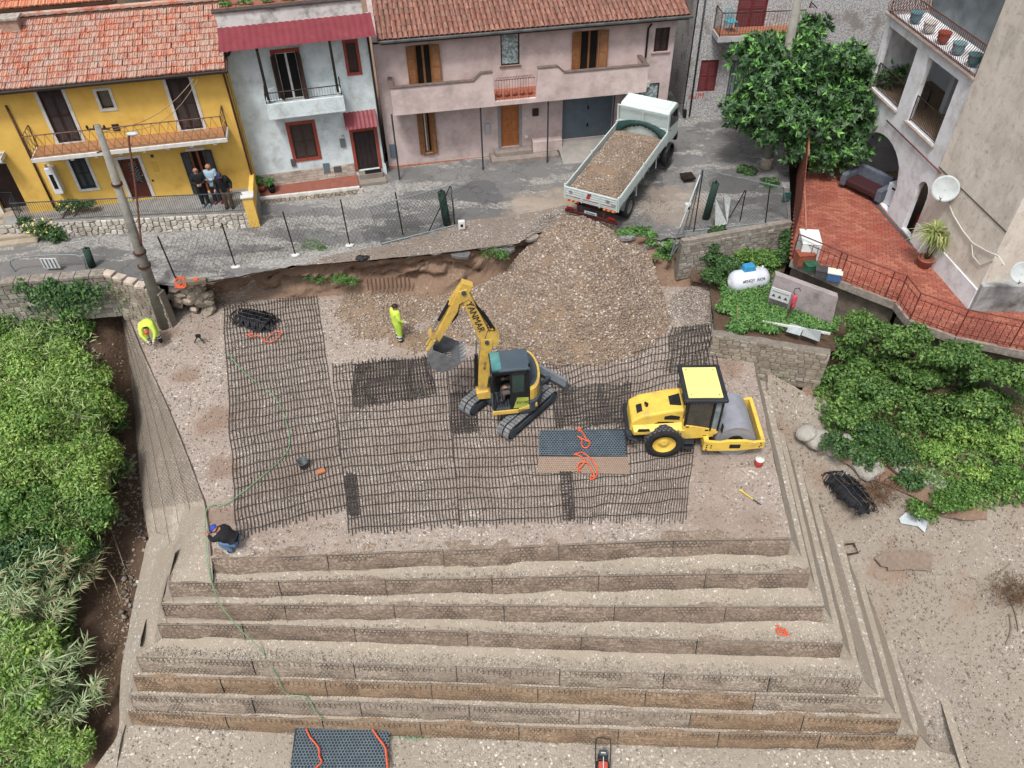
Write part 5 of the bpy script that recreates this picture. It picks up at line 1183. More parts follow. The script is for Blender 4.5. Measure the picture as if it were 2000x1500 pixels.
# retaining wall under the rest of the terrace
mb = MB(); 
ew = empty('terrace_edge_beam',tb[0],0,'crumbling concrete edge beam carrying the red terrace','wall')
for a,b in zip(edge,edge[1:]):
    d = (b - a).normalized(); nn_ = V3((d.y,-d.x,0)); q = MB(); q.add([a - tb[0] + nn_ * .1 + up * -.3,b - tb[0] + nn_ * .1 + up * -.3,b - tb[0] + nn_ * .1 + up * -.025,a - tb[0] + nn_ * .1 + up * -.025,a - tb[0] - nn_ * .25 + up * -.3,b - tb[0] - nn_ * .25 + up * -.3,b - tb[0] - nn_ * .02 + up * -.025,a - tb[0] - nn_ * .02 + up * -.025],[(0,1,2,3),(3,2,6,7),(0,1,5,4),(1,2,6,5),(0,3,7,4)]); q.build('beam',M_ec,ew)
    q = MB(); q.add([a - tb[0] - nn_ * .2 + up * -.3,b - tb[0] - nn_ * .2 + up * -.3,b - tb[0] - nn_ * .2 + up * -3.5,a - tb[0] - nn_ * .2 + up * -3.5],[(0,1,2,3)]); q.build('wall_below',mat('dark_stone','#5d564d','#75695c',3,.95,bump=.8,bscale=6),ew)  # dark grey-brown stone, mottled by noise
# warning board and extinguisher
def onf(u,v,off=.3): nn = V3((e_.y,-e_.x)); A2_ = A_ + nn * off; s_,z_ = onw(u,v,A2_,A2_ + e_); return V3((A2_.x + e_.x * s_,A2_.y + e_.y * s_,z_))
wb_ = empty('warning_board',onf(1521,587,.32),ang,'white safety notice board with three triangular symbols on the rendered wall','sign'); mb = MB(); mb.box(-.36,.36,-.02,.02,-.0,.48); mb.build('board',mat('board_white','#b9bdbd',None,3,.5),wb_)
for i in range(3):
    q = MB(); x = -.22 + .22 * i; q.prism([(x - .07,.12),(x + .07,.12),(x,.25)],-.028,-.021); q.build('warning_symbol',mat('sign_dark','#3f4446'),wb_)
q = MB(); q.box(-.3,.3,-.026,-.021,.33,.37); q.build('printed_line',mat('print_grey','#7c8486'),wb_)
fe = empty('fire_extinguisher',onf(1547,600,.55) - V3((0,0,.45)),0,'red fire extinguisher wrapped in plastic, hung on a leaning rusty post','extinguisher'); M_fer = mat('plastic_red','#b8324a','#c04a5e',9,.4); mb = MB(); mb.lathe([(.0,.42),(.085,.45),(.09,.55),(.075,.62),(.09,.7),(.09,.92),(.04,1.0),(.0,1.03)],12); mb.build('cylinder',M_fer,fe,True)
mb = MB(); mb.tube([(.0,0,1.0),(-.1,.0,1.12),(-.08,0,1.28),(.06,0,1.3),(.13,0,1.18)],.014,5); mb.build('hose',M_dark,fe); mb = MB(); mb.cyl((-.35,-.35,-.9),(.02,.02,1.0),.022,n=6); mb.build('post',M_cop,fe)
# garden soil
gsheet('garden_ground',[(1385,560,.1),(1350,545,.55),(1350,505,.9),(1530,455,1.0),(1535,520,.8),(1510,590,.4),(1660,590,-.1),(1760,600,-.3),(1690,660,.2),(1615,690,.8),(1500,670,.9),(1400,650,.9),(1390,600,.5)],[(1440,590,.3),(1550,630,.3)],.3,.12,M_earth,1.2)
# stone walls
M_blk = stone_mat('wall_block','#7d7466','#968c7c','#a8a092',.8); M_blk2 = stone_mat('grey_wall_block','#77736a','#8d887e','#a09b91',.8)
w1_ = empty('stone_wall',(0,0,0),0,'long coursed stone retaining wall below the gas tank garden','wall'); a_ = at(1392,655,.95); b_ = at(1622,693,.95)
coursed(w1_,'wall_core',a_.xy,b_.xy,11,.3,M_blk,M_mort,-.75,lambda t: .95 + .08 * nz(t * 6,1))
w2_ = empty('stone_wall',(0,0,0),0,'mossy stone wall under the street fence, above the gas tank','wall'); a_ = at(1332,478,1.9); b_ = at(1545,440,1.95)
coursed(w2_,'wall_core',a_.xy,b_.xy,11,.26,M_blk2,M_mort,.25,lambda t: 1.9 + .05 * nz(t * 8,2))
mb = MB(); d = (b_ - a_).normalized(); mb.tube([a_ + V3((0,.12,.02)),b_ + V3((0,.12,.02))],.17,4); mb.build('coping',M_ec,w2_)
w3_ = empty('stone_wall',(0,0,0),0,'pale block wall holding up the street at the left, above the ivy','wall'); a_ = at(-60,563,1.95); b_ = at(205,540,1.95); c_3 = at(305,560,1.95)
coursed(w3_,'wall_core',a_.xy,b_.xy,9,.33,M_blk2,M_mort,.1,lambda t: 1.95); coursed(w3_,'wall_core',b_.xy,c_3.xy,10,.26,M_blk,M_mort,-.1,lambda t: 1.95 - .35 * t)
for (a,b),k_ in (((a_,b_),0),):
    d = (b - a); n = 9
    for i in range(n): p = a + d * (i / n); q_ = a + d * ((i + .96) / n); s3 = V3((-d.normalized().y,d.normalized().x,0)); q = MB(); q.add([p - s3 * .06,q_ - s3 * .06,q_ + s3 * .36,p + s3 * .36] + [r__ + V3((0,0,.12)) for r__ in (p - s3 * .06,q_ - s3 * .06,q_ + s3 * .36,p + s3 * .36)],[(4,5,6,7),(0,1,5,4),(1,2,6,5),(2,3,7,6),(3,0,4,7)]); q.build('coping_stone',M_ec,w3_,bevel=.015)
M_tuf = stone_mat('pale_pink_block','#b3a294','#c2b3a6','#cbbfb3',.7)
for i in range(5):
    p = b_.lerp(c_3,(i + .3) / 5) + V3((0,.12,-.08 * i)); q = MB(); q.box(-.2,.2,-.16,.18,-.02,.12,MT(p) @ MR(-.35 + RU(-.15,.15),4,'Z')); q.build('coping_stone',M_tuf,w3_,bevel=.015)
# boulders in the broken wall foot by the pole
bo_ = empty('fallen_masonry',at(370,585,.3),0,'heap of broken masonry and slabs beside the foot of the concrete pole','rubble')
random.seed(11)
for i in range(26):
    u = RU(335,415); v_ = RU(550,610); z = 1.7 * (1 - (v_ - 545) / 65) ; p = at(u,v_,z) - bo_.location; q = MB(); s_ = RU(.12,.36); q.ell(p,(s_,s_ * RU(.6,1),s_ * RU(.4,.8)),7,4,MR(RU(0,3),3,'X') @ MR(RU(0,3),3,'Z'),.22); q.build('boulder',M_blk if i % 3 else M_tuf,bo_)
# gas tank
ta = at(1423,552,.65); tb_ = at(1500,540,.65); gt = empty('gas_tank',(ta + tb_) / 2 - V3((0,0,.45)),math.atan2(tb_.y - ta.y,tb_.x - ta.x),'white horizontal gas tank with a blue valve cover, sunk in the weeds','gas tank'); Lh = (tb_ - ta).length / 2
mb = MB(); mb.lathe([(.0,-Lh),(.2,-Lh + .03),(.36,-Lh + .12),(.43,-Lh + .28),(.43,Lh - .28),(.36,Lh - .12),(.2,Lh - .03),(.0,Lh)],28,MT((0,0,.45)) @ MR(-PI / 2,4,'Z') @ MR(0,4,'X'),'y'); mb.build('shell',mat('tank_white','#c9cdd6','#b7bcc8',3,.4,dirt='#8f958f',dscale=3,damt=.25),gt,True)
mb = MB(); mb.box(-.3,.22,-.08,.3,.8,1.08,top=(.05,.05)); mb.build('valve_cover',mat('tank_blue','#1f7fae','#2a8ab6',4,.4),gt,bevel=.04)
for x in (.35,.55): mb = MB(); mb.lathe([(.04,0),(.04,.06)],8,MT((x,.1,.86))); mb.build('lifting_lug',M_trim,gt)
ty = .438; text3('#ENQY  AlOR',.15,gt,MT((.02,-ty * .86,.45 + ty * .52)) @ MR(PI / 2 - .55,4,'X'),mat('ink','#22242a'),'lettering',.006)
for x in (-.5,.5): mb = MB(); mb.box(x - .08,x + .08,-.3,.3,-.2,.12); mb.build('saddle',M_ec,gt)
# white freezer box on the terrace and the crates by the railing
def wbx(name,u,v,z,sx,sy,sz,rz,m,label,cat,bev=.02,lid=None):
    e = empty(name,at(u,v,z),rz,label,cat); mb = MB(); mb.box(-sx,sx,-sy,sy,0,sz); mb.build('body',m,e,bevel=bev)
    mb = MB(); mb.box(-sx - .015,sx + .015,-sy - .015,sy + .015,sz,sz + .04); mb.build('lid',lid or m,e,bevel=bev / 2); return e
wbx('chest_freezer',1573,500,TZ,.33,.48,.8,-.15,mat('freezer_white','#ccd3d3','#bfc6c6',2,.4),'white chest freezer in the front left corner of the red terrace','freezer',.03)
wbx('plastic_crate',1627,545,TZ,.24,.16,.3,-.35,mat('crate_blue','#2f537f','#3a5f8c',5,.5),'blue crate with white lid behind the terrace railing','crate',.01,mat('lid_white','#c4c4b8'))
wbx('plastic_crate',1603,538,TZ,.22,.17,.26,-.3,mat('crate_grey','#3c3a3c','#4a4648',5,.6),'dark grey crate left of the blue crate on the terrace','crate',.01)
wbx('green_basket',1582,525,TZ,.22,.2,.22,.2,mat('basket_green','#1f4f3a','#2a5c44',5,.6),'dark green basket in front of the white freezer','basket',.01)
wbx('rusty_cart',1568,515,TZ,.3,.2,.45,.1,mat('cart_rust','#7a3c2a','#8c4c33',5,.7),'rusty metal cart between the freezer and the railing','cart',.01)
# red metal boards fencing the terrace on the left
fn = empty('board_fence',at(1556,350,TZ),0,'rust red board fence along the street side of the terrace, under the tree','fence'); A_ = at(1556,345,TZ); B_ = at(1549,470,TZ); M_brd = mat('rust_red_board','#6f3529','#804234',4,.7,rand=.12)
n = 22
for i in range(n):
    p = A_.lerp(B_,i / n) - fn.location; q = MB(); d = (B_ - A_).normalized(); w_ = (B_ - A_).length / n * .46; hh = 2.0 - 1.1 * max(0,(i - 9) / n); s3 = V3((-d.y,d.x,0)) * .015
    q.add([p - d * w_ - s3,p + d * w_ - s3,p + d * w_ + s3,p - d * w_ + s3] + [r__ + V3((0,0,hh)) for r__ in (p - d * w_ - s3,p + d * w_ - s3,p + d * w_ + s3,p - d * w_ + s3)],[(4,5,6,7),(0,1,5,4),(1,2,6,5),(2,3,7,6),(3,0,4,7)]); q.build('board',M_brd,fn)
mb = MB(); mb.tube([A_ - fn.location + V3((.03,0,2.0)),A_.lerp(B_,.42) - fn.location + V3((.03,0,2.05))],.04,4); mb.tube([A_.lerp(B_,.45) - fn.location + V3((0,0,1.4)),B_ - fn.location + V3((.1,-.6,.9))],.04,4); mb.build('hand_rail',mat('salmon_rail','#a06b58','#8d5a48',5,.6),fn)
# leaning sheets by the garden
def sheet(name,pts,m,label,cat,t=.02):
    P = [V3(p) for p in pts]; o = empty(name,P[0],0,label,cat); n = (P[1] - P[0]).cross(P[2] - P[0]).normalized() * t; mb = MB(); k = len(P)
    mb.add([p - P[0] for p in P] + [p - P[0] + n for p in P],[tuple(range(k)),tuple(range(2 * k - 1,k - 1,-1))] + [(i,(i + 1) % k,k + (i + 1) % k,k + i) for i in range(k)]); mb.build('sheet',m,o); return o
sheet('leaning_sheet',[at(1640,622,-.0),at(1662,632,-.0),at(1676,600,.5),at(1655,580,.8)],mat('panel_white','#a9b1b5','#98a1a6',3,.5),'white sheet leaning below the terrace railing','panel')
sheet('metal_offcut',[at(1565,655,1.0),at(1600,668,1.0),at(1604,648,1.15),at(1572,640,1.15)],mat('mesh_grey','#8a8f90','#747a7c',30,.4,.4),'grey perforated metal panel lying on top of the stone wall','panel')
sheet('plastic_sheet',[at(1535,648,1.0),at(1562,656,1.0),at(1570,640,1.15),at(1545,632,1.1)],mat('grey_plastic','#7c8a8e','#97a3a6',6,.4),'crumpled grey plastic sheet on the stone wall','sheet')
pipe_ = empty('white_beam',at(1488,632,1.0),0,'long white beam lying along the back of the stone wall','beam'); mb = MB(); mb.tube([V3((0,0,.1)),at(1620,657,1.0) - at(1488,632,1.0) + V3((0,0,.12))],.05,4); mb.build('beam',M_trim,pipe_)
# ================================================================ vegetation
def leaf_mat(name,a,b,c,clump='#2c4a1c',sc=.9,tr=.18):
    g = NG(name); v = g.coord('World'); col = g.ramp(g.rnd(),[(0,a),(.5,b),(1,c)])
    col = g.mix(g.ramp(g.noise(v,sc,4,.6),[(.35,.0),(.65,.55)]),col,clump)
    g.l(col,g.b.inputs['Base Color']); g.b.inputs['Roughness'].default_value = .55; g.b.inputs['Specular IOR Level'].default_value = .35
    t = g.n('BsdfTranslucent'); g.l(col,t.inputs[0]); mx = g.n('MixShader'); mx.inputs[0].default_value = tr
    out = [n for n in g.t.nodes if n.type == 'OUTPUT_MATERIAL'][0]; g.l(g.b.outputs[0],mx.inputs[1]); g.l(t.outputs[0],mx.inputs[2]); g.l(mx.outputs[0],out.inputs[0]); MATS[name] = g.m; return g.m
L_bright = leaf_mat('bright_leaf','#4d7422','#779f36','#adc65c','#517f2b',.55)
L_mid = leaf_mat('mid_leaf','#38601f','#557f2c','#83a845','#3b6524',.7)
L_dark = leaf_mat('glossy_dark_leaf','#20401f','#365b2e','#648850','#264a28',1.0,.1)
L_ivy = leaf_mat('ivy_leaf','#24401f','#3a5f2c','#5f8640','#31552a')
L_reed = leaf_mat('reed_leaf','#728f5a','#93ab77','#bcc89c','#869c6c',1.5)
L_dry = leaf_mat('dry_leaf','#7c6e4a','#9a8a66','#b8a988','#8a7d58',1.5)
L_pale = leaf_mat('pale_blade','#7d9a4c','#9ab566','#bccb8c','#84a055')
L_bank = leaf_mat('bank_leaf','#30521f','#4d742c','#84a646','#355c24',.6)
L_weed = leaf_mat('weed_leaf','#3b6a2a','#568a38','#7fa550','#3b6630',1.5)
M_bark = mat('bark','#5b4c40','#473a31',6,.95,bump=.5)
def leaves(name,P,Nn,ls,asp,m,parent=None,kind='stuff',droop=.15,dirs=None):
    n = len(P); P = np.asarray(P); Nn = Nn / (np.linalg.norm(Nn,axis=1)[:,None] + 1e-9)
    if dirs is None:
        t = rng.normal(size=(n,3)); t -= (t * Nn).sum(1)[:,None] * Nn; t /= np.linalg.norm(t,axis=1)[:,None] + 1e-9
    else: t = dirs / (np.linalg.norm(dirs,axis=1)[:,None] + 1e-9)
    b = np.cross(Nn,t); b /= np.linalg.norm(b,axis=1)[:,None] + 1e-9; L = (ls * rng.uniform(.6,1.3,n))[:,None]; W = L * asp
    v0 = P; v1 = P + t * L * .45 + b * W * .5; v2 = P + t * L - Nn * L * droop; v3 = P + t * L * .45 - b * W * .5
    V = np.stack([v0,v1,v2,v3],1).reshape(-1,3); F = np.arange(4 * n).reshape(n,4)
    return npmesh(name,V,F,m,parent,False,kind)
def blobpts(blobs,n,lump=.55,fill=.45,sub=15):
    """points spread over the shells of lumpy blobs (centre, radii)"""
    bl = []
    for c,r in blobs:
        for _ in range(sub):
            d = rng.normal(size=3); d /= np.linalg.norm(d); d[2] = d[2] * .8 + .15
            bl.append((np.array(c) + d * np.array(r) * rng.uniform(.6,.95),np.array(r) * rng.uniform(.2,.5)))
        bl.append((np.array(c),np.array(r) * .68))
    w_ = np.array([r[0] * r[1] + r[1] * r[2] for _,r in bl]); idx = rng.choice(len(bl),n,p=w_ / w_.sum())
    Cc = np.array([b[0] for b in bl])[idx]; Rr = np.array([b[1] for b in bl])[idx]
    d = rng.normal(size=(n,3)); d /= np.linalg.norm(d,axis=1)[:,None]; d[:,2] = np.where(d[:,2] < -.3,-d[:,2],d[:,2])
    rad = 1 - fill * rng.random(n) ** 2 + .15 * rng.normal(size=n) * lump
    return Cc + d * Rr * rad[:,None],d + rng.normal(size=(n,3)) * .55 + np.array([0,0,.35])
def shrub(name,blobs,n,ls,m,label,cat='shrub',asp=.55,trunk=True,group=None,base=None):
    c0 = V3(blobs[0][0]); b = base or V3((c0.x,c0.y,c0.z - blobs[0][1][2])); root = empty(name,b,0,label,cat,group)
    P,Nn = blobpts(blobs,n); leaves('foliage',P - np.array(b),Nn,ls,asp,m,root)
    if name == 'leafy_bush' and n > 5000:
        k = int(n * .10); P2,N2 = blobpts(blobs,k); P2[:,2] += .06; leaves('grass_blades',P2 - np.array(b),N2,.34,.1,L_pale,root,'stuff',.3,N2 + rng.normal(size=(k,3)) * .4)
        k = int(n * .02); P2,N2 = blobpts(blobs,k); leaves('dead_twigs',P2 - np.array(b),N2,.3,.06,L_dry,root,'stuff',.1,N2 + rng.normal(size=(k,3)) * .6)
    if trunk:
        for c,r in blobs[:5]:
            e = V3(c) - b; k = e * .5 + V3((RU(-.2,.2),RU(-.2,.2),0)); mb = MB(); mb.tube([(0,0,-.4),k * .5,k,e],[.07,.055,.04,.015],6); mb.build('stem',M_bark,root,True)
    return root
def B3(u,v,z,rx,ry,rz): p = at(u,v,z); return ((p.x,p.y,p.z),(rx,ry,rz))
# hillside on the left: four rows of bushes
shrub('leafy_bush',[B3(60,600,.1,1.6,1.1,.9),B3(130,615,.0,1.1,1,.8),B3(10,640,-.1,1.5,1.2,1),B3(100,660,-.4,1.4,1,.9)],24000,.12,L_mid,'dense bush with fresh green leaves just below the ivy at the upper left')
shrub('leafy_bush',[B3(70,740,-.4,1.9,1.5,1.4),B3(150,765,-.9,1.3,1.2,1.3),B3(20,790,-.6,1.6,1.3,1.4),B3(185,820,-1.6,.9,1.0,1.1),B3(100,810,-.8,1.3,1.1,1.5)],40000,.115,L_bright,'largest bright green bush on the left slope, beside the netted flank')
shrub('leafy_bush',[B3(60,880,-1.2,1.7,1.4,1.3),B3(150,900,-1.9,1.4,1.3,1.2),B3(180,890,-2.4,.8,.9,1.1),B3(0,930,-1.5,1.2,1,1),B3(170,960,-2.6,.9,.8,1.0)],32000,.11,L_bright,'bright green bush in the middle of the left edge, above the reeds')
shrub('leafy_bush',[B3(110,990,-2.6,1.3,1.0,1.0),B3(185,1000,-3.1,.7,.8,.9),B3(40,1010,-2.4,1.2,1,1),B3(150,1060,-3.6,.7,.7,.8)],15000,.13,L_mid,'mid green bush over the gully, just above the drooping reed plumes')
shrub('leafy_bush',[B3(20,1110,-3.4,1.1,1.0,.9),B3(80,1080,-3.4,.9,.8,.8),B3(150,1080,-4.0,.7,.7,.8)],9000,.14,L_dark,'dark green bush behind the reeds, against the left edge')  # uses the dark leaf colour
shrub('leafy_bush',[B3(60,1270,-4.2,.9,.8,.8),B3(20,1330,-4.3,.8,.8,.8),B3(70,1350,-4.6,.8,.7,.7),B3(10,1230,-4.0,.6,.6,.6)],11000,.13,L_bright,'vivid green bush near the bottom left corner, below the reeds')
shrub('leafy_bush',[B3(20,1430,-4.9,.9,.8,.7),B3(90,1440,-5.2,.8,.7,.6),B3(150,1460,-5.5,.5,.5,.5)],12000,.11,L_bright,'green leafy bush filling the bottom left corner')
shrub('leafy_bush',[B3(215,790,-2.4,.5,.5,.6),B3(225,830,-2.8,.5,.5,.6),B3(215,930,-3.3,.6,.6,.7)],5200,.13,L_ivy,'thin bush at the edge of the brown gully, below the broken wall')
# ground cover of the left slope
def cover(name,bnd,n,ls,m,zf,up_=.25,label=None):
    pts = scatter_poly([tuple(at(*p).xy) for p in bnd],n); P = np.array(pts); Z = zf(P[:,0],P[:,1]) + rng.random(n) * up_
    o = leaves(name,np.column_stack([P,Z]),rng.normal(size=(n,3)) * .5 + np.array([0,-.3,1]),ls,.5,m); return o
cover('undergrowth',[(-140,560,0),(150,580,0),(165,700,-1),(195,850,-3),(180,1000,-5),(150,1200,-6),(160,1500,-6.5),(-140,1600,-6.5)],26000,.17,L_mid,lambda x,y: gullyf(x,y) + .02,.7)
cover('dry_litter',[(200,620,0),(240,700,-1.5),(262,900,-4),(270,1050,-5),(215,1400,-6.5),(180,1400,-6.5),(190,1000,-5)],900,.09,L_dry,lambda x,y: gullyf(x,y) + .04,.05)
# ivy over the pale wall at the far left
iv = empty('ivy',at(80,580,.8),0,'ivy hanging over the pale block wall at the upper left','ivy'); P = []; Nn = []
for i in range(5200):
    u = random.gauss(60,75); v_ = 548 + abs(random.gauss(0,26)) + 6 * math.sin(u * .11)
    if u > 205 and random.random() < .8: continue
    p = at(u,min(v_,640),1.95 - (min(v_,640) - 548) * .024); P.append((p.x,p.y - .08 - .2 * random.random(),p.z)); Nn.append((random.gauss(0,.5),-1,random.gauss(.5,.5)))
leaves('foliage',np.array(P) - np.array(iv.location),np.array(Nn),.12,.8,L_ivy,iv)
# giant reeds
def reed_clump(u,v,z,n,h,lean,label,plume=.5,name='reed_clump'):
    root = empty(name,at(u,v,z),0,label,'reeds','giant reeds leaning over the gully'); P = []; Nn = []; Dd = []; P2 = []; N2 = []; D2 = []
    for i in range(n):
        x,y = random.gauss(0,.45),random.gauss(0,.45); hh = h * RU(.6,1.1); lx,ly = lean[0] * RU(.5,1.4),lean[1] * RU(.4,1.5) + RU(-.2,.2)
        pts = [V3((x + lx * t * t * hh,y + ly * t * t * hh,hh * (t - .28 * t * t * t))) for t in (0,.2,.4,.6,.8,1)]
        mb = MB(); mb.tube(pts,[.016,.015,.013,.011,.008,.003],5); mb.build('cane',mat('cane_green','#7c8150','#968f62',5,.6),root,True)
        for k in range(54):
            t = RU(.25,1); i0 = min(4,int(t * 5)); p = pts[i0].lerp(pts[i0 + 1],t * 5 - i0); a = RU(0,2 * PI); d = V3((math.cos(a),math.sin(a),RU(-.1,.8))) + (pts[5] - pts[4]).normalized() * .9
            dry = random.random() < plume * .35
            (P2 if dry else P).append(tuple(p)); (N2 if dry else Nn).append((random.gauss(0,.4),random.gauss(0,.4),1)); (D2 if dry else Dd).append(tuple(d))
    leaves('leaf_blades',np.array(P),np.array(Nn),.5,.07,L_reed,root,'stuff',.35,np.array(Dd))
    if P2: leaves('dry_blades',np.array(P2),np.array(N2),.4,.1,L_dry,root,'stuff',.4,np.array(D2))
for a in [(20,1250,-5.0,11,2.6,(.35,.1),'pale reeds arching over the left edge beside the dark bush',.6),(70,1230,-5.2,12,2.7,(.45,.25),'tall reed clump with long drooping plumes, midway down the left side',.7),
          (110,1120,-4.8,9,2.4,(.3,.25),'dry buff reed plumes hanging over the upper gully',2.4),(60,1010,-3.6,9,2.2,(.4,.3),'reed clump poking out of the bushes at the left edge',.5),
          (150,1420,-6.2,8,2.3,(.2,.1),'slim reeds standing in the gully bottom',.3),(85,1420,-6.0,9,2.2,(.35,.1),'reeds spreading low beside the bottom left bush',.4),(200,940,-4.2,5,1.8,(.2,.3),'small reed tuft on the gully edge beside the netted flank',.8),(30,900,-2.6,6,2.6,(.4,.1),'reed blades rising through the bright bush at the left edge',.3),(120,1330,-6.0,10,2.4,(.3,.2),'reeds bending across the gully near the bottom left',.5),(10,1180,-4.4,12,2.8,(.5,.1),'tall pale reeds against the left edge, above the vivid bush',.6),(50,1380,-5.6,12,2.6,(.45,.1),'dense reeds over the vivid bush near the bottom left',.4),(140,1180,-5.4,8,2.2,(.25,.3),'reeds with buff plumes at the gully edge, centre of the slope',1.5),(175,860,-2.6,8,2.6,(.15,.1),'feathery reeds standing at the right edge of the big green bush',.4),(95,730,-1.4,7,2.6,(.15,.1),'few pale reed blades rising through the largest bush',.3),(150,650,-.9,6,1.8,(.2,.1),'dry grass tuft at the top of the slope below the wall',1.6)]:
    reed_clump(*a)
for i,a in enumerate([(205,1010,250,1120),(215,1120,245,1190),(180,1140,240,1040),(225,950,210,1050)]):
    e = empty('dead_branch',at(a[0],a[1],-5.2),0,['long bare branch lying down the brown gully','short dead stick at the foot of the gully','grey branch crossing the gully below the bushes','thin bare twig high in the gully'][i],'branch'); mb = MB(); q = at(a[2],a[3],-5.0) - at(a[0],a[1],-5.2); mb.tube([(0,0,.3),q * .4 + V3((.1,0,.45)),q + V3((0,0,.3))],[.035,.025,.01],5); mb.build('stick',mat('grey_twig','#8b7b68','#6f6252',5,.9),e,True)
# bushes on the right bank
shrub('bank_bush',[B3(1690,690,.3,1.1,.8,.8),B3(1650,740,-.2,.7,.7,.8),B3(1760,710,.4,1.0,.8,.9),B3(1720,770,-.4,1.1,.8,.8),B3(1650,810,-.6,.7,.6,.6)],17000,.13,L_bank,'green bush hanging over the stone wall corner at the right')
shrub('bank_bush',[B3(1850,720,.5,1.1,.9,.8),B3(1930,720,.4,1.0,.8,.8),B3(1830,800,-.4,1.2,.8,.9),B3(1920,800,-.3,1.0,.9,.9),B3(1985,740,.2,.7,.7,.7)],17000,.12,L_bank,'wide green bush directly below the right end of the red terrace')
shrub('bank_bush',[B3(1880,850,-1.0,1.1,.7,.7),B3(1950,860,-1.1,.8,.7,.7),B3(1830,880,-1.4,.6,.5,.5),B3(1910,925,-1.9,.6,.4,.4)],10000,.12,L_bright,'lower green bush above the bare sandy hollow at the right')
shrub('bank_bush',[B3(1700,850,-1.2,.7,.5,.5),B3(1690,900,-1.8,.5,.4,.5),B3(1750,880,-1.4,.7,.5,.5),B3(1770,940,-2.1,.5,.4,.4),B3(1640,870,-1.0,.6,.5,.4)],7000,.12,L_ivy,'straggling bush among the rocks above the black roll of grid')
shrub('bank_bush',[B3(1860,980,-2.3,.7,.5,.4),B3(1900,960,-2.2,.7,.5,.4),B3(1800,1000,-2.7,.5,.4,.35),B3(1960,940,-1.9,.8,.5,.5)],6000,.11,L_mid,'low scrub at the lip of the sandy hollow on the right')
shrub('bank_bush',[B3(1560,720,-.5,.5,.35,.35),B3(1610,735,-.6,.4,.35,.35)],1700,.12,L_ivy,'small tuft growing out of the foot of the stone wall')
bkp,bankf = gsheet('right_bank_ground',[(1590,735,-.75),(1560,770,-.7),(1640,900,-1.75),(1760,960,-2.5),(1880,1020,-2.9),(2120,1010,-2.7),(2200,720,1.2),(1960,690,.9),(1770,640,.6),(1690,640,.2),(1620,690,-.1)],[(1750,800,-.9),(1850,850,-1.3)],.3,.25,M_dirt,1.0)
shrub('bank_bush',[((12.2,20.3,1.5),(.9,.5,.7)),((13.0,19.5,1.6),(.8,.5,.7)),((14.0,18.7,1.7),(.9,.5,.6)),((15.2,18.1,1.6),(.9,.5,.6)),((16.4,17.7,1.6),(.8,.5,.6)),((13.6,18.9,.5),(.9,.5,.6)),((15.5,17.8,.4),(1.0,.5,.6))],19000,.13,L_bank,'leafy band climbing the wall right under the red-brown terrace railing')
cover('bank_undergrowth',[(1600,690,.5),(1700,650,.6),(2080,700,.6),(2080,960,-1.8),(1880,1000,-2.6),(1770,930,-2.3),(1650,890,-1.6),(1600,800,-.6)],15000,.13,L_mid,lambda x,y: bankf(x,y) + .03,.4)
# rocks on the right bank
for i,(u,v,z,s_) in enumerate([(1690,905,-2.1,.62),(1800,930,-2.5,.6),(1765,915,-2.3,.45),(1640,870,-1.5,.5),(1575,850,-1.2,.34),(1600,860,-1.4,.4),(1835,940,-2.5,.5)]):
    lb = ['large pale angular boulder above the black roll of grid','broad grey boulder under the straggling bush','boulder wedged between the two big grey rocks','brown rock face at the top of the right bank','small upright stone slab beside the tier ends','leaning stone slab behind the tier ends','grey rock at the upper lip of the sandy hollow'][i]
    e = empty('boulder',at(u,v,z),0,lb,'rock'); 
    bm = bmesh.new(); bmesh.ops.create_icosphere(bm,subdivisions=3,radius=s_)
    for vv in bm.verts:
        k = noise.noise(vv.co * 1.6 + V3((i * 5,0,0))) * .5 + .25 * noise.voronoi(vv.co * 2.2 + V3((0,i,0)))[0][0]; vv.co *= .85 + k; vv.co.z *= .8; vv.co.x *= 1.15
    me = bpy.data.meshes.new('rock'); bm.to_mesh(me); bm.free(); link('rock',me,mat('grey_rock','#8b8780','#a5a199',2.5,.9,bump=.8,bscale=6,dirt='#6f675c',dscale=2,damt=.4),e)
# garden weeds
gz = rbf([at(1385,560,.1),at(1350,505,.9),at(1530,455,1.0),at(1510,590,.4),at(1660,590,-.1),at(1615,690,.8),at(1400,650,.9),at(1440,590,.3)])
cover('garden_weeds',[(1400,565,.1),(1372,530,.6),(1400,500,.9),(1525,470,1.0),(1530,520,.8),(1505,595,.4),(1650,600,.1),(1630,650,.5),(1590,645,.8),(1480,625,.9),(1440,650,.9)],16000,.11,L_weed,lambda x,y: gz(x,y),.32)
for i,a in enumerate([[B3(1395,480,1.2,.45,.35,.35),B3(1420,520,1.0,.5,.4,.35),B3(1390,540,.8,.4,.35,.3)],[B3(1490,510,.9,.7,.5,.35),B3(1445,500,.9,.5,.4,.35)],[B3(1470,600,.6,.8,.5,.25),B3(1425,600,.7,.45,.4,.25)],[B3(1560,625,.5,.9,.4,.25)],[B3(1290,500,1.0,.4,.3,.35),B3(1255,455,1.7,.5,.25,.2),B3(1305,480,1.5,.4,.25,.25)],[B3(1462,335,2.1,.45,.35,.2),B3(1500,360,2.0,.5,.4,.2)]]):
    shrub('weed_clump',a,[3200,3600,4200,2600,2600,1800][i],.11,[L_ivy,L_mid,L_weed,L_weed,L_weed,L_ivy][i],['weeds spilling over the mossy stone wall left of the gas tank','dark weeds right behind the gas tank','light green weeds in front of the gas tank','weeds below the rendered wall and notice board','weeds on the broken bank right of the gravel heap','weeds at the foot of the grey pole beside the street'][i],'weeds',trunk=False)
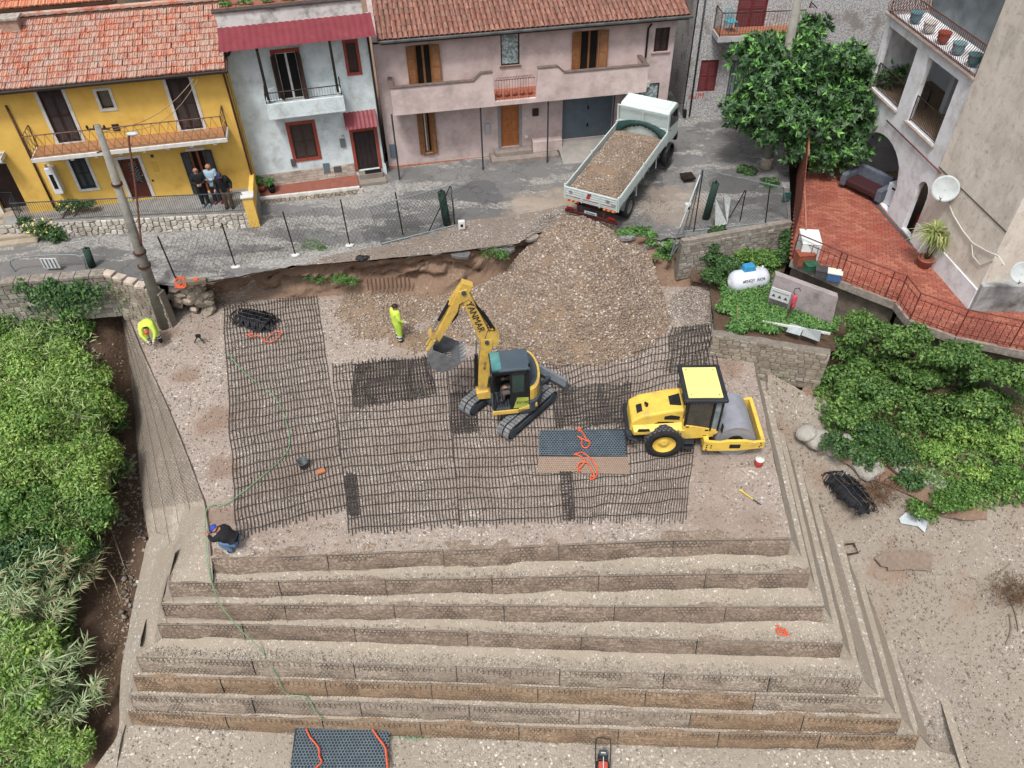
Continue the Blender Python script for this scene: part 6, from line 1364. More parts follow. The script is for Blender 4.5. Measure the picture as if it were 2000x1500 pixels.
for u,v,n,lb in [(600,540,900,'grass tuft on the cut bank under the left street fence'),(665,545,800,'grass tuft on the cut bank beside the rusty rods'),(962,495,600,'weeds under the broken asphalt lip left of the heap'),(605,482,350,'small grass tuft at the street edge beside a fence post')]:
    shrub('grass_tuft',[B3(u,v,.9 if v > 500 else 1.8,.5,.25,.22),B3(u + 22,v + 4,.8 if v > 500 else 1.8,.35,.2,.18)],n,.12,L_weed,lb,'grass',.2,trunk=False)
# flowering bush by the steps
fb_ = shrub('flowering_bush',[B3(85,450,2.2,.55,.4,.4),B3(60,440,2.3,.4,.35,.35),B3(110,462,2.0,.4,.3,.3),B3(135,405,2.75,.6,.25,.25),B3(165,400,2.8,.5,.2,.2)],6500,.09,L_ivy,'bush with small yellow flowers spilling over the white stone wall by the steps','bush')
P,Nn = blobpts([B3(80,445,2.35,.6,.45,.45),B3(135,408,2.8,.6,.2,.2)],120); leaves('flowers',P - np.array(fb_.location),Nn,.07,.9,mat('yellow_petal','#c9b84a','#d8cf8a',20),fb_)

# ---------------------------------------------------------------- big dark tree
tb0 = at(1522,340,2.1) + V3((.6,.9,0)); tree = empty('evergreen_tree',tb0,0,'big dark evergreen tree with glossy leaf rosettes between the street and the arcade','tree')
blobs = []
for (u,v,y_off,r_) in [(1520,150,0,1.5),(1480,210,-.3,1.3),(1600,150,.2,1.5),(1650,190,.2,1.4),(1560,220,-.6,1.6),(1640,260,-.6,1.3),(1480,120,.4,1.0),(1550,95,.6,1.0),(1690,250,-.4,.9),(1620,320,-1.1,.8),(1500,265,-.7,.9),(1450,210,0,.8),(1570,300,-.9,.9),(1700,160,.3,.9),(1660,130,.5,.9),(1585,60,.9,.6),(1440,240,-.2,.55),(1655,300,-1.1,.8)]:
    A = V3((tb0.x,tb0.y - .3 + y_off)); s_,z_ = onw(u,v,A,A + V3((1,0))); blobs.append(((A.x + s_,A.y,z_),(r_,r_ * .95,r_ * .9)))
P,Nn = blobpts(blobs,6200,.4,.35,13); nR = len(P); k = 9; base = np.repeat(P,k,0); ax = Nn / np.linalg.norm(Nn,axis=1)[:,None]; axr = np.repeat(ax,k,0)
t = rng.normal(size=(nR * k,3)); t -= (t * axr).sum(1)[:,None] * axr; t /= np.linalg.norm(t,axis=1)[:,None]; dirs = t + axr * .35; nn_ = axr + t * -.3
leaves('crown',base - np.array(tb0),nn_,.21,.34,L_dark,tree,'stuff',.12,dirs)
sel = rng.random(nR) < .14; Py = P[sel] + ax[sel] * .1; ky = 7; by = np.repeat(Py,ky,0); axy = np.repeat(ax[sel],ky,0); ty_ = rng.normal(size=(len(by),3)); leaves('young_leaves',by - np.array(tb0),axy + ty_ * .1,.26,.32,leaf_mat('young_leaf','#4f8a3a','#6ba548','#8cc05a','#5f9a40'),tree,'stuff',.05,ty_ + axy)
mb = MB(); mb.tube([(0,0,-.3),(.05,-.1,.8),(.15,-.1,1.8),(.1,0,2.6)],[.24,.2,.17,.14],10); mb.build('trunk',M_bark,tree,True)
for c,r_ in blobs[:12]: e = V3(c) - tb0; mb = MB(); mb.tube([(.12,-.05,1.9),V3((.12,-.05,1.9)).lerp(e,.5) + V3((0,0,-.25)),e],[.1,.065,.02],6); mb.build('limb',M_bark,tree,True)
# two-headed yucca in a pot
yk = empty('potted_yucca',at(1803,520,TZ),0,'two-headed yucca with drooping striped leaves in a clay pot on the red terrace','potted plant'); mb = MB(); mb.lathe([(.0,0),(.2,0),(.27,.3),(.3,.32),(.3,.38),(.25,.38),(.24,.33),(.0,.33)],18); mb.build('pot',mat('clay_pot','#9c5a48','#8a4d3d',4,.8),yk,True)
for (x,y,z) in ((-.12,.0,1.45),(.35,.05,1.25)):
    mb = MB(); mb.tube([(x * .2,0,.3),(x * .5,y,.8),(x,y,z)],[.05,.04,.045],7); mb.build('stem',M_bark,yk,True)
    n = 130; d = rng.normal(size=(n,3)); d[:,2] = d[:,2] * .6 + .25; d /= np.linalg.norm(d,axis=1)[:,None]; leaves('leaf_head',np.tile([[x,y,z]],(n,1)) + d * .05,np.array([0,0,1.]) + rng.normal(size=(n,3)) * .2,.62,.085,leaf_mat('yucca_leaf','#6b7d3c','#8b9a50','#c0bf7c','#75863f'),yk,'stuff',.45,d)
for (u,v,z,lb,nm) in [(512,372,2.05,'leafy plant in a clay pot at the left end of the red porch','potted_plant'),(532,374,2.05,'small spiky plant in a black pot on the red porch','potted_plant'),(1645,352,2.2,'clay pot on its side under the big tree, on the terrace','clay_pot')]:
    e = empty(nm,at(u,v,z),0,lb,'potted plant' if 'plant' in nm else 'pot'); mb = MB(); mb.lathe([(.0,0),(.12,0),(.17,.24),(.15,.24),(.0,.2)],14); mb.build('pot',MATS['clay_pot'] if 'black' not in lb else M_dark,e,True)
    if 'plant' in nm: P,Nn = blobpts([((0,0,.42),(.22,.22,.22))],260,sub=3); leaves('foliage',P,Nn,.13,.4,L_weed,e)
# ================================================================ lorry
M_wht = mat('lorry_white','#b7c3c1','#abb8b6',3,.45,dirt='#8e908a',dscale=3,damt=.3); M_cab = mat('cab_white','#c3d0ce','#b9c6c4',2,.35)
M_rub = mat('rubber','#1e1e1f','#2c2b2a',8,.9,bump=.3); M_blk = mat('black_plastic','#17181a','#222325',5,.6); M_chr = mat('wheel_steel','#8d9194','#757a7d',6,.45,.5)
M_mrn = mat('maroon_frame','#3f1518','#521f20',5,.7)
def wheel(parent,loc,r,w_,rimm,name='wheel',tread=0,rr=.58,ax='y'):
    """axle along local y; wheel > tyre, rim"""
    e = NOBJ(name,None); LNK(e); e.parent = parent; e.location = loc
    q = MB(); q.lathe([(r * .62,-w_ / 2 + .01),(r * .93,-w_ / 2),(r,-w_ * .36),(r,w_ * .36),(r * .93,w_ / 2),(r * .62,w_ / 2 - .01),(r * rr,w_ * .3),(r * rr,-w_ * .3)],30,None,'y',True); q.build('tyre',M_rub,e,True)
    q = MB(); q.lathe([(0,-w_ * .2),(r * .2,-w_ * .36),(r * .26,-w_ * .2),(r * .5,-w_ * .14),(r * .6,-w_ * .42),(r * .62,-w_ * .42),(r * .62,w_ * .42),(r * .6,w_ * .42),(r * .5,w_ * .14),(r * .26,w_ * .2),(r * .2,w_ * .36),(0,w_ * .2)],26,None,'y'); q.build('rim',rimm,e,True)
    if tread:
        q = MB()
        for i in range(tread):
            for row in range(4):
                a = 2 * PI * (i + .5 * (row % 2)) / tread; y = -w_ * .36 + w_ * .72 * (row + .5) / 4; Mx = MR(-a,4,'Y') @ MT((r + .008,y,0)); s_ = r * 2 * PI / tread * .42
                q.add([Mx @ V3(p) for p in ((0,-w_ * .1,0),(0,0,s_),(0,w_ * .1,0),(0,0,-s_),(-.04,-w_ * .1,0),(-.04,0,s_),(-.04,w_ * .1,0),(-.04,0,-s_))],[(0,1,2,3),(0,4,5,1),(1,5,6,2),(2,6,7,3),(3,7,4,0)])
        q.build('tread_blocks',mat('worn_rubber','#43474c','#55595e',9,.85),e,kind='stuff')
    return e
rl_,rr_ = at(1105,362,3.42),at(1212,383,3.42); dxy = (rr_ - rl_); yaw = R(60.5); TWd = 2.26; BL = 5.0; TP = R(5.2)
lo = empty('tipper_lorry',((rl_.x + rr_.x) / 2,(rl_.y + rr_.y) / 2,1.82),0,'white dropside tipper lorry backed up to the edge, loaded with gravel','lorry'); lo.rotation_euler = (0,-TP,yaw)
hw = TWd / 2; zf,zt_ = 1.12,1.62
def part(name,m,fn,parent=lo,bevel=0,smooth=False): q = MB(); fn(q); return q.build(name,m,parent,smooth,bevel)
part('chassis',M_mrn,lambda q: (q.box(.2,6.2,.28,.4,.72,.95),q.box(.2,6.2,-.4,-.28,.72,.95),q.box(.2,.3,-.4,.4,.72,.95),q.box(1.8,1.9,-.4,.4,.72,.95),q.box(3.2,3.3,-.4,.4,.72,.95)))
part('bed_floor',M_wht,lambda q: (q.box(0.02,BL,-hw + .03,hw - .03,zf - .1,zf),q.box(.1,BL,-.5,-.35,.95,zf - .1),q.box(.1,BL,.35,.5,.95,zf - .1)))
for sg in (-1,1):
    y0,y1 = (hw - .045,hw) if sg > 0 else (-hw,-hw + .045)
    for x0,x1 in ((.03,BL / 2 - .04),(BL / 2 + .04,BL - .05)):
        a = part('side_board',M_wht,lambda q: q.box(x0,x1,y0,y1,zf,zt_),bevel=.008)
        for i in range(3):
            z = zf + .08 + i * .15; part('rib',M_wht,lambda q: q.box(x0 + .03,x1 - .03,y0 - .012 if sg < 0 else y1,y0 if sg < 0 else y1 + .012,z,z + .05),a)
        part('hinge',M_chr,lambda q: [q.box(x0 + .4 + k * 1.1,x0 + .46 + k * 1.1,(y0 - .03) if sg < 0 else y1,y0 if sg < 0 else y1 + .03,zf - .12,zf + .08) for k in range(2)],a)
    for x in (.0,BL / 2 - .035,BL - .05): part('corner_post',M_wht,lambda q: q.box(x - .01,x + .06,y0 - .02 if sg < 0 else y0 - .01,y1 + .01 if sg < 0 else y1 + .02,zf - .1,zt_ + .06),bevel=.01)
tbd = part('tailboard',M_wht,lambda q: q.box(-.05,-.005,-hw + .03,hw - .03,zf - .04,zt_),bevel=.008)
for y in (-hw + .05,-hw / 3,hw / 3,hw - .05): part('upright',M_wht,lambda q: q.box(-.075,-.05,y - .03,y + .03,zf - .06,zt_),tbd)
for i in range(5): z = zf + .02 + i * .1; part('ribbing',M_wht,lambda q: q.box(-.062,-.0505,-hw + .09,hw - .09,z + .03,z + .055),tbd)
M_redp = mat('red_paint','#a81f2c'); M_yelp = mat('amber_paint','#c98f26'); M_bluep = mat('blue_print','#6f89a0')
for a,b in ((-hw + .1,-hw / 3 - .05),(-hw / 3 + .05,hw / 3 - .05),(hw / 3 + .05,hw - .1)): part('red_stripe',M_redp,lambda q: q.box(-.067,-.063,a,b,zf + .105,zf + .125),tbd)
part('logo',M_redp,lambda q: q.prism([(.05,zf + .2),(.19,zf + .2),(.11,zf + .43),(-.03,zf + .43)],-.072,-.066,'x'),tbd)
part('logo_top',M_blk,lambda q: q.prism([(.11,zf + .4),(-.03,zf + .4),(-.04,zf + .43),(.11,zf + .43)],-.076,-.0725,'x'),tbd)
part('maker_print',M_bluep,lambda q: q.box(-.07,-.064,-hw + .1,-hw + .28,zf + .17,zf + .23),tbd)
M_back = MR(-PI / 2,4,'Z') @ FRONT
for y,tx_ in ((hw - .3,'70'),(-hw + .42,'80')):
    q = MB(); n = 22
    for i in range(n): a0,a1 = 2 * PI * i / n,2 * PI * (i + 1) / n; q.add([(-.069,y + r_ * math.cos(a),zf + .3 + r_ * math.sin(a)) for r_,a in ((.085,a0),(.085,a1),(.07,a1),(.07,a0))],[(0,1,2,3)])
    q.build('speed_disc_ring',M_redp,tbd); text3(tx_,.09,tbd,MT((-.07,y,zf + .3)) @ M_back,MATS['ink'],'speed_disc_number')
for s0 in (hw - .62,-hw + .07):
    for i in range(6): part('hazard_stripe',M_redp if i % 2 == 0 else M_yelp,lambda q: q.prism([(s0 + i * .092,zf - .13),(s0 + i * .092 + .092,zf - .13),(s0 + i * .092 + .06,zf - .05),(s0 + i * .092 - .032,zf - .05)],-.06,-.045,'x'),tbd)
part('rear_bumper',M_mrn,lambda q: (q.box(-.02,.06,-hw + .02,hw - .02,.42,.54),q.box(.0,.06,-.6,-.5,.5,.95),q.box(.0,.06,.5,.6,.5,.95)),bevel=.01)
pl_ = part('number_plate',mat('plate_white','#a9b0b8'),lambda q: q.box(-.04,-.02,-.26,.26,.6,.72)); text3('GD 803BA',.085,pl_,MT((-.045,0,.66)) @ M_back,MATS['ink'])
for y in (-hw + .25,hw - .25): part('tail_light',mat('lamp_red','#7d1a1a',None,3,.3),lambda q: q.box(-.04,.0,y - .14,y + .14,.6,.7))
# headboard with mesh and rolled tarpaulin
hb = part('headboard',M_wht,lambda q: (q.box(BL,BL + .05,-hw,hw,zf - .05,zt_ + .12),q.box(BL,BL + .05,-hw,-hw + .06,zt_ + .12,zt_ + .78),q.box(BL,BL + .05,hw - .06,hw,zt_ + .12,zt_ + .78),q.box(BL,BL + .05,-hw + .06,hw - .06,zt_ + .72,zt_ + .78),q.box(BL,BL + .05,-.03,.03,zt_ + .12,zt_ + .72)),bevel=.006)
q = MB()
for i in range(34): y = -hw + .08 + i * (2 * hw - .16) / 33; q.box(BL + .02,BL + .027,y - .003,y + .003,zt_ + .12,zt_ + .72)
for i in range(11): z = zt_ + .15 + i * .055; q.box(BL + .028,BL + .034,-hw + .06,hw - .06,z - .003,z + .003)
q.build('mesh_screen',M_wht,hb,kind='stuff')
V = []; F = []; nn_ = 26
for i in range(nn_ + 1):
    t = i / nn_; y = -hw + .06 + (2 * hw - .12) * t; sag = 1 - (2 * t - 1) ** 2
    for j in range(5):
        s_ = j / 4; top = zt_ + .02 + .26 * sag + .03 * nz(i * .6,1); w_ = .16 + .22 * (1 - sag) + .1 * abs(nz(i * .5,7)); V.append((BL - .03 - .09 * math.sin(s_ * PI) - .18 * s_ * (1 - sag) - .03 * nz(i * .8,j),y,top - w_ * s_ * 1.3))
for i in range(nn_):
    for j in range(4): a = i * 5 + j; F.append((a,a + 5,a + 6,a + 1))
npmesh('tarpaulin',V,F,mat('dark_green_tarp','#12302e','#1c3f3b',7,.6,bump=.4),hb,True)
# cab
cz0,cz1 = .75,2.42; X0,X1 = BL + .12,BL + 1.5; cw = hw - .06
cb_ = part('cab',M_cab,lambda q: q.prism([(X0,cz0),(X1 - .02,cz0),(X1,cz0 + .75),(X1 - .28,cz1 - .12),(X1 - .5,cz1),(X0 + .12,cz1),(X0,cz1 - .12)],-cw,cw),bevel=.06)
part('roof_panel',M_cab,lambda q: q.box(X0 + .18,X1 - .55,-cw + .14,cw - .14,cz1,cz1 + .035),cb_,bevel=.02)
for sg in (-1,1):
    y = sg * (cw + .004); yy = (y,y + sg * .012); lo_,hi_ = min(yy),max(yy)
    d_ = part('door',M_cab,lambda q: q.box(X0 + .2,X1 - .15,lo_,hi_,cz0 + .2,cz0 + .82),cb_,bevel=.005)
    part('side_window',M_glass,lambda q: q.prism([(X0 + .25,cz0 + .86),(X1 - .12,cz0 + .7),(X1 - .26,cz1 - .28),(X0 + .25,cz1 - .22)],lo_,hi_),cb_)
    part('door_handle',M_blk,lambda q: q.box(X0 + .26,X0 + .38,lo_ - .01,hi_ + .01,cz0 + .7,cz0 + .74),cb_)
    part('window_pillar',M_blk,lambda q: q.prism([(X0 + .72,cz0 + .8),(X0 + .78,cz0 + .8),(X0 + .78,cz1 - .24),(X0 + .72,cz1 - .24)],lo_ - .002,hi_ + .002),cb_)
    part('mudguard',M_blk,lambda q: q.lathe([(.46,sg * cw - .14),(.5,sg * cw - .14),(.5,sg * cw + .03),(.46,sg * cw + .03)],18,MT((X0 + .2,0,.42)),'y',True),cb_)
    part('mirror',M_blk,lambda q: q.box(X1 - .02,X1 + .04,sg * (cw + .22) - .08,sg * (cw + .22) + .08,cz0 + .75,cz0 + 1.15),cb_,bevel=.02); part('mirror_arm',M_blk,lambda q: q.tube([(X1 - .15,sg * cw,cz1 - .2),(X1,sg * (cw + .25),cz1 - .22),(X1,sg * (cw + .22),cz0 + 1.1)],.014,5),cb_)
part('windscreen',M_glass,lambda q: q.add([(X1 + .008,-cw + .1,cz0 + .78),(X1 + .008,cw - .1,cz0 + .78),(X1 - .27,cw - .14,cz1 - .13),(X1 - .27,-cw + .14,cz1 - .13)],[(0,1,2,3)]),cb_)
part('front_bumper',M_blk,lambda q: q.box(X1 - .1,X1 + .08,-cw,cw,.45,.78),bevel=.03)
WB = [(1.25,.44),(X0 + .45,.44)]
for y in (hw - .12,hw - .4,-hw + .12,-hw + .4): wheel(lo,(1.25,y,.44),.44,.23,M_chr)
for y in (hw - .22,-hw + .22): wheel(lo,(X0 + .2,y,.44),.44,.26,M_chr)
for y0,y1 in ((-hw + .06,-hw + .62),(hw - .62,hw - .06)): part('rear_mudguard',mat('mudguard_grey','#6f7a7c'),lambda q: [q.add([(1.25 + .52 * math.cos(a),y0,.44 + .52 * math.sin(a)) for a in (aa,aa + .3)] + [(1.25 + .52 * math.cos(a),y1,.44 + .52 * math.sin(a)) for a in (aa + .3,aa)],[(0,1,2,3)]) for aa in [.2 + .3 * k for k in range(9)]])
part('fuel_tank',mat('tank_grey','#55595a',None,4,.4,.5),lambda q: q.box(2.5,3.3,-hw + .2,-hw + .55,.5,.95),bevel=.06); part('battery_box',M_blk,lambda q: q.box(3.45,3.95,-hw + .18,-hw + .5,.55,.95),bevel=.02)
part('air_tank',MATS['tank_grey'],lambda q: q.cyl((1.95,-hw + .4,.8),(2.4,-hw + .4,.8),.11,n=12)); part('axle',M_blk,lambda q: (q.cyl((1.25,-hw + .2,.44),(1.25,hw - .2,.44),.08),q.cyl((X0 + .2,-hw + .2,.44),(X0 + .2,hw - .2,.44),.07)))
part('side_guard',M_wht,lambda q: (q.box(2.0,2.04,-hw + .06,-hw + .1,.45,1.0),q.box(4.1,4.14,-hw + .06,-hw + .1,.45,1.0)))
# the load
ld = empty('gravel_load',lo.location,0,'heap of brown gravel filling the bed of the white lorry','gravel'); ld.rotation_euler = lo.rotation_euler
def lz(x,y): e_ = min((x - .1) / .5,(BL - .45 - x) / .8,(hw - .08 - abs(y)) / .45,1); return zt_ - .3 + .42 * max(0,e_) ** .7 + .14 * math.exp(-((x - 3.1) / .9) ** 2 - (y / .5) ** 2) + .1 * math.exp(-((x - 1.3) / .9) ** 2 - (y / .6) ** 2) + .05 * fbm(x,y,1.7)
V = []; F = []; nx_,ny_ = 60,30
for i in range(nx_ + 1):
    for j in range(ny_ + 1): x = .02 + (BL - .1) * i / nx_; y = -hw + .05 + (2 * hw - .1) * j / ny_; V.append((x,y,lz(x,y)))
for i in range(nx_):
    for j in range(ny_): a = i * (ny_ + 1) + j; F.append((a,a + ny_ + 1,a + ny_ + 2,a + 1))
npmesh('heap',V,F,M_pile,ld,True)
n = 6500; P = np.column_stack([rng.uniform(.1,BL - .3,n),rng.uniform(-hw + .08,hw - .08,n)]); keep = np.array([fbm(a,b,1.2) > -.35 + .5 * rng.random() - .25 for a,b in P]); P = P[keep]; Z = np.array([lz(a,b) for a,b in P]); sz = .03 + .075 * rng.random(len(P)) ** 2
stones('heap_stones',np.column_stack([P,Z + .012]),sz,M_st2,ld)

# ================================================================ excavator
M_exy = mat('digger_yellow','#cfa93a','#bf9a30',3,.5,dirt='#94805a',dscale=2.5,damt=.42); M_exg = mat('digger_grey','#3d474f','#343d44',3,.5); M_hyd = mat('hose_black','#1b1c1e',None,3,.5); M_ste = mat('bucket_steel','#6d7075','#85888c',5,.5,.5,dirt='#8a7c6c',dscale=4,damt=.35)
fA,fB = at(985,858,0),at(905,817,0); rA = at(1076,778,0); tdir = (fA - rA).normalized(); tyaw = math.atan2(tdir.y,tdir.x); tl_ = (fA - rA).length
side = V3((-tdir.y,tdir.x,0)); cen = (fA + rA) / 2 + side * ((fB - fA).dot(side) / 2); gap = abs((fB - fA).dot(side)) / 2
ex = empty('excavator',(cen.x,cen.y,0.02),0,'yellow and grey tracked excavator with raised articulated boom and grid bucket','excavator')
def sub(name,parent,loc=(0,0,0),rz=0): e = NOBJ(name,None); LNK(e); e.parent = parent; e.location = loc; e.rotation_euler = (0,0,rz); return e
uy = R(186); ex.rotation_euler.z = uy; uc = sub('undercarriage',ex,(0,0,0),tyaw - uy)
def epart(name,m,fn,parent,bevel=0,smooth=False): q = MB(); fn(q); return q.build(name,m,parent,smooth,bevel)
TL_ = tl_ / 2 + .08; TH_ = .56; tw_ = .44
for sg in (-1,1):
    yc = sg * gap; prof = []
    for k in range(9): a = -PI / 2 + PI * k / 8; prof.append((TL_ - TH_ / 2 + math.cos(a) * TH_ / 2 * .94,TH_ / 2 + math.sin(a) * TH_ / 2 * .94))
    for k in range(9): a = PI / 2 + PI * k / 8; prof.append((-TL_ + TH_ / 2 + math.cos(a) * TH_ / 2 * .94,TH_ / 2 + math.sin(a) * TH_ / 2 * .94))
    epart('track_belt',M_rub,lambda q: q.prism(prof,yc - tw_ / 2,yc + tw_ / 2),uc)
    # pads
    q = MB(); per = []; straight = 2 * TL_ - TH_; arc = PI * TH_ / 2; tot = 2 * (straight + arc); n = 44
    for k in range(n):
        s_ = tot * k / n
        if s_ < straight: x,z,a = -TL_ + TH_ / 2 + s_,TH_,0
        elif s_ < straight + arc: th = (s_ - straight) / (TH_ / 2); x,z,a = TL_ - TH_ / 2 + math.sin(th) * TH_ / 2,TH_ / 2 + math.cos(th) * TH_ / 2,th
        elif s_ < 2 * straight + arc: u_ = s_ - straight - arc; x,z,a = TL_ - TH_ / 2 - u_,0.0,PI
        else: th = (s_ - 2 * straight - arc) / (TH_ / 2); x,z,a = -TL_ + TH_ / 2 - math.sin(th) * TH_ / 2,TH_ / 2 - math.cos(th) * TH_ / 2,PI + th
        Mx = MT((x,yc,z)) @ MR(a,4,'Y')
        for y0,y1 in ((-tw_ / 2 - .01,-.03),(.03,tw_ / 2 + .01)): q.box(-.052,.052,y0,y1,-.03,.012,Mx)
    q.build('track_pads',mat('track_pad_grey','#5a5f64','#70757a',6,.8,dirt='#8f8274',dscale=5,damt=.4),uc,kind='stuff')
    epart('track_frame',M_exg,lambda q: q.box(-TL_ + .35,TL_ - .35,yc - tw_ / 2 - .03,yc + tw_ / 2 + .03,.16,.38),uc,.02)
    for x in (-TL_ + TH_ / 2,TL_ - TH_ / 2): epart('sprocket',M_exg,lambda q: q.cyl((x,yc - tw_ / 2 - .02,TH_ / 2),(x,yc + tw_ / 2 + .02,TH_ / 2),.19,n=14),uc)
    for i in range(4): x = -TL_ + .6 + i * (2 * TL_ - 1.2) / 3; epart('roller',M_blk,lambda q: q.cyl((x,yc - tw_ / 2 - .015,.14),(x,yc + tw_ / 2 + .015,.14),.08,n=10),uc)
epart('centre_frame',M_exg,lambda q: (q.box(-.55,.55,-gap,gap,.3,.5),q.cyl((0,0,.45),(0,0,.68),.42,n=20)),uc,.02)
bl_ = epart('dozer_blade',mat('blade_grey','#565f66','#6a7279',4,.55,dirt='#8a7c6c',dscale=4,damt=.3),lambda q: q.prism([(-TL_ - .62,.05),(-TL_ - .5,.0),(-TL_ - .42,.25),(-TL_ - .5,.48),(-TL_ - .58,.5)],-gap - .15,gap + .2),uc,.01); epart('blade_arm',M_exg,lambda q: (q.box(-TL_ - .5,-.5,-.4,-.28,.2,.34),q.box(-TL_ - .5,-.5,.28,.4,.2,.34)),uc)
up_ = ex
ZU = .68
# body outline in plan: rounded tail
def tail(r,x0,n=12): return [(x0 - math.sin(PI * k / n) * r * .42,-math.cos(PI * k / n) * r) for k in range(n + 1)]
epart('turntable_deck',M_exg,lambda q: q.prism([(.62,1.02),(.62,-.55),(.3,-1.0)] + tail(1.02,-.5),ZU,ZU + .2,'z'),up_,.02)
epart('counterweight',M_exg,lambda q: q.prism([(-.55,-1.04)] + tail(1.06,-.62) + [(-.55,1.04)],ZU + .08,ZU + .52,'z'),up_,.03)
epart('rear_top',M_exg,lambda q: q.prism([(-.56,-.8)] + tail(.82,-.58) + [(-.56,.8)],ZU + .98,ZU + 1.04,'z'),up_,.02)
epart('engine_cover',M_exy,lambda q: q.prism([(-.58,-.96)] + tail(.97,-.6) + [(-.58,.97)],ZU + .52,ZU + .98,'z'),up_,.06)
epart('tank_cover',M_exy,lambda q: q.box(-.62,.3,-1.0,-.52,ZU + .2,ZU + .95),up_,.05)
epart('black_louvre',M_blk,lambda q: [q.box(-.2 + .1 * i,-.14 + .1 * i,-1.005,-1.0,ZU + .4,ZU + .8) for i in range(8)],up_)
# cab: open-fronted with posts, roof with tinted skylight
cx0,cx1,cy0_,cy1_,c0,c1 = -.55,.6,.1,.98,ZU + .2,2.62
cabp = epart('cab_frame',M_blk,lambda q: (q.box(cx0,cx0 + .1,cy0_,cy1_,c0,c1 - .1),q.box(cx1 - .07,cx1,cy0_,cy0_ + .07,c0,c1 - .1),q.box(cx1 - .07,cx1,cy1_ - .07,cy1_,c0,c1 - .1),q.box(-.02,.05,cy1_ - .06,cy1_,c0,c1 - .1),q.box(cx0,cx1,cy0_,cy0_ + .05,c0,c0 + .75),q.box(cx0,cx1,cy1_ - .05,cy1_,c1 - .22,c1 - .1),q.box(cx1 - .05,cx1,cy0_,cy1_,c1 - .22,c1 - .1)),up_,.01)
epart('roof',mat('roof_slate','#46535d','#3f4b55',2,.4),lambda q: q.box(cx0 - .03,cx1 - .2,cy0_ - .03,cy1_ + .03,c1 - .1,c1),cabp,.03)
epart('skylight',mat('teal_glass','#2f6f74','#4b8f90',2,.15,0,spec=.8),lambda q: q.box(cx1 - .42 + .12,cx1 + .0,cy0_ + .04,cy1_ - .04,c1 - .085,c1 + .006),cabp,.01); epart('skylight_frame',M_blk,lambda q: q.box(cx1 - .2,cx1 + .03,cy0_ - .03,cy1_ + .03,c1 - .1,c1 - .09),cabp)
epart('windscreen',M_glass,lambda q: q.box(cx1 - .02,cx1 - .01,cy0_ + .08,cy1_ - .08,c0 + .9,c1 - .2),cabp)
epart('door',M_blk,lambda q: (q.box(cx0 + .1,-.02,cy1_ - .035,cy1_ + .01,c0 + .05,c0 + .75),q.box(cx0 + .1,cx0 + .16,cy1_ - .035,cy1_ + .01,c0 + .75,c1 - .2),q.box(cx0 + .1,-.02,cy1_ - .035,cy1_ + .01,c1 - .26,c1 - .2)),cabp,.01)
epart('door_window',mat('door_glass_green','#1f3330','#2b4640',2,.12,0,spec=.8),lambda q: q.box(cx0 + .16,-.02,cy1_ - .02,cy1_ - .005,c0 + .75,c1 - .26),cabp)
dc = epart('door_decal',mat('lime_decal','#8c9c2e','#a0ad3a',3,.5),lambda q: q.prism([(cx0 + .02,c0 + .04),(-.04,c0 + .04),(-.16,c0 + .5),(cx0 + .02,c0 + .48)],cy1_ + .012,cy1_ + .016),cabp); text3('SV100',.16,dc,MT((-.34,cy1_ + .02,c0 + .27)) @ MR(PI,4,'Z') @ FRONT,MATS['ink'])
for i in range(6): epart('mat_rib',M_blk,lambda q: q.box(.04 + i * .085,.07 + i * .085,cy0_ + .15,cy1_ - .1,c0 + .04,c0 + .055),cabp)
epart('seat',mat('seat_cloth','#33363a'),lambda q: (q.box(-.4,.0,.25,.8,c0 + .3,c0 + .45),q.box(-.47,-.36,.25,.8,c0 + .4,c0 + 1.05)),cabp,.04)
epart('step_panel',M_exy,lambda q: (q.box(-.2,.64,cy1_ - .02,cy1_ + .06,ZU + .04,ZU + .2),q.prism([(-.2,ZU + .04),(-.2,ZU + .2),(-.8,ZU + .42),(-.82,ZU + .26)],cy1_ - .02,cy1_ + .04)),up_,.015)
epart('levers',M_hyd,lambda q: (q.tube([(.25,.3,c0),(.3,.3,c0 + .5)],.015,5),q.tube([(.25,.75,c0),(.3,.75,c0 + .5)],.015,5)),cabp)
epart('beacon',M_blk,lambda q: q.tube([(cx0,.95,c1),(cx0,.95,c1 + .14)],.03,6),cabp)
for y,s_ in ((1.04,1),): epart('mirror',M_blk,lambda q: q.box(.6,.64,y + .0,y + .16,c1 - .5,c1 - .2),cabp,.01)
# boom in its own plane; points taken from where the joints stand
bo_y = -.12; fdir = V3((math.cos(uy),math.sin(uy))); ldir = V3((-fdir.y,fdir.x)); A0 = cen.xy + ldir * bo_y; A1 = A0 + fdir
def bp(u,v): s_,z = onw(u,v,A0,A1); return V3((s_,z - .02))
J0,J1,J2,J3 = bp(941,762),bp(950,662),bp(905,566),bp(852,662)
def beam(name,pts,w_,m,parent): return epart(name,m,lambda q: q.prism([(p[0],p[1]) for p in pts],bo_y - w_ / 2,bo_y + w_ / 2),parent,.02)
def strip(a,b,wa,wb,bulge=0,k=.5):
    d = (b - a).normalized(); n = V3((-d.y,d.x)); mid = a.lerp(b,k); wm = (wa + wb) / 2 + bulge
    return [a + n * wa / 2 - d * wa * .4,mid + n * wm / 2,b + n * wb / 2 + d * wb * .3,b - n * wb / 2 + d * wb * .3,mid - n * wm / 2,a - n * wa / 2 - d * wa * .4]
sb_ = epart('swing_post',M_exy,lambda q: q.prism([(J0.x - .5,ZU - .1),(J0.x + .15,ZU - .1),(J0.x + .2,J0.y + .12),(J0.x - .2,J0.y + .15)],bo_y - .25,bo_y + .25),up_,.03)
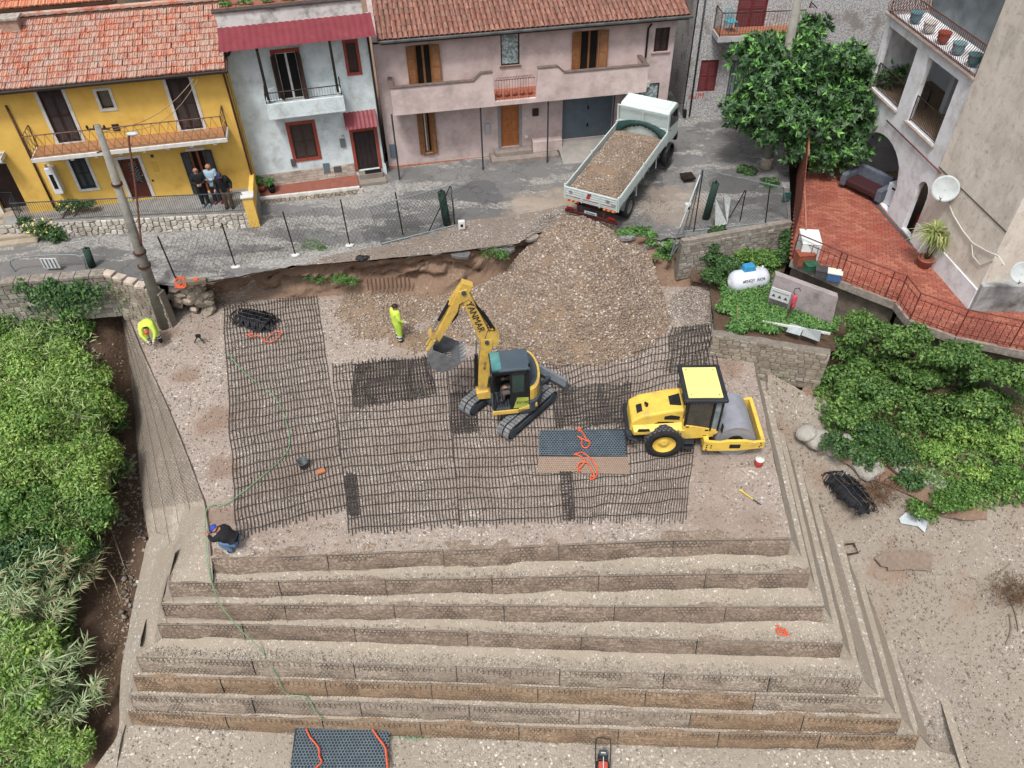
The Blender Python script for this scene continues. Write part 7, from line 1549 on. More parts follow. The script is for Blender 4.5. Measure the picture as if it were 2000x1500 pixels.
b1_ = beam('lower_boom',strip(J0,J1,.26,.36,.06),.3,M_exy,up_); text3('SV100',.13,b1_,Matrix.Identity(4),MATS['ink']) if False else None
b2_ = beam('upper_boom',strip(J1,J2,.4,.26,.02),.28,M_exy,up_); b3_ = beam('dipper_arm',strip(J2 + (J2 - J3).normalized() * .15,J3,.36,.2,.02,.25),.24,M_exy,up_)
for p,nm in ((J0,b1_),(J1,b2_),(J2,b3_),(J3,b3_)): epart('pivot_pin',M_exg,lambda q: q.cyl((p.x,bo_y - .2,p.y),(p.x,bo_y + .2,p.y),.07,n=12),nm)
d2 = (J2 - J1).normalized(); mid = J1.lerp(J2,.52); ang2 = math.atan2(d2.y,d2.x)
# lettering on the camera-facing side of the upper boom
def side_text(s,size,parent,p,d):
    # local x runs along d (plane x,z), local y up across it, facing +y of the upper frame
    X = V3((d.x,0,d.y)).normalized(); Z = V3((0,1,0)); Y_ = Z.cross(X); M_ = Matrix((X,Y_,Z)).transposed().to_4x4(); M_.translation = V3((p.x,bo_y + .152,p.y)); return text3(s,size,parent,M_,MATS['ink'],'maker_name')
side_text('YANMAR',.3,b2_,mid,-d2); d1_ = (J1 - J0).normalized(); side_text('SV100',.13,b1_,J0.lerp(J1,.55),-d1_)
def ram(a,b,yo,parent,r=.055,k=.58):
    e_ = epart('hydraulic_ram',M_hyd,lambda q: q.cyl((a.x,yo,a.y),(a.lerp(b,k).x,yo,a.lerp(b,k).y),r,n=10),parent); epart('piston_rod',M_chr,lambda q: q.cyl((a.lerp(b,k * .9).x,yo,a.lerp(b,k * .9).y),(b.x,yo,b.y),r * .5,n=8),e_)
nrm1 = V3((-d1_.y,d1_.x)); nrm2 = V3((-d2.y,d2.x)); nb = bp(972,650) - J1
ram(bp(930,752),bp(930,665),bo_y,up_,.06,.7); ram(bp(972,655),bp(935,600),bo_y,up_,.065,.85); ram(bp(878,588),bp(840,655),bo_y,up_,.05,.55)
epart('joint_bracket',M_exy,lambda q: q.prism([(p.x,p.y) for p in (J1 + V3((.1,-.2)),bp(972,672),bp(975,650),bp(962,635),J1 + V3((0,.15)))],bo_y - .12,bo_y + .12),up_,.015)
epart('elbow_bracket',M_exy,lambda q: q.prism([(p.x,p.y) for p in (bp(875,592),bp(882,578),bp(900,553),bp(912,553),bp(914,575),bp(900,600))],bo_y - .1,bo_y + .1),up_,.015)
for k in range(3): epart('hose',M_hyd,lambda q: q.tube([(p.x,bo_y + .13 - k * .05,p.y) for p in (bp(955 + k * 3,690),bp(945 + k * 2,660 - k * 3),bp(952,640 - 4 * k),bp(966,640),bp(925,590 - 2 * k),bp(915,580),bp(897,590 + k),bp(893,612),bp(882,625))],.016,5),up_)
# bucket: side plates, curved back of bars, teeth
Bk = [bp(845,672),bp(838,690),bp(848,708),bp(856,720),bp(880,714),bp(903,690)]
mouth0,mouth1 = bp(852,660),bp(893,668)
bw_ = .95; bk = epart('bucket',M_ste,lambda q: [q.prism([(p.x,p.y) for p in (J3 + V3((.12,-.05)),J3 + V3((.3,-.35)),J3 + V3((.22,-.8)),J3 + V3((-.05,-1.0)),J3 + V3((-.4,-.92)),J3 + V3((-.75,-.62)),J3 + V3((-.5,-.45)))],y,y + .03) for y in (bo_y - bw_ / 2,bo_y + bw_ / 2 - .03)],up_,.005)
bkp_ = [J3 + V3(p) for p in ((.12,-.05),(.3,-.35),(.22,-.8),(-.05,-1.0),(-.4,-.92),(-.75,-.62))]
epart('bucket_shell',M_ste,lambda q: [q.add([(a.x,bo_y - bw_ / 2 + .03,a.y),(b.x,bo_y - bw_ / 2 + .03,b.y),(b.x,bo_y + bw_ / 2 - .03,b.y),(a.x,bo_y + bw_ / 2 - .03,a.y)],[(0,1,2,3)]) for a,b in ((bkp_[0],bkp_[1]),(bkp_[1],bkp_[2]),(bkp_[4],bkp_[5]))],bk)
q = MB()
for k in range(10): y = bo_y - bw_ / 2 + .05 + k * (bw_ - .1) / 9; q.tube([(p.x,y,p.y) for p in bkp_[1:5]],.022,4)

for t in range(9): p = bkp_[2].lerp(bkp_[3],t / 4.5) if t < 4.5 else bkp_[3].lerp(bkp_[4],(t - 4.5) / 4.5); q.tube([(p.x,bo_y - bw_ / 2 + .03,p.y),(p.x,bo_y + bw_ / 2 - .03,p.y)],.018,4)
q.build('grid_bars',M_ste,bk,kind='stuff')
for k in range(6): y = bo_y - bw_ / 2 + .06 + k * (bw_ - .12) / 5; e0_ = bkp_[5]; dd_ = (bkp_[5] - bkp_[4]).normalized(); epart('tooth',mat('bright_steel','#9a9da0',None,4,.4,.6),lambda q: q.prism([(e0_.x + .06,e0_.y + .03),(e0_.x + .04,e0_.y - .04),(e0_.x + dd_.x * .2,e0_.y + dd_.y * .2)],y - .035,y + .035),bk)
epart('bucket_link',M_exy,lambda q: (q.prism([(p.x,p.y) for p in (bp(836,652),bp(842,645),bp(852,652),bp(848,660))],bo_y - .16,bo_y + .16),q.prism([(p.x,p.y) for p in (J3 + V3((.0,.1)),J3 + V3((.15,.05)),J3 + V3((.35,-.3)),J3 + V3((.2,-.3)))],bo_y - .18,bo_y - .1),q.prism([(p.x,p.y) for p in (J3 + V3((.0,.1)),J3 + V3((.15,.05)),J3 + V3((.35,-.3)),J3 + V3((.2,-.3)))],bo_y + .1,bo_y + .18)),up_,.01)

# ================================================================ roller
M_ry = mat('roller_yellow','#dcb830','#cfaa28',2.5,.45,dirt='#a89355',dscale=2.5,damt=.38); M_ryp = mat('roof_pale_yellow','#e2d873','#dcd06a',2,.5); M_drum = mat('drum_steel','#9094a0','#a0a3ac',3,.42,.35,bump=.1,bscale=40,dirt='#8a7f74',dscale=2,damt=.35); M_rk = mat('roller_charcoal','#2b2f36','#22262c',3,.5)
ro = empty('road_roller',at(1292,885,0) + V3((0,.66,.01)),R(-1),'yellow single-drum road roller with closed cab facing right','road roller')
def rp_(name,m,fn,parent=ro,bevel=0,smooth=False): q = MB(); fn(q); return q.build(name,m,parent,smooth,bevel)
for y in (-.66,.66): wheel(ro,(0,y,.59),.59,.42,M_ry,tread=26,rr=.6)
rp_('rear_frame',M_rk,lambda q: (q.prism([(-1.02,.62),(-.9,.42),(.5,.38),(1.0,.45),(1.0,.75),(-1.0,.85)],-.42,.42),q.box(-1.12,-1.0,-.72,.72,.72,.9)),bevel=.02)
rp_('rear_bumper',M_rk,lambda q: q.tube([(-.85,-.78,.72),(-1.08,-.72,.78),(-1.14,-.5,.86),(-1.14,.5,.86),(-1.08,.72,.78),(-.85,.78,.72)],.06,7))
hood = rp_('hood',M_ry,lambda q: q.prism([(-1.06,.8),(-.55,.82),(-.45,1.02),(-.2,1.22),(.25,1.22),(.48,.95),(.5,.72),(.62,.72),(.62,1.72),(.5,1.78),(.1,1.72),(-.75,1.5),(-1.04,1.28)],-.5,.5),bevel=.08)
for sg in (-1,1): rp_('fender',M_ry,lambda q: q.add([(-1.0,sg * .5,1.12),(.6,sg * .5,1.25),(.6,sg * .74,1.12),(-.95,sg * .68,1.0),(-1.0,sg * .5,.8),(.6,sg * .5,1.0),(.6,sg * .72,.98),(-.95,sg * .66,.84)],[(0,1,2,3),(3,2,6,7),(0,3,7,4),(1,5,6,2),(4,5,6,7)]),hood,bevel=.02)
rp_('air_intake',M_blk,lambda q: q.add([(.12,-.22,1.742),(.46,-.3,1.79),(.46,.22,1.79),(.12,.14,1.742),(.12,-.22,1.7),(.46,-.3,1.7),(.46,.22,1.7),(.12,.14,1.7)],[(0,1,2,3),(0,1,5,4),(1,2,6,5),(2,3,7,6),(3,0,4,7)]),hood)
rp_('rear_grille',M_blk,lambda q: q.add([(-.86,-.28,1.475),(-.7,-.28,1.53),(-.7,.05,1.53),(-.86,.05,1.475),(-.86,-.28,1.4),(-.7,-.28,1.4),(-.7,.05,1.4),(-.86,.05,1.4)],[(0,1,2,3),(0,1,5,4),(1,2,6,5),(2,3,7,6),(3,0,4,7)]),hood)
rp_('exhaust',M_blk,lambda q: q.tube([(-.55,-.1,1.5),(-.55,-.1,1.66),(-.62,-.1,1.7)],.045,8),hood)
rp_('side_louvre',M_blk,lambda q: q.prism([(-.05,1.38),(.42,1.36),(.42,1.5),(.15,1.56),(-.05,1.5)],-.512,-.5),hood); rp_('lower_louvre',M_blk,lambda q: q.prism([(-.85,1.02),(-.45,1.02),(-.5,1.12),(-.82,1.12)],-.69,-.66),hood)
text3('BOMAG',.11,hood,MT((.22,-.735,1.1)) @ MR(-.12,4,'X') @ FRONT,MATS['ink'],'maker_name'); q = MB(); q.cyl((-.02,-.735,1.1),(-.02,-.745,1.1),.04,n=10); q.build('maker_emblem',MATS['ink'],hood)
# cab
k0,k1 = .5,1.52; cy_ = .72
cab_ = rp_('cab',M_ry,lambda q: (q.prism([(k0,.72),(k0 + .25,.72),(k0 + .9,.78),(k1 + .1,.98),(k1 + .1,1.08),(k0 + .9,1.16),(k0 + .3,1.3),(k0,1.32)],-cy_,-cy_ + .06),q.prism([(k0,.72),(k0 + .25,.72),(k0 + .9,.78),(k1 + .1,.98),(k1 + .1,1.08),(k0 + .9,1.16),(k0 + .3,1.3),(k0,1.32)],cy_ - .06,cy_),q.box(k0,k0 + .08,-cy_ + .06,cy_ - .06,.72,1.5),q.box(k0 + .08,k1,-cy_ + .06,cy_ - .06,.72,.8)),bevel=.02)
for x in (k0 + .02,k1 - .2,k1 + .03):
    for y in (-cy_,cy_ - .07): rp_('cab_post',M_blk,lambda q: q.box(x,x + .06,y,y + .07,1.06 if x > k0 + .1 else 1.3,2.34),cab_)
rp_('cab_interior',M_blk,lambda q: (q.box(k0 + .15,k0 + .65,-.3,.3,.8,1.25),q.box(k0 + .1,k0 + .25,-.28,.28,1.25,1.85)),cab_,bevel=.04)
g_ = mat('roller_glass','#2a2c26','#3b3a30',3,.1,0,spec=.9)
rp_('side_window',g_,lambda q: q.prism([(k0 + .1,1.36),(k1 - .22,1.16),(k1 - .22,2.3),(k0 + .1,2.3)],-cy_ + .02,-cy_ + .03),cab_); rp_('side_window',g_,lambda q: q.prism([(k0 + .1,1.36),(k1 - .22,1.16),(k1 - .22,2.3),(k0 + .1,2.3)],cy_ - .03,cy_ - .02),cab_)
rp_('quarter_window',mat('pale_glass','#56666a','#76878a',5,.12,0,spec=.9),lambda q: q.prism([(k1 - .14,1.12),(k1 + .03,1.1),(k1 + .03,2.3),(k1 - .14,2.3)],-cy_ + .02,-cy_ + .03),cab_); rp_('windscreen',MATS['pale_glass'],lambda q: q.box(k1 + .06,k1 + .07,-cy_ + .08,cy_ - .08,1.1,2.3),cab_); rp_('rear_window',g_,lambda q: q.box(k0 + .0,k0 + .01,-cy_ + .1,cy_ - .1,1.5,2.3),cab_)
rf_ = rp_('cab_roof',M_rk,lambda q: q.box(k0 - .1,k1 + .18,-cy_ - .08,cy_ + .08,2.34,2.46),cab_,bevel=.04); rp_('roof_panel',M_ryp,lambda q: q.box(k0 + .02,k1 + .02,-cy_ + .04,cy_ - .1,2.46,2.5),cab_,bevel=.01)
for x in (k0 + .12,k1 - .08):
    for y in (-cy_ + .14,cy_ - .2): rp_('roof_bolt',M_blk,lambda q: q.cyl((x,y,2.5),(x,y,2.51),.02,n=6),cab_)
for (x,z) in ((k0 + .14,1.26),(k0 + .75,1.1),(k0 + .72,.86)): rp_('door_latch',M_blk,lambda q: q.prism([(x - .05,z - .02),(x + .05,z - .02),(x + .05,z + .03),(x - .05,z + .03)],-cy_ - .008,-cy_),cab_)
for z in (.4,.62): rp_('step',M_rk,lambda q: q.box(k0 + .12,k0 + .42,-.86,-.5,z,z + .05),bevel=.01)
rp_('step_side',M_rk,lambda q: q.box(k0 + .06,k0 + .12,-.84,-.5,.36,.78)); rp_('mirror',M_blk,lambda q: q.box(k1 + .12,k1 + .16,-cy_ - .22,-cy_ - .06,1.2,1.5),cab_,bevel=.02)
# drum and yoke
dxc = 2.2; dr_ = .62
dm = rp_('drum',M_drum,lambda q: q.lathe([(.52,-.74),(dr_,-.76),(dr_,.76),(.52,.74),(.5,.6),(.0,.58)][::1],56,MT((dxc,0,dr_)),'y'),smooth=False)
rp_('drum_hub',M_blk,lambda q: (q.cyl((dxc,-.78,dr_),(dxc,-.55,dr_),.26,n=18),q.cyl((dxc,.78,dr_),(dxc,.55,dr_),.26,n=18)),dm); rp_('drum_disc',M_rk,lambda q: (q.cyl((dxc,-.62,dr_),(dxc,-.6,dr_),.55,n=30),q.cyl((dxc,.62,dr_),(dxc,.6,dr_),.55,n=30)),dm)
for sg in (-1,1):
    pl_ = rp_('yoke_side',M_ry,lambda q: q.prism([(1.18,.46),(1.45,.42),(2.3,.42),(3.05,.55),(3.05,.85),(2.7,.8),(2.45,.86),(1.9,.86),(1.7,.8),(1.18,.86)],sg * .92 - .045,sg * .92 + .045),bevel=.012)
    rp_('slot',M_blk,lambda q: q.box(1.98,2.32,sg * .97 - .003,sg * .97 + .003,.55,.72),pl_,bevel=0); 
    for x,z in ((1.28,.7),(1.28,.6),(1.28,.5),(1.42,.68),(1.42,.58),(2.92,.78),(2.95,.68),(2.9,.62)): rp_('bolt',M_blk,lambda q: q.cyl((x,sg * .965,z),(x,sg * .985,z),.022,n=8),pl_)
rp_('yoke_front',M_ry,lambda q: q.box(2.93,3.05,-.874,.874,.58,.86),bevel=.015); rp_('yoke_rear',M_ry,lambda q: (q.box(1.18,1.34,-.874,.874,.52,.86),q.box(.95,1.18,-.3,.3,.4,.8)),bevel=.015); rp_('scraper',M_blk,lambda q: q.box(1.4,1.55,-.7,.7,.5,.58))
# ================================================================ people
def person(label,loc,yaw,J,col,hat=None,hair=None,parent=None,s=1.0,cuffs=False,hands=True,fat=1.42):
    """one skinned body; J: joint positions in metres. col: torso, legs, shoes, skin, arms"""
    root = empty('person',loc,yaw,label,'person')
    names_ = list(J); idx = {k: i for i,k in enumerate(names_)}
    E_ = [('P','C'),('C','N'),('N','H'),('H','X'),('C','SL'),('SL','EL'),('EL','WL'),('C','SR'),('SR','ER'),('ER','WR'),('P','HL'),('HL','KL'),('KL','AL'),('AL','TL'),('P','HR'),('HR','KR'),('KR','AR'),('AR','TR')]
    rad = {'P': .15,'C': .17,'N': .058,'H': .098,'X': .075,'SL': .085,'SR': .085,'EL': .055,'ER': .055,'WL': .035,'WR': .035,'HL': .11,'HR': .11,'KL': .075,'KR': .075,'AL': .055,'AR': .055,'TL': .04,'TR': .04}
    me = bpy.data.meshes.new('body'); me.from_pydata([V3(J[k]) * s for k in names_],[(idx[a],idx[b]) for a,b in E_],[]); o = NOBJ('tmp_body',me); LNK(o)
    sk = o.modifiers.new('skin','SKIN'); sk.use_smooth_shade = True
    for k in names_: me.skin_vertices[0].data[idx[k]].radius = (rad[k] * s * (fat if k not in 'HXN' else 1.05),rad[k] * s * (fat if k not in 'HXN' else 1.05) * (.8 if k in 'PC' else 1)); 
    me.skin_vertices[0].data[idx['P']].use_root = True
    sub_ = o.modifiers.new('s','SUBSURF'); sub_.levels = 2; sub_.render_levels = 2
    dg = bpy.context.evaluated_depsgraph_get(); dg.update(); bm_ = bpy.data.meshes.new_from_object(o.evaluated_get(dg)); bpy.data.objects.remove(o)
    mats = [mat('cloth_' + col['torso'][1:],col['torso'],None,4,.85,bump=.2),mat('cloth_' + col['legs'][1:],col['legs'],None,4,.85,bump=.2),mat('shoe_' + col['shoes'][1:],col['shoes'],None,4,.7),mat('skin_tone','#a57560','#98695a',5,.6),mat('cloth_' + col.get('arms',col['torso'])[1:],col.get('arms',col['torso']),None,4,.85),mat('reflective_band','#c9cbc4',None,4,.4),mat('navy_cuff','#151a24',None,4,.8)]
    bm_.materials.clear()
    for m in mats: bm_.materials.append(m)
    seg = {'P-C': 0,'C-N': 0,'N-H': 3,'H-X': 3,'C-SL': 0,'C-SR': 0,'SL-EL': 4,'SR-ER': 4,'EL-WL': 4,'ER-WR': 4,'P-HL': 1,'P-HR': 1,'HL-KL': 1,'HR-KR': 1,'KL-AL': 1,'KR-AR': 1,'AL-TL': 2,'AR-TR': 2}
    for p in bm_.polygons:
        c = V3(p.center); best = 9; bi = 0
        for a,b in E_:
            A = V3(J[a]) * s; B_ = V3(J[b]) * s; t = max(0,min(1,(c - A).dot(B_ - A) / max(1e-6,(B_ - A).length_squared))); d = (c - A.lerp(B_,t)).length / (rad[a] * (1 - t) + rad[b] * t)
            if d < best: best = d; bi = seg[a + '-' + b]; bt = t; bk_ = a + '-' + b
        if cuffs and bk_ in ('KL-AL','KR-AR'): bi = 1 if bt < .3 else (5 if bt < .48 else (6 if bt < .62 else (5 if bt < .8 else 6)))
        if bk_ in ('EL-WL','ER-WR') and bt > .9: bi = 3
        p.material_index = bi
    bm_.name = 'body'; b = link('body',bm_,None,root,True)
    H_ = V3(J['H']) * s; X_ = V3(J['X']) * s; N_ = V3(J['N']) * s; upv = (X_ - N_).normalized(); fwd = V3(J.get('F',(0,-1,0))) if False else face_dir(J,upv)
    Mh = Matrix((upv.cross(fwd) * -1,fwd,upv)).transposed()
    q = MB(); q.ell(H_ + fwd * .098 * s + upv * -.005,(.014,.022,.026),6,4,Mh); q.ell(H_ + Mh @ V3((.095,0,0)) * s,(.012,.025,.035),6,4,Mh); q.ell(H_ + Mh @ V3((-.095,0,0)) * s,(.012,.025,.035),6,4,Mh); q.build('nose_and_ears',mats[3],root,True)
    q = MB(); q.ell(H_ + Mh @ V3((.034,.088,.02)) * s,(.014,.01,.009),6,4,Mh); q.ell(H_ + Mh @ V3((-.034,.088,.02)) * s,(.014,.01,.009),6,4,Mh); q.ell(H_ + Mh @ V3((0,.09,-.05)) * s,(.025,.008,.006),6,4,Mh); q.build('eyes_and_mouth',M_dark,root,True)
    if hair or hat:
        q = MB(); n,m_ = 14,7; V = []; cover_ = .62 if hat else .68
        for i in range(m_ + 1):
            ph = PI * .5 * cover_ * 1.35 * i / m_
            for k in range(n): t = 2 * PI * k / n; V.append(H_ + Mh @ V3((math.sin(ph) * math.cos(t) * .112,math.sin(ph) * math.sin(t) * .122 - .012,math.cos(ph) * .125 + .015)) * s)
        F = [(i * n + k,(i + 1) * n + k,(i + 1) * n + (k + 1) % n,i * n + (k + 1) % n) for i in range(m_) for k in range(n)]; q.add(V,F)
        if hat: q.add([H_ + Mh @ V3(p) * s for p in ((-.08,.08,.05),(.08,.08,.05),(.06,.18,.035),(-.06,.18,.035),(-.08,.08,.035),(.08,.08,.035),(.06,.18,.02),(-.06,.18,.02))],[(0,1,2,3),(4,5,6,7),(2,3,7,6),(0,3,7,4),(1,2,6,5)])
        q.build('hat' if hat else 'hair',mat('hat_' + (hat or hair)[1:],hat or hair,None,4,.7),root,True)
    if hands:
        for w_,e_ in (('WL','EL'),('WR','ER')):
            W_ = V3(J[w_]) * s; d = (W_ - V3(J[e_]) * s).normalized(); x = d.orthogonal().normalized(); y = d.cross(x); q = MB(); q.tube([W_ - d * .02,W_ + d * .04,W_ + d * .09],[.03,.042,.036],8)
            for k in range(4):
                o_ = x * (-.03 + .02 * k); L_ = (.06,.072,.068,.052)[k]; q.tube([W_ + d * .08 + o_,W_ + d * (.08 + L_ * .55) + o_ * 1.1,W_ + d * (.08 + L_ * .8) + o_ * 1.1 + y * .02,W_ + d * (.08 + L_ * .82) + o_ * 1.1 + y * .035],[.01,.009,.008,.006],5)
            q.tube([W_ + d * .03 + x * .035,W_ + d * .06 + x * .06 + y * .01,W_ + d * .085 + x * .062 + y * .025],[.013,.011,.008],5); q.build('hand',mats[3] if not cuffs else mat('glove','#c2c2b8'),root,True)
    return root
def face_dir(J,upv):
    f = V3(J['FACE']) if 'FACE' in J else V3((0,1,0)); f = (f - upv * f.dot(upv)).normalized(); return f
_person = person
def person(label,loc,yaw,J,col,**k):
    J = dict(J); f = J.pop('FACE',(0,1,0)); globals()['_F'] = f
    globals()['face_dir'] = lambda J_,u: (V3(f) - u * V3(f).dot(u)).normalized()
    return _person(label,loc,yaw,J,col,**k)
# y is forward
STAND = {'P': (0,0,.95),'C': (0,0,1.3),'N': (0,.01,1.47),'H': (0,.03,1.6),'X': (0,.02,1.7),'SL': (-.18,0,1.4),'SR': (.18,0,1.4),'EL': (-.23,.02,1.13),'ER': (.23,.02,1.13),'WL': (-.2,.16,.93),'WR': (.2,.16,.93),'HL': (-.09,0,.88),'HR': (.09,0,.88),'KL': (-.1,.02,.48),'KR': (.1,.02,.48),'AL': (-.11,0,.08),'AR': (.11,0,.08),'TL': (-.13,.16,.03),'TR': (.13,.16,.03)}
HV = {'torso': '#b9d62c','legs': '#a9d024','shoes': '#1b1b1e','arms': '#c0dc38'}
def J_(**k): d = dict(STAND); d.update(k); return d
person('worker in yellow-green high-visibility suit standing with back half turned on the gravel',at(780,667,.03),R(-60),J_(FACE=(.1,1,-.2),WR=(.22,.22,.98),KL=(-.1,.06,.48)),HV,hair='#2a201d',cuffs=True)
BEND = {'P': (0,-.12,.86),'C': (0,.22,1.02),'N': (0,.38,1.0),'H': (0,.5,.93),'X': (0,.58,.87),'SL': (-.18,.3,.98),'SR': (.18,.3,.98),'EL': (-.24,.42,.72),'ER': (.22,.42,.72),'WL': (-.12,.5,.48),'WR': (.1,.52,.48),'HL': (-.1,-.1,.82),'HR': (.1,-.1,.82),'KL': (-.17,.02,.46),'KR': (.17,.02,.46),'AL': (-.2,-.02,.08),'AR': (.2,-.02,.08),'TL': (-.22,.14,.03),'TR': (.22,.14,.03),'FACE': (0,.4,-1)}
person('worker in high-visibility jacket and orange helmet bending down beside the netted flank',at(303,668,.03),R(195),BEND,HV,hat='#c8541c',cuffs=True)
CROUCH = {'P': (0,-.2,.42),'C': (0,.08,.68),'N': (0,.2,.8),'H': (0,.3,.88),'X': (0,.34,.97),'SL': (-.18,.14,.74),'SR': (.18,.14,.74),'EL': (-.2,.36,.6),'ER': (.18,.36,.6),'WL': (-.06,.54,.62),'WR': (.04,.54,.6),'HL': (-.1,-.18,.38),'HR': (.1,-.18,.38),'KL': (-.16,.22,.5),'KR': (.16,.2,.46),'AL': (-.14,-.06,.09),'AR': (.14,-.02,.09),'TL': (-.15,.1,.03),'TR': (.15,.14,.03),'FACE': (0,1,-.5)}
person('man in black jacket, jeans and blue cap crouching at the corner of the wire net',at(455,1070,.03),R(82),CROUCH,{'torso': '#1c1d20','legs': '#4f6f92','shoes': '#2b3442'},hat='#1f3f9c')
zf_ = 2.45
person('bald man in black clothes leaning on the railing of the yellow house with hands clasped',at(404,402,zf_),R(195),J_(WL=(-.04,.26,1.08),WR=(.04,.26,1.08),EL=(-.26,.06,1.12),ER=(.26,.06,1.12),FACE=(0,1,-.35)),{'torso': '#17191b','legs': '#191b22','shoes': '#6f7f8c'},s=.98)
person('person in light blue shirt with arms folded between two men at the yellow house',at(428,396,zf_),R(190),J_(WL=(.1,.2,1.16),WR=(-.1,.2,1.16),EL=(-.22,.12,1.1),ER=(.22,.12,1.1),FACE=(0,1,-.2)),{'torso': '#8aa5b5','legs': '#22202c','shoes': '#6f2738'},hair='#9a6a4a',s=.98)
person('man in dark pullover, brown trousers and dark cap gripping the railing beside the yellow pillar',at(450,406,zf_),R(185),J_(WL=(-.3,.22,.95),WR=(.32,.2,.95),EL=(-.3,.02,1.14),ER=(.3,.02,1.14),C=(0,.08,1.28),N=(0,.14,1.43),H=(0,.2,1.55),X=(0,.21,1.65),SL=(-.18,.08,1.38),SR=(.18,.08,1.38),FACE=(0,1,-.7)),{'torso': '#181b1d','legs': '#5f4a36','shoes': '#1a1816'},hat='#2a2745',s=.98)
SIT = {'P': (0,0,.5),'C': (0,-.02,.85),'N': (0,.0,1.02),'H': (0,.04,1.14),'X': (0,.03,1.24),'SL': (-.18,0,.95),'SR': (.18,0,.95),'EL': (-.22,.12,.72),'ER': (.22,.12,.72),'WL': (-.2,.34,.72),'WR': (.2,.34,.72),'HL': (-.09,.02,.46),'HR': (.09,.02,.46),'KL': (-.12,.44,.44),'KR': (.12,.44,.44),'AL': (-.12,.46,.08),'AR': (.12,.46,.08),'TL': (-.12,.6,.03),'TR': (.12,.6,.03)}
up2 = cen.xy + fdir * -.2 + ldir * .53; person('operator in grey clothes seated inside the excavator cab',(up2.x,up2.y,c0 + .04),uy - PI / 2,SIT,{'torso': '#4c4a4a','legs': '#57504f','shoes': '#2a2523'},hair='#221d1b')
# ================================================================ the gravel heap between street and platform
pk = at(1135,425,2.3); pl0 = at(930,625,0); ctr = [at(1135,424,2.45),at(1180,450,2.2),at(1080,440,2.1),at(1110,480,1.9)]
gp_ = [(1135,424,2.6),(1075,440,1.7),(1200,455,1.75),(1030,475,1.25),(1250,500,1.2),(1140,500,2.3),(1140,560,1.95),(1140,630,1.25),(1130,690,.35),(1130,722,-.12),(1000,700,-.12),(900,600,.02),(1200,712,-.12),(1270,690,-.12),(1312,640,-.12),(1285,580,.35),(1270,530,.8),(1230,600,1.0),(1040,560,1.05),(1040,630,.7),(960,570,.55),(880,600,-.05),(820,640,-.06),(930,660,.12),(740,690,-.12),(660,690,-.12),(700,640,.05),(850,575,.1),(1000,660,.3),(690,590,.12),(650,640,-.1),(740,620,.14),(800,600,.2),(790,660,.12),(860,650,.14),(1290,470,1.5),(990,530,.75)]
gb_ = [(1060,447,1.74),(1100,420,1.86),(1150,418,1.9),(1215,450,1.72),(1270,500,1.0),(1290,560,.5),(1318,640,-.12),(1280,700,-.12),(1200,722,-.12),(1100,728,-.12),(1000,712,-.12),(900,690,-.12),(800,700,-.12),(740,705,-.12),(655,700,-.12),(640,640,-.12),(680,570,.0),(800,565,.02),(900,570,.15),(960,545,.75),(1010,500,1.2)]
hp = empty('gravel_heap',at(1130,600,0),0,'great heap of brown gravel spilling from the street edge onto the work platform','gravel heap')
hs,hsf = patch('heap_surface',[at(*p) for p in gb_],[at(*p) for p in gp_],.14,.07,M_pile,1.4,None)
W0 = hp.location.copy(); hs.parent = hp; hs.location = -W0
poly = [tuple(at(*p).xy) for p in gb_]; pts = scatter_poly(poly,34000); P = np.array(pts); Z = hsf(P[:,0],P[:,1]) + np.array([.07 * fbm(a,b,1.4) for a,b in P])
mask = np.array([fbm(a + 9,b,.7) for a,b in P]); px = P[:,0]; keep = (mask > -.3) | (rng.random(len(P)) < .3); left = px < at(880,620,0).x; keep &= (~left) | (rng.random(len(P)) < .45)
P = P[keep]; Z = Z[keep]; sz = .04 + .12 * rng.random(len(P)) ** 2; stones('heap_stones',np.column_stack([P - np.array(W0)[:2],Z + sz * .12]),sz,M_st2,hp)
# separate spill of pale stones by the mossy wall
sp = empty('white_gravel_spill',at(1350,610,0),0,'small pile of pale clean gravel at the back right corner of the platform','gravel heap'); sb = [(1298,640,-.12),(1300,600,.1),(1322,572,.4),(1350,560,.6),(1378,572,.45),(1392,610,.0),(1390,650,-.12),(1345,668,-.12),(1310,662,-.12)]
s1,s1f = patch('spill_surface',[at(*p) for p in sb],[at(1350,600,.3)],.14,.05,M_plat,2,None); s1.parent = sp; s1.location = -sp.location
pts = scatter_poly([tuple(at(*p).xy) for p in sb],2600); P = np.array(pts); Z = s1f(P[:,0],P[:,1]); sz = .04 + .08 * rng.random(len(P)) ** 2; stones('spill_stones',np.column_stack([P - np.array(sp.location)[:2],Z + .03]),sz,M_st1,sp)
stones_on('loose_stones',[tuple(at(*p).xy) for p in [(1010,480,1.76),(1060,420,1.8),(1130,405,1.82),(1150,425,1.8),(1060,450,1.78)]],1500,.03,.09,M_st3,1.84)
stones_on('loose_stones',[tuple(at(*p).xy) for p in [(580,519,1.76),(900,440,1.78),(1010,425,1.8),(1010,476,1.8),(720,508,1.8)]],1600,.02,.06,M_st3,1.83)
stones_on('loose_stones',[tuple(at(*p).xy) for p in [(1215,445,1.8),(1260,360,1.9),(1310,400,1.9),(1300,455,1.8)]],700,.02,.07,M_st2,1.87)
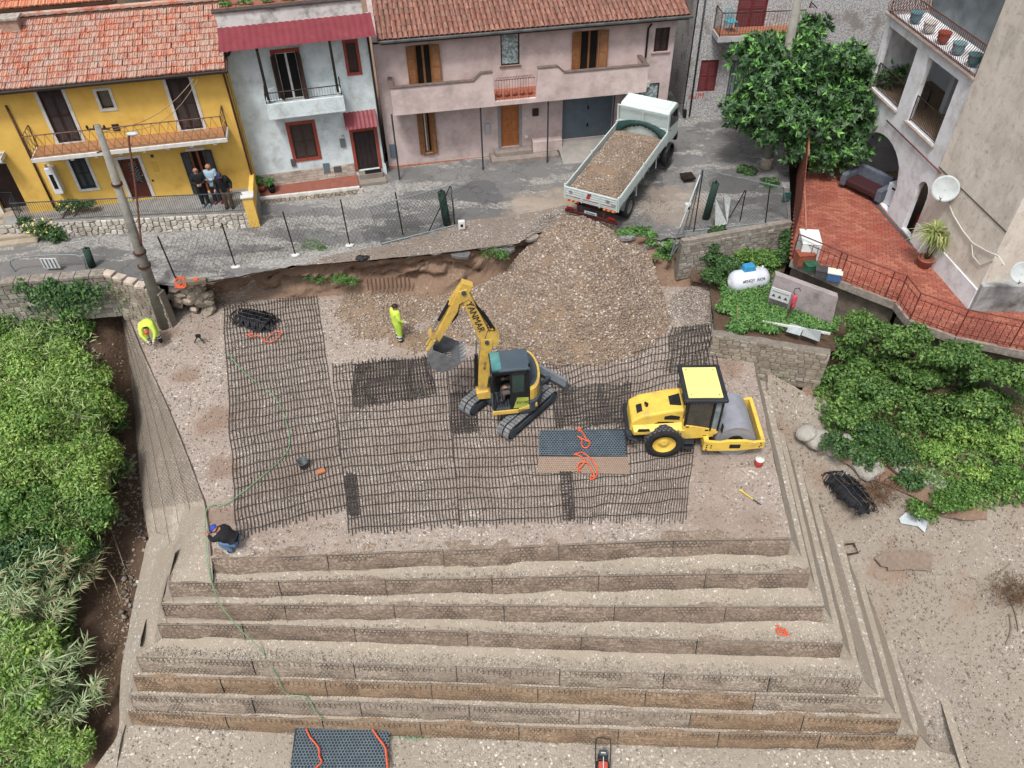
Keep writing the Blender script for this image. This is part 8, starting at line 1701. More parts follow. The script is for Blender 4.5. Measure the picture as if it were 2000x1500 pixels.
# ================================================================ geogrid sheets
M_geo = mat('black_geogrid','#312d2b','#4a4441',4,.7)
def geogrid(label,q4,du=.105,dv=.42,wob=.045,lift=.05,wu=.026,wv=.026,seed=0,fray=.1,m=None):
    a,b,c,d = [at(u,v,0) for u,v in q4]   # back left, back right, front right, front left
    root = empty('geogrid_sheet',d,0,label,'geogrid','geogrid sheets rolled out on the platform'); nu = max(2,int(((b - a).length + (c - d).length) / 2 / du)); nv = max(2,int(((d - a).length + (c - b).length) / 2 / dv))
    def pt(s,t):
        p = (a.lerp(b,s)).lerp(d.lerp(c,s),t); wx = wob * (nz(p.x * .9,p.y * .7,seed) * 1.5 + .25 * nz(p.x * 3,p.y * 2.6,seed + 5)); wy = wob * (nz(p.x * 1.3 + 7,p.y,seed + 3) * 1.4)
        z = .075 * fbm(p.x + wx,p.y + wy,1.0) * .67 + lift + .03 * max(0,nz(p.x * 2.2,p.y * 2.2,seed + 9)); return V3((p.x + wx,p.y + wy,z))
    V = []; F = []; o = root.location
    def ribbon(pts_,w_):
        n = len(pts_)
        for i,p in enumerate(pts_):
            t_ = (pts_[min(i + 1,n - 1)] - pts_[max(i - 1,0)]).normalized(); s3 = V3((-t_.y,t_.x,0)).normalized() * w_ / 2; V.extend([p - s3 - o,p + s3 - o,p + s3 - o + V3((0,0,-.012))])
            if i: k = len(V) - 6; F.append((k,k + 1,k + 4,k + 3)); F.append((k + 1,k + 2,k + 5,k + 4))
    for i in range(nu + 1):
        s_ = i / nu; e0 = RU(-fray,fray) / max(1,(d - a).length); e1 = RU(-fray,fray) / max(1,(d - a).length); ns = nv * 4; ribbon([pt(s_,e0 + (1 + e1 - e0) * k / ns) for k in range(ns + 1)],wu)
    for j in range(nv + 1):
        t = (j + .5) / (nv + 1); ns = nu; ribbon([pt(k / ns,t) + V3((0,0,.008)) for k in range(ns + 1)],wv)
    npmesh('grid_ribs',[tuple(p) for p in V],F,m or M_geo,root,False,'stuff'); return root
geogrid('leftmost black geogrid sheet, with the bucket near its right edge',[(438,600),(618,575),(680,996),(462,1052)],seed=1)
geogrid('second geogrid sheet from the left, ending in a rounded corner at the front',[(648,712),(868,690),(898,1028),(682,1046)],seed=2)
geogrid('third geogrid sheet, running under the excavator to the front edge',[(872,700),(1092,700),(1114,1022),(900,1032)],seed=3)
geogrid('right-hand geogrid sheet, running under the yellow roller',[(1094,712),(1390,628),(1338,1014),(1112,1024)],seed=4,wob=.08)
geogrid('dark doubled strip of geogrid behind the second sheet, left of the excavator',[(692,712),(836,700),(850,775),(690,800)],.1,.2,.06,.09,.04,.03,5)
geogrid('dark overlapping strip of geogrid under the left track of the excavator',[(880,772),(925,768),(935,845),(882,850)],.09,.14,.05,.09,.04,.03,6)
geogrid('dark overlapping strip of geogrid between excavator and roller',[(1080,760),(1232,752),(1228,830),(1086,838)],.1,.17,.06,.09,.04,.03,7)
geogrid('narrow dark overlap at the front joint of the first two geogrid sheets',[(672,930),(692,928),(700,1010),(682,1012)],.08,.12,.03,.09,.035,.03,8)
geogrid('narrow dark overlap in the middle of the front edge of the grids',[(1092,900),(1112,900),(1120,1020),(1100,1022)],.08,.12,.03,.09,.035,.03,9)
geogrid('steep strip of geogrid running up under the pale gravel spill',[(1312,640),(1384,634),(1405,735),(1300,730)],.13,.2,.05,.09,.036,.026,10,.03)
def gridroll(label,cpx,hl,ang,r_,z=0.0,n=70):
    root = empty('geogrid_roll',at(*cpx,z),ang,label,'geogrid roll'); V = []; F = []
    for i in range(n):
        x = -hl + 2 * hl * i / n; rr = r_ * (1 - .35 * abs(x / hl) ** 3) * (1 + .2 * nz(x * 2,3)); a0 = RU(-.4,.2); a1 = RU(2.6,3.5); pts_ = []
        for k in range(7): a = a0 + (a1 - a0) * k / 6; j = 1 + RU(-.12,.12); pts_.append(V3((x + .12 * math.sin(a * 2 + i * .4) + .1 * RU(-1,1) * .4,math.cos(a) * rr * j,.02 + math.sin(a) * rr * .55 * j + .02)))
        for k,p in enumerate(pts_):
            V.extend([p + V3((-.018,0,0)),p + V3((.018,0,0))])
            if k: q_ = len(V) - 4; F.append((q_,q_ + 1,q_ + 3,q_ + 2))
    npmesh('crumpled_ribs',[tuple(p) for p in V],F,mat('roll_rib_black','#17171a','#24252a',5,.45),root,False,'stuff')
    q = MB(); q.ell((0,0,.03),(hl * .92,r_ * .8,r_ * .42),14,8,jit=.12); q.build('rolled_core',mat('roll_black','#121214','#1d1e21',9,.5),root,True)
    q = MB()
    for k in range(3): q.tube([(x,(-.4 + .4 * k) * r_ + .05 * nz(x * 3,k),.06 + r_ * .5) for x in [-hl * .8 + hl * 1.6 * i / 8 for i in range(9)]],.01,4)
    q.build('cross_ribs',mat('grey_rib','#4a4f54',None,3,.6),root,kind='stuff')
gridroll('crumpled black roll of geogrid lying across the leftmost sheet',(500,628),.85,R(-22),.5,.05,90)
p_ = at(1648,960,-2.6); gridroll('long black roll of geogrid lying on the gravel below the boulders',(1648,952),1.25,R(-68),.5,onr(1648,952)[2] + .12,110)
# ================================================================ stacks of mesh baskets
M_mesh = mat('mesh_blue_grey','#738490','#5f6f7a',4,.5,.4); M_box = mat('brown_mesh_side','#7b695b','#6d5c4f',12,.85,bump=.4); M_drkb = mat('dark_core','#2c343a')
M_or = mat('orange_strap','#d0562a','#c24c24',5,.6)
def strap(parent,pts,r=.022,name='strap'): q = MB(); P_ = [V3(p) for p in pts]; out = []; 
def spline(pts,k=5):
    P_ = [V3(p) for p in pts]; out = []
    for i in range(len(P_) - 1):
        p0,p1,p2,p3 = P_[max(i - 1,0)],P_[i],P_[i + 1],P_[min(i + 2,len(P_) - 1)]
        for j in range(k): t = j / k; out.append(.5 * ((2 * p1) + (p2 - p0) * t + (2 * p0 - 5 * p1 + 4 * p2 - p3) * t * t + (3 * p1 - p0 - 3 * p2 + p3) * t ** 3))
    return out + [P_[-1]]
def stack(label,q4,h,hex_=.09,layers=5,front=True):
    a,b,c,d = [at(u,v,z) for u,v,z in q4]; root = empty('mesh_basket_stack',V3((d.x,d.y,d.z - h)),0,label,'mesh stack'); o = root.location
    for i in range(layers):
        z0 = -h * (1 - i / layers); q = MB(); j = lambda: RU(-.02,.02)
        P_ = [a,b,c,d]; lo_ = [p + V3((j(),j(),z0)) - o for p in P_]; hi2 = [p + V3((0,0,h / layers * .93)) for p in lo_]; q.add(lo_ + hi2,[(4,5,6,7),(0,1,5,4),(1,2,6,5),(2,3,7,6),(3,0,4,7),(3,2,1,0)]); q.build('folded_basket',M_box if i < layers - 1 or not hex_ else M_drkb,root)
    ex_ = (c - d); ey_ = (a - d); hexwire('top_net',d - o + V3((0,0,.0)),ex_.normalized(),(ey_ - ex_.normalized() * ey_.dot(ex_.normalized())).normalized(),ex_.length,ey_.length,hex_,.022,M_mesh,root,.02,.005); return root
st1 = stack('stack of folded wire-mesh baskets tied with orange straps, between excavator and roller',[(1055,840,.33),(1222,838,.33),(1224,892,.33),(1052,890,.33)],.3)
a_,b_,c_,d_ = at(1052,892,.33),at(1226,892,.33),at(1229,926,.02),at(1050,924,.02); o = st1.location
q = MB(); q.add([p - o for p in (a_,b_,c_,d_)] + [p - o for p in (a_ + V3((0,.1,-.3)),b_ + V3((0,.1,-.3)),c_ + V3((0,.1,0)),d_ + V3((0,.1,0)))],[(0,1,2,3),(0,1,5,4),(1,2,6,5),(0,3,7,4)]); q.build('leaning_panel',M_box,st1)
hexwire('front_net',d_ - o,(c_ - d_).normalized(),(a_ - d_).normalized(),(c_ - d_).length,(a_ - d_).length,.07,.012,mat('tan_wire','#97806f',None,3,.6,.3),st1,.02,.004)
def strap_thing(name,label,pts,r=.024,m=None,cat='strap'):
    P_ = spline([at(*p) for p in pts]); root = empty(name,P_[0],0,label,cat); q = MB(); q.tube([p - P_[0] for p in P_],r,5); q.build('loop',m or M_or,root); return root
strap_thing('orange_strap','orange strap looped on the blue-grey top of the mesh stack',[(1126,838,.4),(1135,836,.4),(1130,841,.38),(1137,843,.38),(1144,856,.38),(1148,862,.38),(1128,852,.38),(1136,858,.38),(1136,868,.38),(1140,874,.38),(1148,873,.38),(1152,864,.38),(1146,858,.38)])
strap_thing('orange_strap','orange strap hanging over the brown front of the mesh stack',[(1120,888,.38),(1130,885,.38),(1138,884,.36),(1152,894,.36),(1165,912,.2),(1166,926,.05),(1160,934,.05),(1153,936,.05),(1155,930,.05),(1161,930,.05),(1154,915,.2),(1148,904,.3),(1134,903,.32),(1128,910,.25),(1133,921,.1),(1130,918,.12),(1138,908,.28),(1142,900,.34),(1136,892,.36),(1122,887,.38)])
st2 = stack('dark stack of folded mesh baskets cut by the bottom edge of the picture',[(577,1421,-5.55),(758,1424,-5.55),(754,1508,-5.55),(566,1510,-5.55)],.28,.1)
strap_thing('orange_strap','left orange strap across the dark mesh stack at the bottom edge',[(598,1424,-5.45),(606,1440,-5.45),(622,1460,-5.45),(624,1478,-5.45),(628,1488,-5.45),(616,1500,-5.45)],.03)
strap_thing('orange_strap','right orange strap across the dark mesh stack at the bottom edge',[(728,1425,-5.45),(738,1440,-5.45),(752,1460,-5.45),(755,1480,-5.45),(757,1500,-5.45)],.035)
strap_thing('orange_strap','tangled orange strap on the fourth ledge at the right',[(1514,1223,-2.1),(1520,1222,-2.1),(1518,1230,-2.1),(1526,1226,-2.05),(1524,1236,-2.1),(1534,1228,-2.05),(1532,1240,-2.1),(1541,1240,-2.1),(1530,1233,-2.05),(1538,1236,-2.1),(1522,1240,-2.1),(1516,1228,-2.1)],.02)
strap_thing('orange_strap','orange strap trailing from the crumpled black roll',[(480,655,.12),(492,650,.12),(488,658,.1),(505,655,.12),(515,665,.1),(530,668,.1),(543,658,.12),(550,650,.12),(538,648,.1),(528,655,.1),(520,662,.1)],.022)
for nm,lb,(u,v,z) in (('orange_strap','coil of orange strap on the street edge beside the concrete pole',(352,552,1.8)),):
    strap_thing(nm,lb,[(u + 10 * math.cos(t * 1.9) + 2 * math.sin(t * 5),v + 11 * math.sin(t * 1.7 + 1),z + .08 + .02 * (t % 2)) for t in range(26)],.022)
strap_thing('green_hose','thin green hose snaking over the platform and down all the tiers',[(u,v,z + (.14 if z < -.3 else 0)) for u,v,z in ((445,690,.06),(480,730,.06),(540,780,.06),(565,850,.06),(555,890,.06),(500,940,.06),(440,985,.06),(418,985,.1),(402,1000,.1),(404,1080,.05),(412,1130,-.7),(430,1180,-1.4),(470,1230,-2.2),(510,1270,-2.85),(540,1320,-3.6),(560,1355,-4.3),(600,1362,-4.4),(620,1395,-5.0),(660,1418,-5.75),(710,1415,-5.8))],.016,mat('hose_green','#5d8a62','#6f9a72',4,.5),'hose')
strap_thing('green_hose','coil of green hose beside the dark mesh stack on the lower ground',[(760 + 6 * math.cos(t * 1.3) + t * 3.2,1438 + 6 * math.sin(t * 1.5),-5.8) for t in range(28)],.014,MATS['hose_green'],'hose')
# geo tools
e = empty('bucket',at(594,912,0.05),0,'dark grey builder bucket standing on the leftmost geogrid sheet','bucket'); q = MB(); q.lathe([(.12,0),(.17,.26),(.185,.27),(.185,.29),(.155,.29),(.11,.03),(.0,.03)],18); q.build('body',mat('bucket_grey','#3e4549','#565d61',5,.5),e,True); q = MB(); q.tube([(.17 * math.cos(a),.17 * math.sin(a) * .2 - .02,.28 + .1 * math.sin(a)) for a in [PI * k / 8 for k in range(9)]],.006,4); q.build('handle',M_iron,e)
e = empty('cardboard_piece',at(627,922,.05),R(25),'orange-brown block lying beside the grey bucket','block'); q = MB(); q.box(-.13,.13,-.08,.08,0,.08); q.build('block',mat('orange_block','#a4623a','#b37247',5,.8),e,bevel=.01); q = MB(); q.box(-.12,-.0,.09,.17,0,.04); q.build('grey_piece',M_exg,e)
e = empty('drink_cooler',at(1481,908,.02),0,'small red drink cooler with white lid at the right edge of the platform','cooler'); q = MB(); q.lathe([(.0,0),(.11,0),(.135,.05),(.135,.24),(.13,.25),(.0,.25)],18); q.build('body',mat('cooler_red','#b3322a','#a62c25',4,.5),e,True); q = MB(); q.lathe([(.14,.25),(.145,.27),(.13,.31),(.05,.32),(.05,.34),(.0,.34)],18); q.build('lid',mat('cooler_white','#c9c6c0',None,4,.5),e,True)
a = at(1447,958,.08); b = at(1486,986,.06); e = empty('spade',a,0,'yellow handled tool lying on the gravel near the right edge of the platform','tool'); q = MB(); q.cyl((0,0,0),(b - a) * .62,.022,n=6); q.build('handle',mat('tool_yellow','#c9b02e',None,3,.5),e); q = MB(); q.cyl((b - a) * .62,b - a,.016,n=6); q.build('shaft',M_blk,e); q = MB(); q.box(-.06,.06,-.02,.02,-.02,.02); q.build('grip',MATS['tool_yellow'],e)
e = empty('shovel',at(1437,660,.2),0,'shovel with wooden handle standing against the stone wall','tool'); q = MB(); q.cyl((0,0,.1),(-.12,.25,1.3),.018,n=6); q.build('handle',mat('pale_wood','#8f7a5c',None,4,.7),e); q = MB(); q.prism([(-.12,-.2),(.12,-.2),(.13,.1),(-.13,.1)],-.012,.012); q.build('blade',MATS['bright_steel'],e)
e = empty('measuring_tripod',at(391,667,.05),0,'small dark green tripod tool on the gravel near the pole foot','tool'); q = MB(); q.tube([(0,0,.3),(-.2,-.05,0)],.025,5); q.tube([(0,0,.3),(.18,-.1,0)],.025,5); q.tube([(0,0,.3),(0,.15,0)],.025,5); q.build('legs',mat('tool_green','#243f3c',None,4,.5),e); q = MB(); q.box(-.08,.08,-.05,.05,.22,.32); q.build('head',M_blk,e)
# plate compactor at the bottom edge
e = empty('plate_compactor',at(1176,1497,-5.8),R(-5),'small orange petrol plate compactor with black engine and handle loop at the bottom edge','compactor')
def cpart(name,m,*a,bevel=.01): q = MB(); q.box(*a); return q.build(name,m,e,bevel=bevel)
cpart('base_plate',M_rk,-.2,.2,-.5,.12,0,.08); cpart('orange_cover',mat('coral_cover','#b5493c','#a8402f',4,.45),-.14,.14,-.42,-.02,.1,.5,bevel=.04); cpart('engine',M_blk,-.15,.15,.0,.2,.1,.48,bevel=.03); cpart('air_filter',M_exg,-.12,.12,.1,.26,.48,.62,bevel=.03); cpart('name_plate',M_trim,-.07,.07,.15,.18,.621,.625,bevel=0)
q = MB(); q.tube(spline([(-.2,-.3,.1),(-.22,.1,.4),(-.22,.5,.62),(-.12,.58,.66),(.12,.56,.66),(.22,.5,.62),(.22,.1,.4),(.2,-.3,.1)],4),.017,6); q.build('handle_loop',M_blk,e); q = MB(); q.tube([(0,.05,.62),(0,-.45,.53)],.012,5); q.build('lift_bar',M_trim,e)
sheet('white_plastic_sheet',[at(*onr(u,v,None,.12)) for u,v in ((1756,1013),(1780,990),(1814,1016),(1806,1040),(1793,1028),(1760,1022))],mat('sheet_white','#aeb6ba','#9ea7ab',4,.5),'white plastic sheet lying on the gravel at the right','sheet')
for a,lb in (([(1730,1080,-3.95),(1775,1075,-3.9),(1780,1112,-4.1),(1735,1115,-4.15)],'brown mesh panel lying flat on the right gravel'),([(1775,1075,-3.88),(1822,1080,-3.9),(1818,1115,-4.1),(1778,1112,-4.1)],'grey mesh panel lying flat beside the brown one'),([(1708,1090,-3.95),(1732,1075,-3.9),(1736,1108,-4.1),(1722,1106,-4.1)],'small folded brown mesh panel left of the flat ones')):
    sheet('flat_mesh_panel',[at(*onr(p[0],p[1],None,.22)) for p in a],mat('panel_brown','#6f6053','#7f7062',9,.9,bump=.3) if 'brown' in lb else mat('panel_grey','#8b8985','#7c7a76',12,.9,bump=.3),lb,'mesh panel')
e = empty('rod_frame',at(*onr(1660,1080)),0,'rusty three-sided rod frame lying on the side tiers','frame'); q = MB(); q.tube([at(*onr(*p)) - e.location + V3((0,0,.2)) for p in ((1648,1070),(1664,1068),(1673,1086),(1650,1090))],.035,4); q.build('rods',M_cop,e)
strap_thing('dry_branch','long curved dry branch on the right bank below the boulders',[onr(u,v,None,.12) for u,v in ((1700,925),(1706,950),(1720,970),(1743,990))],.04,MATS['grey_twig'],'branch')
for i,c4 in enumerate([(1960,1150,1990,1230),(1925,1130,1975,1100),(1972,1200,1965,1260)]):
    strap_thing('dry_branch',['thin bare branch at the far right edge above the brush','forked dry twig on the right gravel slope','long bare root hanging at the far right edge'][i],[onr(u,v,None,.1) for u,v in ((c4[0],c4[1]),((c4[0] + c4[2]) / 2 + 6,(c4[1] + c4[3]) / 2),(c4[2],c4[3]))],.022,MATS['grey_twig'],'branch')
# brush pile at the far right edge and bare twigs
for u,v,z,lb in ((1985,1160,-4.1,'tangle of brown dry brush at the right edge'),(1712,960,-2.4,'tangle of brown roots below the two big boulders')):
    e = empty('brush_tangle',at(u,v,z),0,lb,'brushwood'); n = 700; P = rng.normal(size=(n,3)) * np.array([.45,.35,.12]) + np.array([0,0,.12]); leaves('twigs',P,rng.normal(size=(n,3)),.38,.05,mat('twig_brown','#5b4331','#75593f',8,.9),e)
# ================================================================ poles, fences, street things
pb,ptop = at(322,638,0),None
A0p = V3((pb.x,pb.y)); s_,zt2 = onw(190,245,A0p,A0p + V3((1,0))); po_ = empty('utility_pole',pb,0,'tall leaning concrete utility pole rising in front of the yellow house','utility pole'); M_conc = mat('pole_concrete','#77756e','#8a877f',3,.9,dirt='#5c5851',dscale=2,damt=.4)
tp = V3((s_,0,zt2)); q = MB(); q.cyl((0,0,-.2),tp,.23,.1,n=12); q.build('pole',M_conc,po_,True)
q = MB(); q.tube([tp * .985 + V3((-.35,0,0)),tp * .985 + V3((.35,0,0))],.03,5); q.tube([tp * .9 + V3((-.3,0,-.1)),tp * .9 + V3((.05,0,0))],.025,5); q.build('cross_iron',M_iron,po_)
for dx_ in (-.33,-.1,.2): q = MB(); q.lathe([(.02,0),(.045,.04),(.03,.1),(.0,.12)],8,MT(tp * .985 + V3((dx_,0,.02)))); q.build('insulator',M_brn,po_,True)
for t in (.35,.42,.75): q = MB(); q.lathe([(.26 - .14 * t + .0,-.04),(.28 - .14 * t,-.04),(.28 - .14 * t,.04),(.26 - .14 * t,.04)],12,MT(tp * t)); q.build('clamp',M_cop,po_)
b0_ = tp * .46; h0 = (lambda a: V3((a[0],0,a[1])))(onw(252,258,A0p,A0p + V3((1,0)))); sl_ = empty('street_lamp',pb + tp * .5,0,'rusty bracket street lamp clamped to the concrete pole','street lamp'); o_ = tp * .5
q = MB(); q.tube(spline([b0_ + V3((.18,-.1,0)) - o_,b0_.lerp(h0,.55) + V3((.12,-.1,.0)) - o_,h0 + V3((-.05,-.12,-.25)) - o_,h0 + V3((.1,-.15,0)) - o_],4),.035,7); q.build('bracket',mat('lamp_rust','#6e3f36','#84584a',6,.7,.3),sl_,True); q = MB(); q.ell(h0 + V3((.18,-.18,.03)) - o_,(.2,.1,.06),12,6); q.build('lamp_head',mat('lamp_grey','#a8b0b2',None,4,.4),sl_,True)
# cable from pole to house
w1p = pb + tp * .97; w2p = (lambda r_: V3((Y.a.x + Y.e.x * r_[0],Y.a.y + Y.e.y * r_[0],r_[1] + Y.zb)))(Y.px(392,138,.1)); e = empty('overhead_cable',w1p,0,'thin overhead cable from the pole to the eave of the yellow house','cable'); q = MB(); q.tube([(w2p - w1p) * t - V3((0,0,.5 * math.sin(PI * t))) for t in [k / 10 for k in range(11)]],.012,4); q.tube([(w2p - w1p) * t - V3((-.1,0,.75 * math.sin(PI * t))) for t in [k / 10 for k in range(11)]],.009,4); q.build('wires',mat('cable_tan','#9c8466'),e,kind='stuff')
# second pole, by the white house and tree
gpz = at(1487,330,2.1); A_ = V3((gpz.x + .2,gpz.y + .1)); pt_ = onw(1555,5,A_,A_ + V3((1,0))); e = empty('utility_pole',(A_.x,A_.y,2.1),0,'grey concrete pole rising through the dark tree in front of the white house','utility pole'); q = MB(); q.cyl((0,0,-.2),(pt_[0],0,pt_[1] - 2.1 + 1.2),.24,.14,n=12); q.build('pole',M_conc,e,True); q = MB(); q.lathe([(.26,.0),(.28,.02),(.28,.5),(.25,.52)],12); q.build('foot_sleeve',M_gravel,e,True)
# chain-link fence along the cut edge
M_post = mat('black_green_post','#161b1a',None,4,.5); M_link = mat('fence_wire','#39443f',None,4,.5,.3)
def foot_top(u0,v0,z,u1,v1): p = at(u0,v0,z); s_,zz = onw(u1,v1,(p.x,p.y),(p.x + 1,p.y)); return p,V3((p.x + s_,p.y,zz))
fposts = [foot_top(345,548,1.8,308,462),foot_top(460,520,1.8,433,436),foot_top(577,497,1.8,552,413),foot_top(683,478,1.8,665,390),foot_top(787,458,1.8,772,376),foot_top(888,438,1.8,881,365)]
fe_ = empty('chain_link_fence',fposts[0][0],0,'sagging chain-link fence on black posts along the cut street edge','fence'); o = fe_.location
for a,b in fposts: q = MB(); q.cyl(a - o,b - o,.028,n=6); q.build('post',M_post,fe_)
for a,_ in fposts[1:4]: q = MB(); q.ell(a - o + V3((0,0,-.02)),(.2,.14,.06),9,4,jit=.2); q.build('concrete_foot',M_trim,fe_,True)
for (a,at_),(b,bt2) in list(zip(fposts,fposts[1:])):
    ex_ = b - a; L = ex_.length; ht = 1.35; V = []; F = []; n_ = int(L / .15)
    for sgn in (1,-1):
        for i in range(-10,n_ + 10):
            x0 = i * .15; x1 = x0 + sgn * ht * .8; t0,t1 = 0.,1.
            if x1 != x0:
                ts = sorted([(0 - x0) / (x1 - x0),(L - x0) / (x1 - x0)]); t0,t1 = max(0,ts[0]),min(1,ts[1])
            if t1 <= t0: continue
            P_ = []
            for t in (t0,t1): s_ = (x0 + (x1 - x0) * t) / L; h_ = t; P_.append((a.lerp(b,s_)).lerp(at_.lerp(bt2,s_),h_ * .93) - o)
            sd_ = (P_[1] - P_[0]).cross(V3((0,1,0))).normalized() * .0032; k = len(V); V += [P_[0] - sd_,P_[0] + sd_,P_[1] + sd_,P_[1] - sd_]; F.append((k,k + 1,k + 2,k + 3))
    npmesh('chain_link',[tuple(p) for p in V],F,M_link,fe_,False,'stuff')
def gate(label,pts,braces=(),block=None):
    P_ = [V3(p) for p in pts]; root = empty('mesh_gate',P_[0],0,label,'gate'); o = P_[0]; q = MB(); q.tube([p - o for p in P_] + [V3((0,0,0))],.03,6); q.build('frame',mat('galvanised_frame','#8b9496','#757e80',4,.45,.5),root)
    for a,b in braces: q = MB(); q.cyl(V3(a) - o,V3(b) - o,.022,n=6); q.build('brace',M_post,root)
    V = []; F = []; ax_ = P_[1] - P_[0]; ay_ = P_[3] - P_[0]; nu = int(ax_.length / .13); nv = int(ay_.length / .13); g = lambda s,t: P_[0].lerp(P_[1],s).lerp(P_[3].lerp(P_[2],s),t) - o
    for fam in (0,1):
        for i in range(-nv,nu + nv):
            x0 = i; x1 = i + nv * (1 if fam == 0 else -1); ts = sorted([(0 - x0) / (x1 - x0),(nu - x0) / (x1 - x0)]); t0,t1 = max(0,ts[0]),min(1,ts[1])
            if t1 <= t0: continue
            A_,B_ = g((x0 + (x1 - x0) * t0) / nu,t0),g((x0 + (x1 - x0) * t1) / nu,t1); sd_ = (B_ - A_).cross(ax_.cross(ay_)).normalized() * .0035; k = len(V); V += [A_ - sd_,A_ + sd_,B_ + sd_,B_ - sd_]; F.append((k,k + 1,k + 2,k + 3))
    npmesh('gate_mesh',[tuple(p) for p in V],F,M_link,root,False,'stuff'); return root
ga,gat = foot_top(745,476,1.82,722,405); gb2,gbt = foot_top(892,439,1.82,880,362)
gate('mesh gate panel standing among the fence posts, with a roll of green net behind',[ga,gb2,gbt,gat],[(gbt,ga.lerp(gb2,.62))])
p1_,p1t = foot_top(1322,455,1.85,1370,332); p2_,p2t = foot_top(1540,430,1.9,1530,366); p0_,p0t = foot_top(1335,452,1.85,1371,331)
gate('tall mesh gate panels on the street above the gas tank, with white rag',[p0_,p2_,p2t,p0t],[(at(1495,435,1.9),foot_top(1495,435,1.9,1503,370)[1]),(at(1445,432,1.9),foot_top(1445,432,1.9,1457,372)[1]),(foot_top(1457,436,1.9,1455,372)[1],at(1425,425,1.9)),(at(1355,452,1.85),foot_top(1355,452,1.85,1373,333)[1])])
f_,ft = foot_top(1309,495,1.6,1330,440); gate('narrow leaning mesh gate leaf at the left end of the street gates',[at(1310,500,1.5),at(1345,450,1.85),foot_top(1345,450,1.85,1370,335)[1],foot_top(1310,500,1.5,1328,445)[1]])
rg = foot_top(1410,444,1.9,1415,385); sheet('white_rag',[at(1396,444,2.0),at(1420,436,2.1),foot_top(1425,436,2.0,1427,385)[1],foot_top(1412,436,2.0,1413,380)[1],at(1410,425,2.1),foot_top(1396,442,2.0,1397,386)[1]],mat('rag_white','#a3a7a8','#b9bdbd',9,.8,bump=.5),'torn white plastic rag hanging on the street gate','rag')
sheet('teal_sheet',[at(1528,392,2.1),at(1543,390,2.1),foot_top(1543,392,2.1,1545,375)[1],foot_top(1528,392,2.1,1530,376)[1]],mat('teal_plastic','#2f5a56'),'small teal sheet tied to the board fence','sheet')
for (u0,v0,u1,v1),lb,r_ in (((873,437,862,375),'roll of dark green fence net standing behind the gate panel',.16),((1378,428,1398,358),'roll of dark green net leaning behind the street gates',.15),((180,520,168,486),'dark green bundled net post standing at the left of the street',.14)):
    a,b = foot_top(u0,v0,1.82,u1,v1); e = empty('net_roll',a,0,lb,'net roll'); q = MB(); q.cyl((0,0,0),b - a,r_,r_ * .95,n=14); q.build('roll',mat('net_green','#1d332e','#2a443c',18,.9,bump=.6),e,True); q = MB(); q.cyl((0,0,0),(b - a) * 1.08,.03,n=6); q.build('core',M_post,e)
for (u,v),lb in (((902,446),'pale concrete block with holes on the verge beside the gate panel'),((1342,412),'pale concrete block holding the foot of the street gate')):
    e = empty('concrete_block',at(u,v,1.83),.15,lb,'concrete block'); q = MB(); q.box(-.13,.13,-.09,.09,0,.34); q.build('block',M_trim,e,bevel=.01); q = MB(); q.box(-.05,.05,-.096,-.09,.12,.24); q.build('hole',M_dark,e)
# barrier at the far left of the street
a,at__ = foot_top(30,530,1.82,42,515); b,bt__ = foot_top(168,524,1.82,158,513); e = empty('crowd_barrier',a,0,'low steel barrier with a striped white board at the left end of the street','barrier'); q = MB(); q.tube(spline([V3((0,0,0)),V3((.2,0,.55)),(b - a) + V3((-.15,0,.6)),(b - a)],5),.025,6); q.build('frame',MATS['galvanised_frame'],e); q = MB(); q.box(1.15,1.75,-.03,-.0,.12,.56); q.build('board',M_trim,e); 
for i in range(4): q = MB(); q.box(1.2 + .14 * i,1.26 + .14 * i,-.036,-.031,.14,.54); q.build('stripe',M_mesh,e)
# drains, plates, timber
for (u,v,z),sx,sy,lb in (((350,437,1.8),.42,.22,'rusty street drain grate below the white stone wall'),((1343,345,2.15),.26,.26,'dark square drain grate in the street right of the lorry')):
    e = empty('drain_grate',at(u,v,z) + V3((0,0,.03)),Y.r,lb,'drain'); q = MB(); q.box(-sx,sx,-sy,sy,-.05,.01); q.build('recess',M_dark,e); q = MB(); q.box(-sx,-sx + .05,-sy,sy,.01,.03); q.box(sx - .05,sx,-sy,sy,.01,.03); q.build('rim',M_rbr if 'rusty' in lb else M_iron,e)
    for i in range(9): q = MB(); x = -sx + .08 + i * (2 * sx - .16) / 8; q.box(x - .015,x + .015,-sy,sy,.011,.028); q.build('bar',M_rbr if 'rusty' in lb else M_iron,e)
e = empty('timber_block',at(385,553,1.76),R(12),'short timber baulk with orange strap end on the street edge','timber'); q = MB(); q.box(-.7,.35,-.1,.1,0,.16); q.build('baulk',mat('old_timber','#7a6a5a','#665848',5,.9,bump=.4),e,bevel=.01); q = MB(); q.lathe([(.04,.16),(.09,.16),(.09,.2),(.04,.2)],14); q.build('strap_ring',M_or,e)
# back tier: one lift already raised at the back left, with its net folded up
a_,b_ = at(420,592,0),at(572,572,0); e = empty('back_tier',a_,0,'short brown mesh-faced tier at the back of the platform below the street','retaining wall'); d = b_ - a_; q = MB(); hgt = 1.05
q.add([V3((0,0,0)),d,d + V3((0,.25,hgt)),V3((0,.25,hgt)),V3((0,1.2,hgt)),d + V3((0,1.2,hgt))],[(0,1,2,3),(3,2,5,4)]); q.build('face',F_brown,e); hexwire('raised_net',V3((0,.25,hgt)),d.normalized(),V3((0,.25,1)).normalized(),d.length,.85,.11,.012,M_wire,e,.0,.02)
hexwire('laid_net',V3((.9,-.05,0)),d.normalized(),V3((0,.25,1)).normalized(),d.length * .7,.5,.1,.01,M_wirel,e,.03,.02)
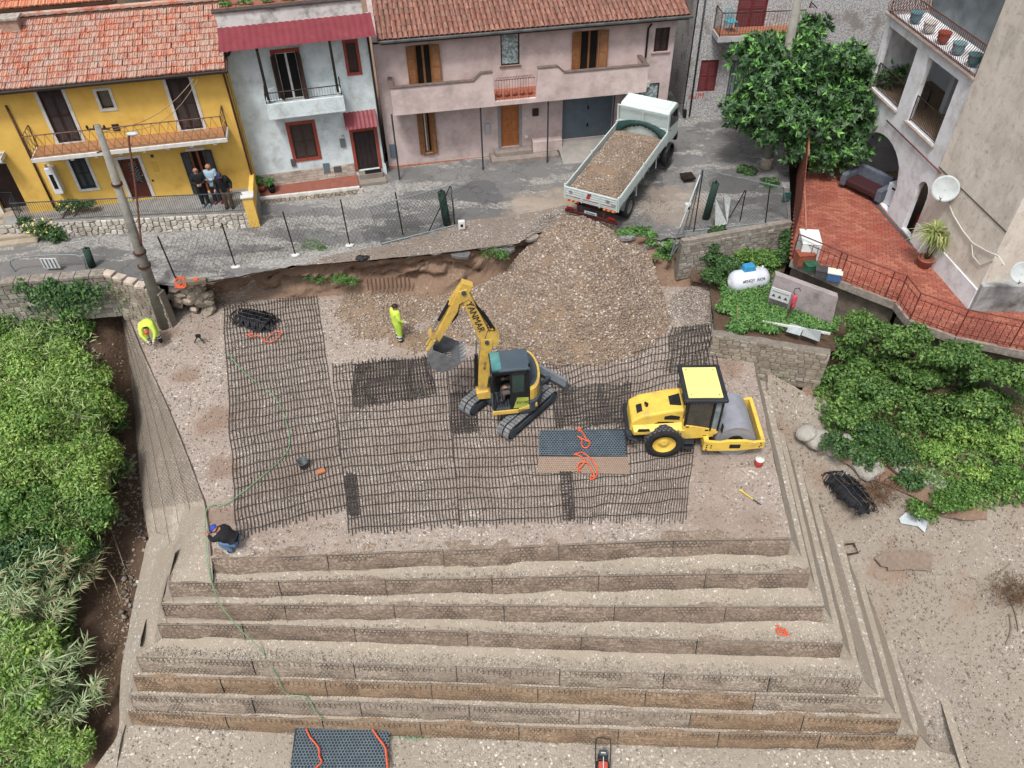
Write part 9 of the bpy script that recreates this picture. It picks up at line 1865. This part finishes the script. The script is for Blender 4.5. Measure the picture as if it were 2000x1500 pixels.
# broken slabs of asphalt right of the heap
for i,(u,v,z,a,s_) in enumerate([(1225,462,1.72,.3,.45),(1300,470,1.6,-.2,.6),(1325,452,1.78,.5,.4),(1268,478,1.35,.1,.35),(1035,465,1.7,.2,.4),(985,487,1.62,-.1,.5),(900,497,1.62,.0,.45)]):
    e = empty('asphalt_slab',at(u,v,z),a,['tilted asphalt slab at the right shoulder of the heap','large cracked asphalt slab on the broken bank by the street gates','small asphalt slab under the leaning gate leaf','asphalt lump slipped down the bank right of the heap','asphalt lip overhanging left of the heap top','broken asphalt edge piece above the grass tuft','thin asphalt edge piece over the cut bank'][i],'asphalt slab'); n = 7; q = MB()
    q.prism([(s_ * RU(.7,1.1) * math.cos(2 * PI * k / n),s_ * .7 * RU(.7,1.1) * math.sin(2 * PI * k / n)) for k in range(n)],-.05,.07,'z',MR(RU(-.15,.25),4,'X')); q.build('slab',M_road,e,bevel=.01)
for a,lb,n in (([B3(1235,455,1.8,.6,.2,.2),B3(1275,470,1.6,.4,.25,.3)],'weeds along the broken street edge behind the lorry',1500),([B3(1395,465,1.5,.5,.3,.6),B3(1385,500,1.1,.5,.3,.5)],'weeds climbing the left end of the mossy wall',3000),([B3(1540,470,1.6,.3,.3,.4),B3(1530,500,1.2,.4,.3,.5)],'dark creeper below the board fence at the terrace corner',2200),([B3(1500,640,1.0,.6,.25,.15),B3(1440,640,.95,.5,.25,.2)],'weeds drooping over the top of the coursed stone wall',1800),([B3(1555,725,-.5,.45,.3,.35),B3(1530,735,-.6,.3,.3,.25)],'tuft of grass between the stone wall foot and the tiers',1300)):
    shrub('weed_clump',a,n,.11,L_ivy if 'dark' in lb or 'mossy' in lb else L_weed,lb,'weeds',trunk=False)
# rusty rods stuck in the bank
e = empty('rusty_rods',at(730,560,.3),0,'row of rusty rod ends sticking down the cut bank under the street','steel rods')
for i in range(11): a = at(722 + i * 8,556 - i * .6,.45) - e.location + V3((0,-.35,0)); q = MB(); q.cyl(a,a + V3((.0,.1,.45)),.035,n=5); q.build('rod',mat('wet_rod','#5d463a'),e)
e = empty('black_rag',at(708,505,1.82),0,'crumpled black rag on the street edge above the bank','rag'); q = MB(); q.ell((0,0,.04),(.25,.16,.07),12,6,jit=.25); q.build('cloth',M_blk,e)
# table chairs and small things on balconies
def stool(name,label,p,rz,m,cat='chair',back=True):
    e = empty(name,p,rz,label,cat)
    for x in (-.18,.18):
        for y in (-.18,.18): q = MB(); q.cyl((x * 1.1,y * 1.1,0),(x,y,.43),.018,n=5); q.build('leg',m,e)
    q = MB(); q.box(-.21,.21,-.21,.21,.42,.45); q.build('seat',m,e,bevel=.01)
    if back:
        for i in range(6): x = -.18 + .072 * i; q = MB(); q.tube([(x,.2,.45),(x * 1.1,.27,.82 - abs(i - 2.5) * .012)],.012,4); q.build('back_slat',m,e)
        q = MB(); q.tube([(-.2,.27,.78),(-.1,.28,.86),(.1,.28,.86),(.2,.27,.78)],.016,5); q.build('back_rail',m,e)
lp = lambda Fc,u,v,off,z: (lambda r_: V3((Fc.a.x + Fc.e.x * r_[0] - Fc.n.x * off,Fc.a.y + Fc.e.y * r_[0] - Fc.n.y * off,Fc.zb + z)))(Fc.px(u,v,off))
stool('plastic_chair','white plastic chair on the pink house balcony',lp(K,885,160,.6,zbot + .2),K.r + PI,M_cab); stool('plastic_chair','pale blue-white chair behind the bars of the blue house balcony',lp(B,537,175,.5,fb + .13),B.r + .4,M_curt); stool('turquoise_chair','turquoise chair on the balcony of the rough white house',lp(Wf,1428,45,.5,wz + .02),Wf.r + .3,mat('turquoise','#2f8c9c',None,4,.5))
for i in range(5): e = empty('flower_pot',lp(K,975 + i * 15,190,.75,zbot + .2),0,['leftmost','second','middle','fourth','rightmost'][i] + ' clay pot in the row behind the arched railing of the pink house','pot','pots on the pink balcony'); q = MB(); q.lathe([(.0,0),(.08,0),(.12,.2),(.1,.2),(.0,.16)],12); q.build('pot',MATS['clay_pot'],e,True)
e = empty('laundry',lp(Wf,1585,45,1.1,wz + .1),0,'pale striped cloth hanging at the right end of the white house balcony','laundry'); q = MB(); [q.box(-.35 + .1 * i,-.26 + .1 * i,-.02 + .02 * (i % 2),.0 + .02 * (i % 2),-.1,.95) for i in range(7)]; q.build('cloth',mat('pink_cloth','#b3a3ab','#9f949f',9,.9),e)
# planters on the blue house parapet
for i in range(7): e = empty('planter',(lambda x: V3((B.a.x + B.e.x * x + B.n.x * (dd + .35),B.a.y + B.e.y * x + B.n.y * (dd + .35),B.zb + pz1 - .2)))(aL + .5 + i * .75),B.r,['first','second','third','fourth','fifth','sixth','seventh'][i] + ' planter from the left behind the concrete parapet of the blue house','planter','planters on the blue house roof'); q = MB(); q.box(-.3,.3,-.12,.12,0,.28); q.build('trough',MATS['clay_pot'],e,bevel=.02); P,Nn = blobpts([((0,0,.36),(.3,.14,.12))],150,sub=3); leaves('foliage',P,Nn,.1,.5,L_weed,e)
# ground carried on behind everything, and the core under the platform
def slab(name,x0,x1,y0,y1,z,m): q = MB(); q.quad((x0,y0,z),(x1,y0,z),(x1,y1,z),(x0,y1,z)); o = q.build(name,m); o['kind'] = 'structure'; return o
slab('village_ground',-120,130,33.5,320,1.55,M_dirt); slab('valley_ground',-150,160,-60,30,-7.6,M_earth)
q = MB(); q.box(-60,-16.5,24.0,33.6,-3,1.7); o = q.build('street_ground',M_dirt); o['kind'] = 'structure'
core = [V3((p.x + .1,p.y,0)) for p in EL[:1]] 
q = MB()
q.prism([(-14.6,25.0),(-14.6,34),(9.5,34),(8.2,21),(7.6,13.8),(-8.2,13.6),(-9.2,15.6),(-11.0,18.8),(-13.0,22)],-7,-.1,'z'); o = q.build('soil_core_ground',M_earth); o['kind'] = 'structure'
q = MB(); q.box(9.6,60,20.5,40,-7,.02); q.box(12.4,60,18.6,20.5,-7,-.1); o = q.build('terrace_core_ground',M_earth); o['kind'] = 'structure'
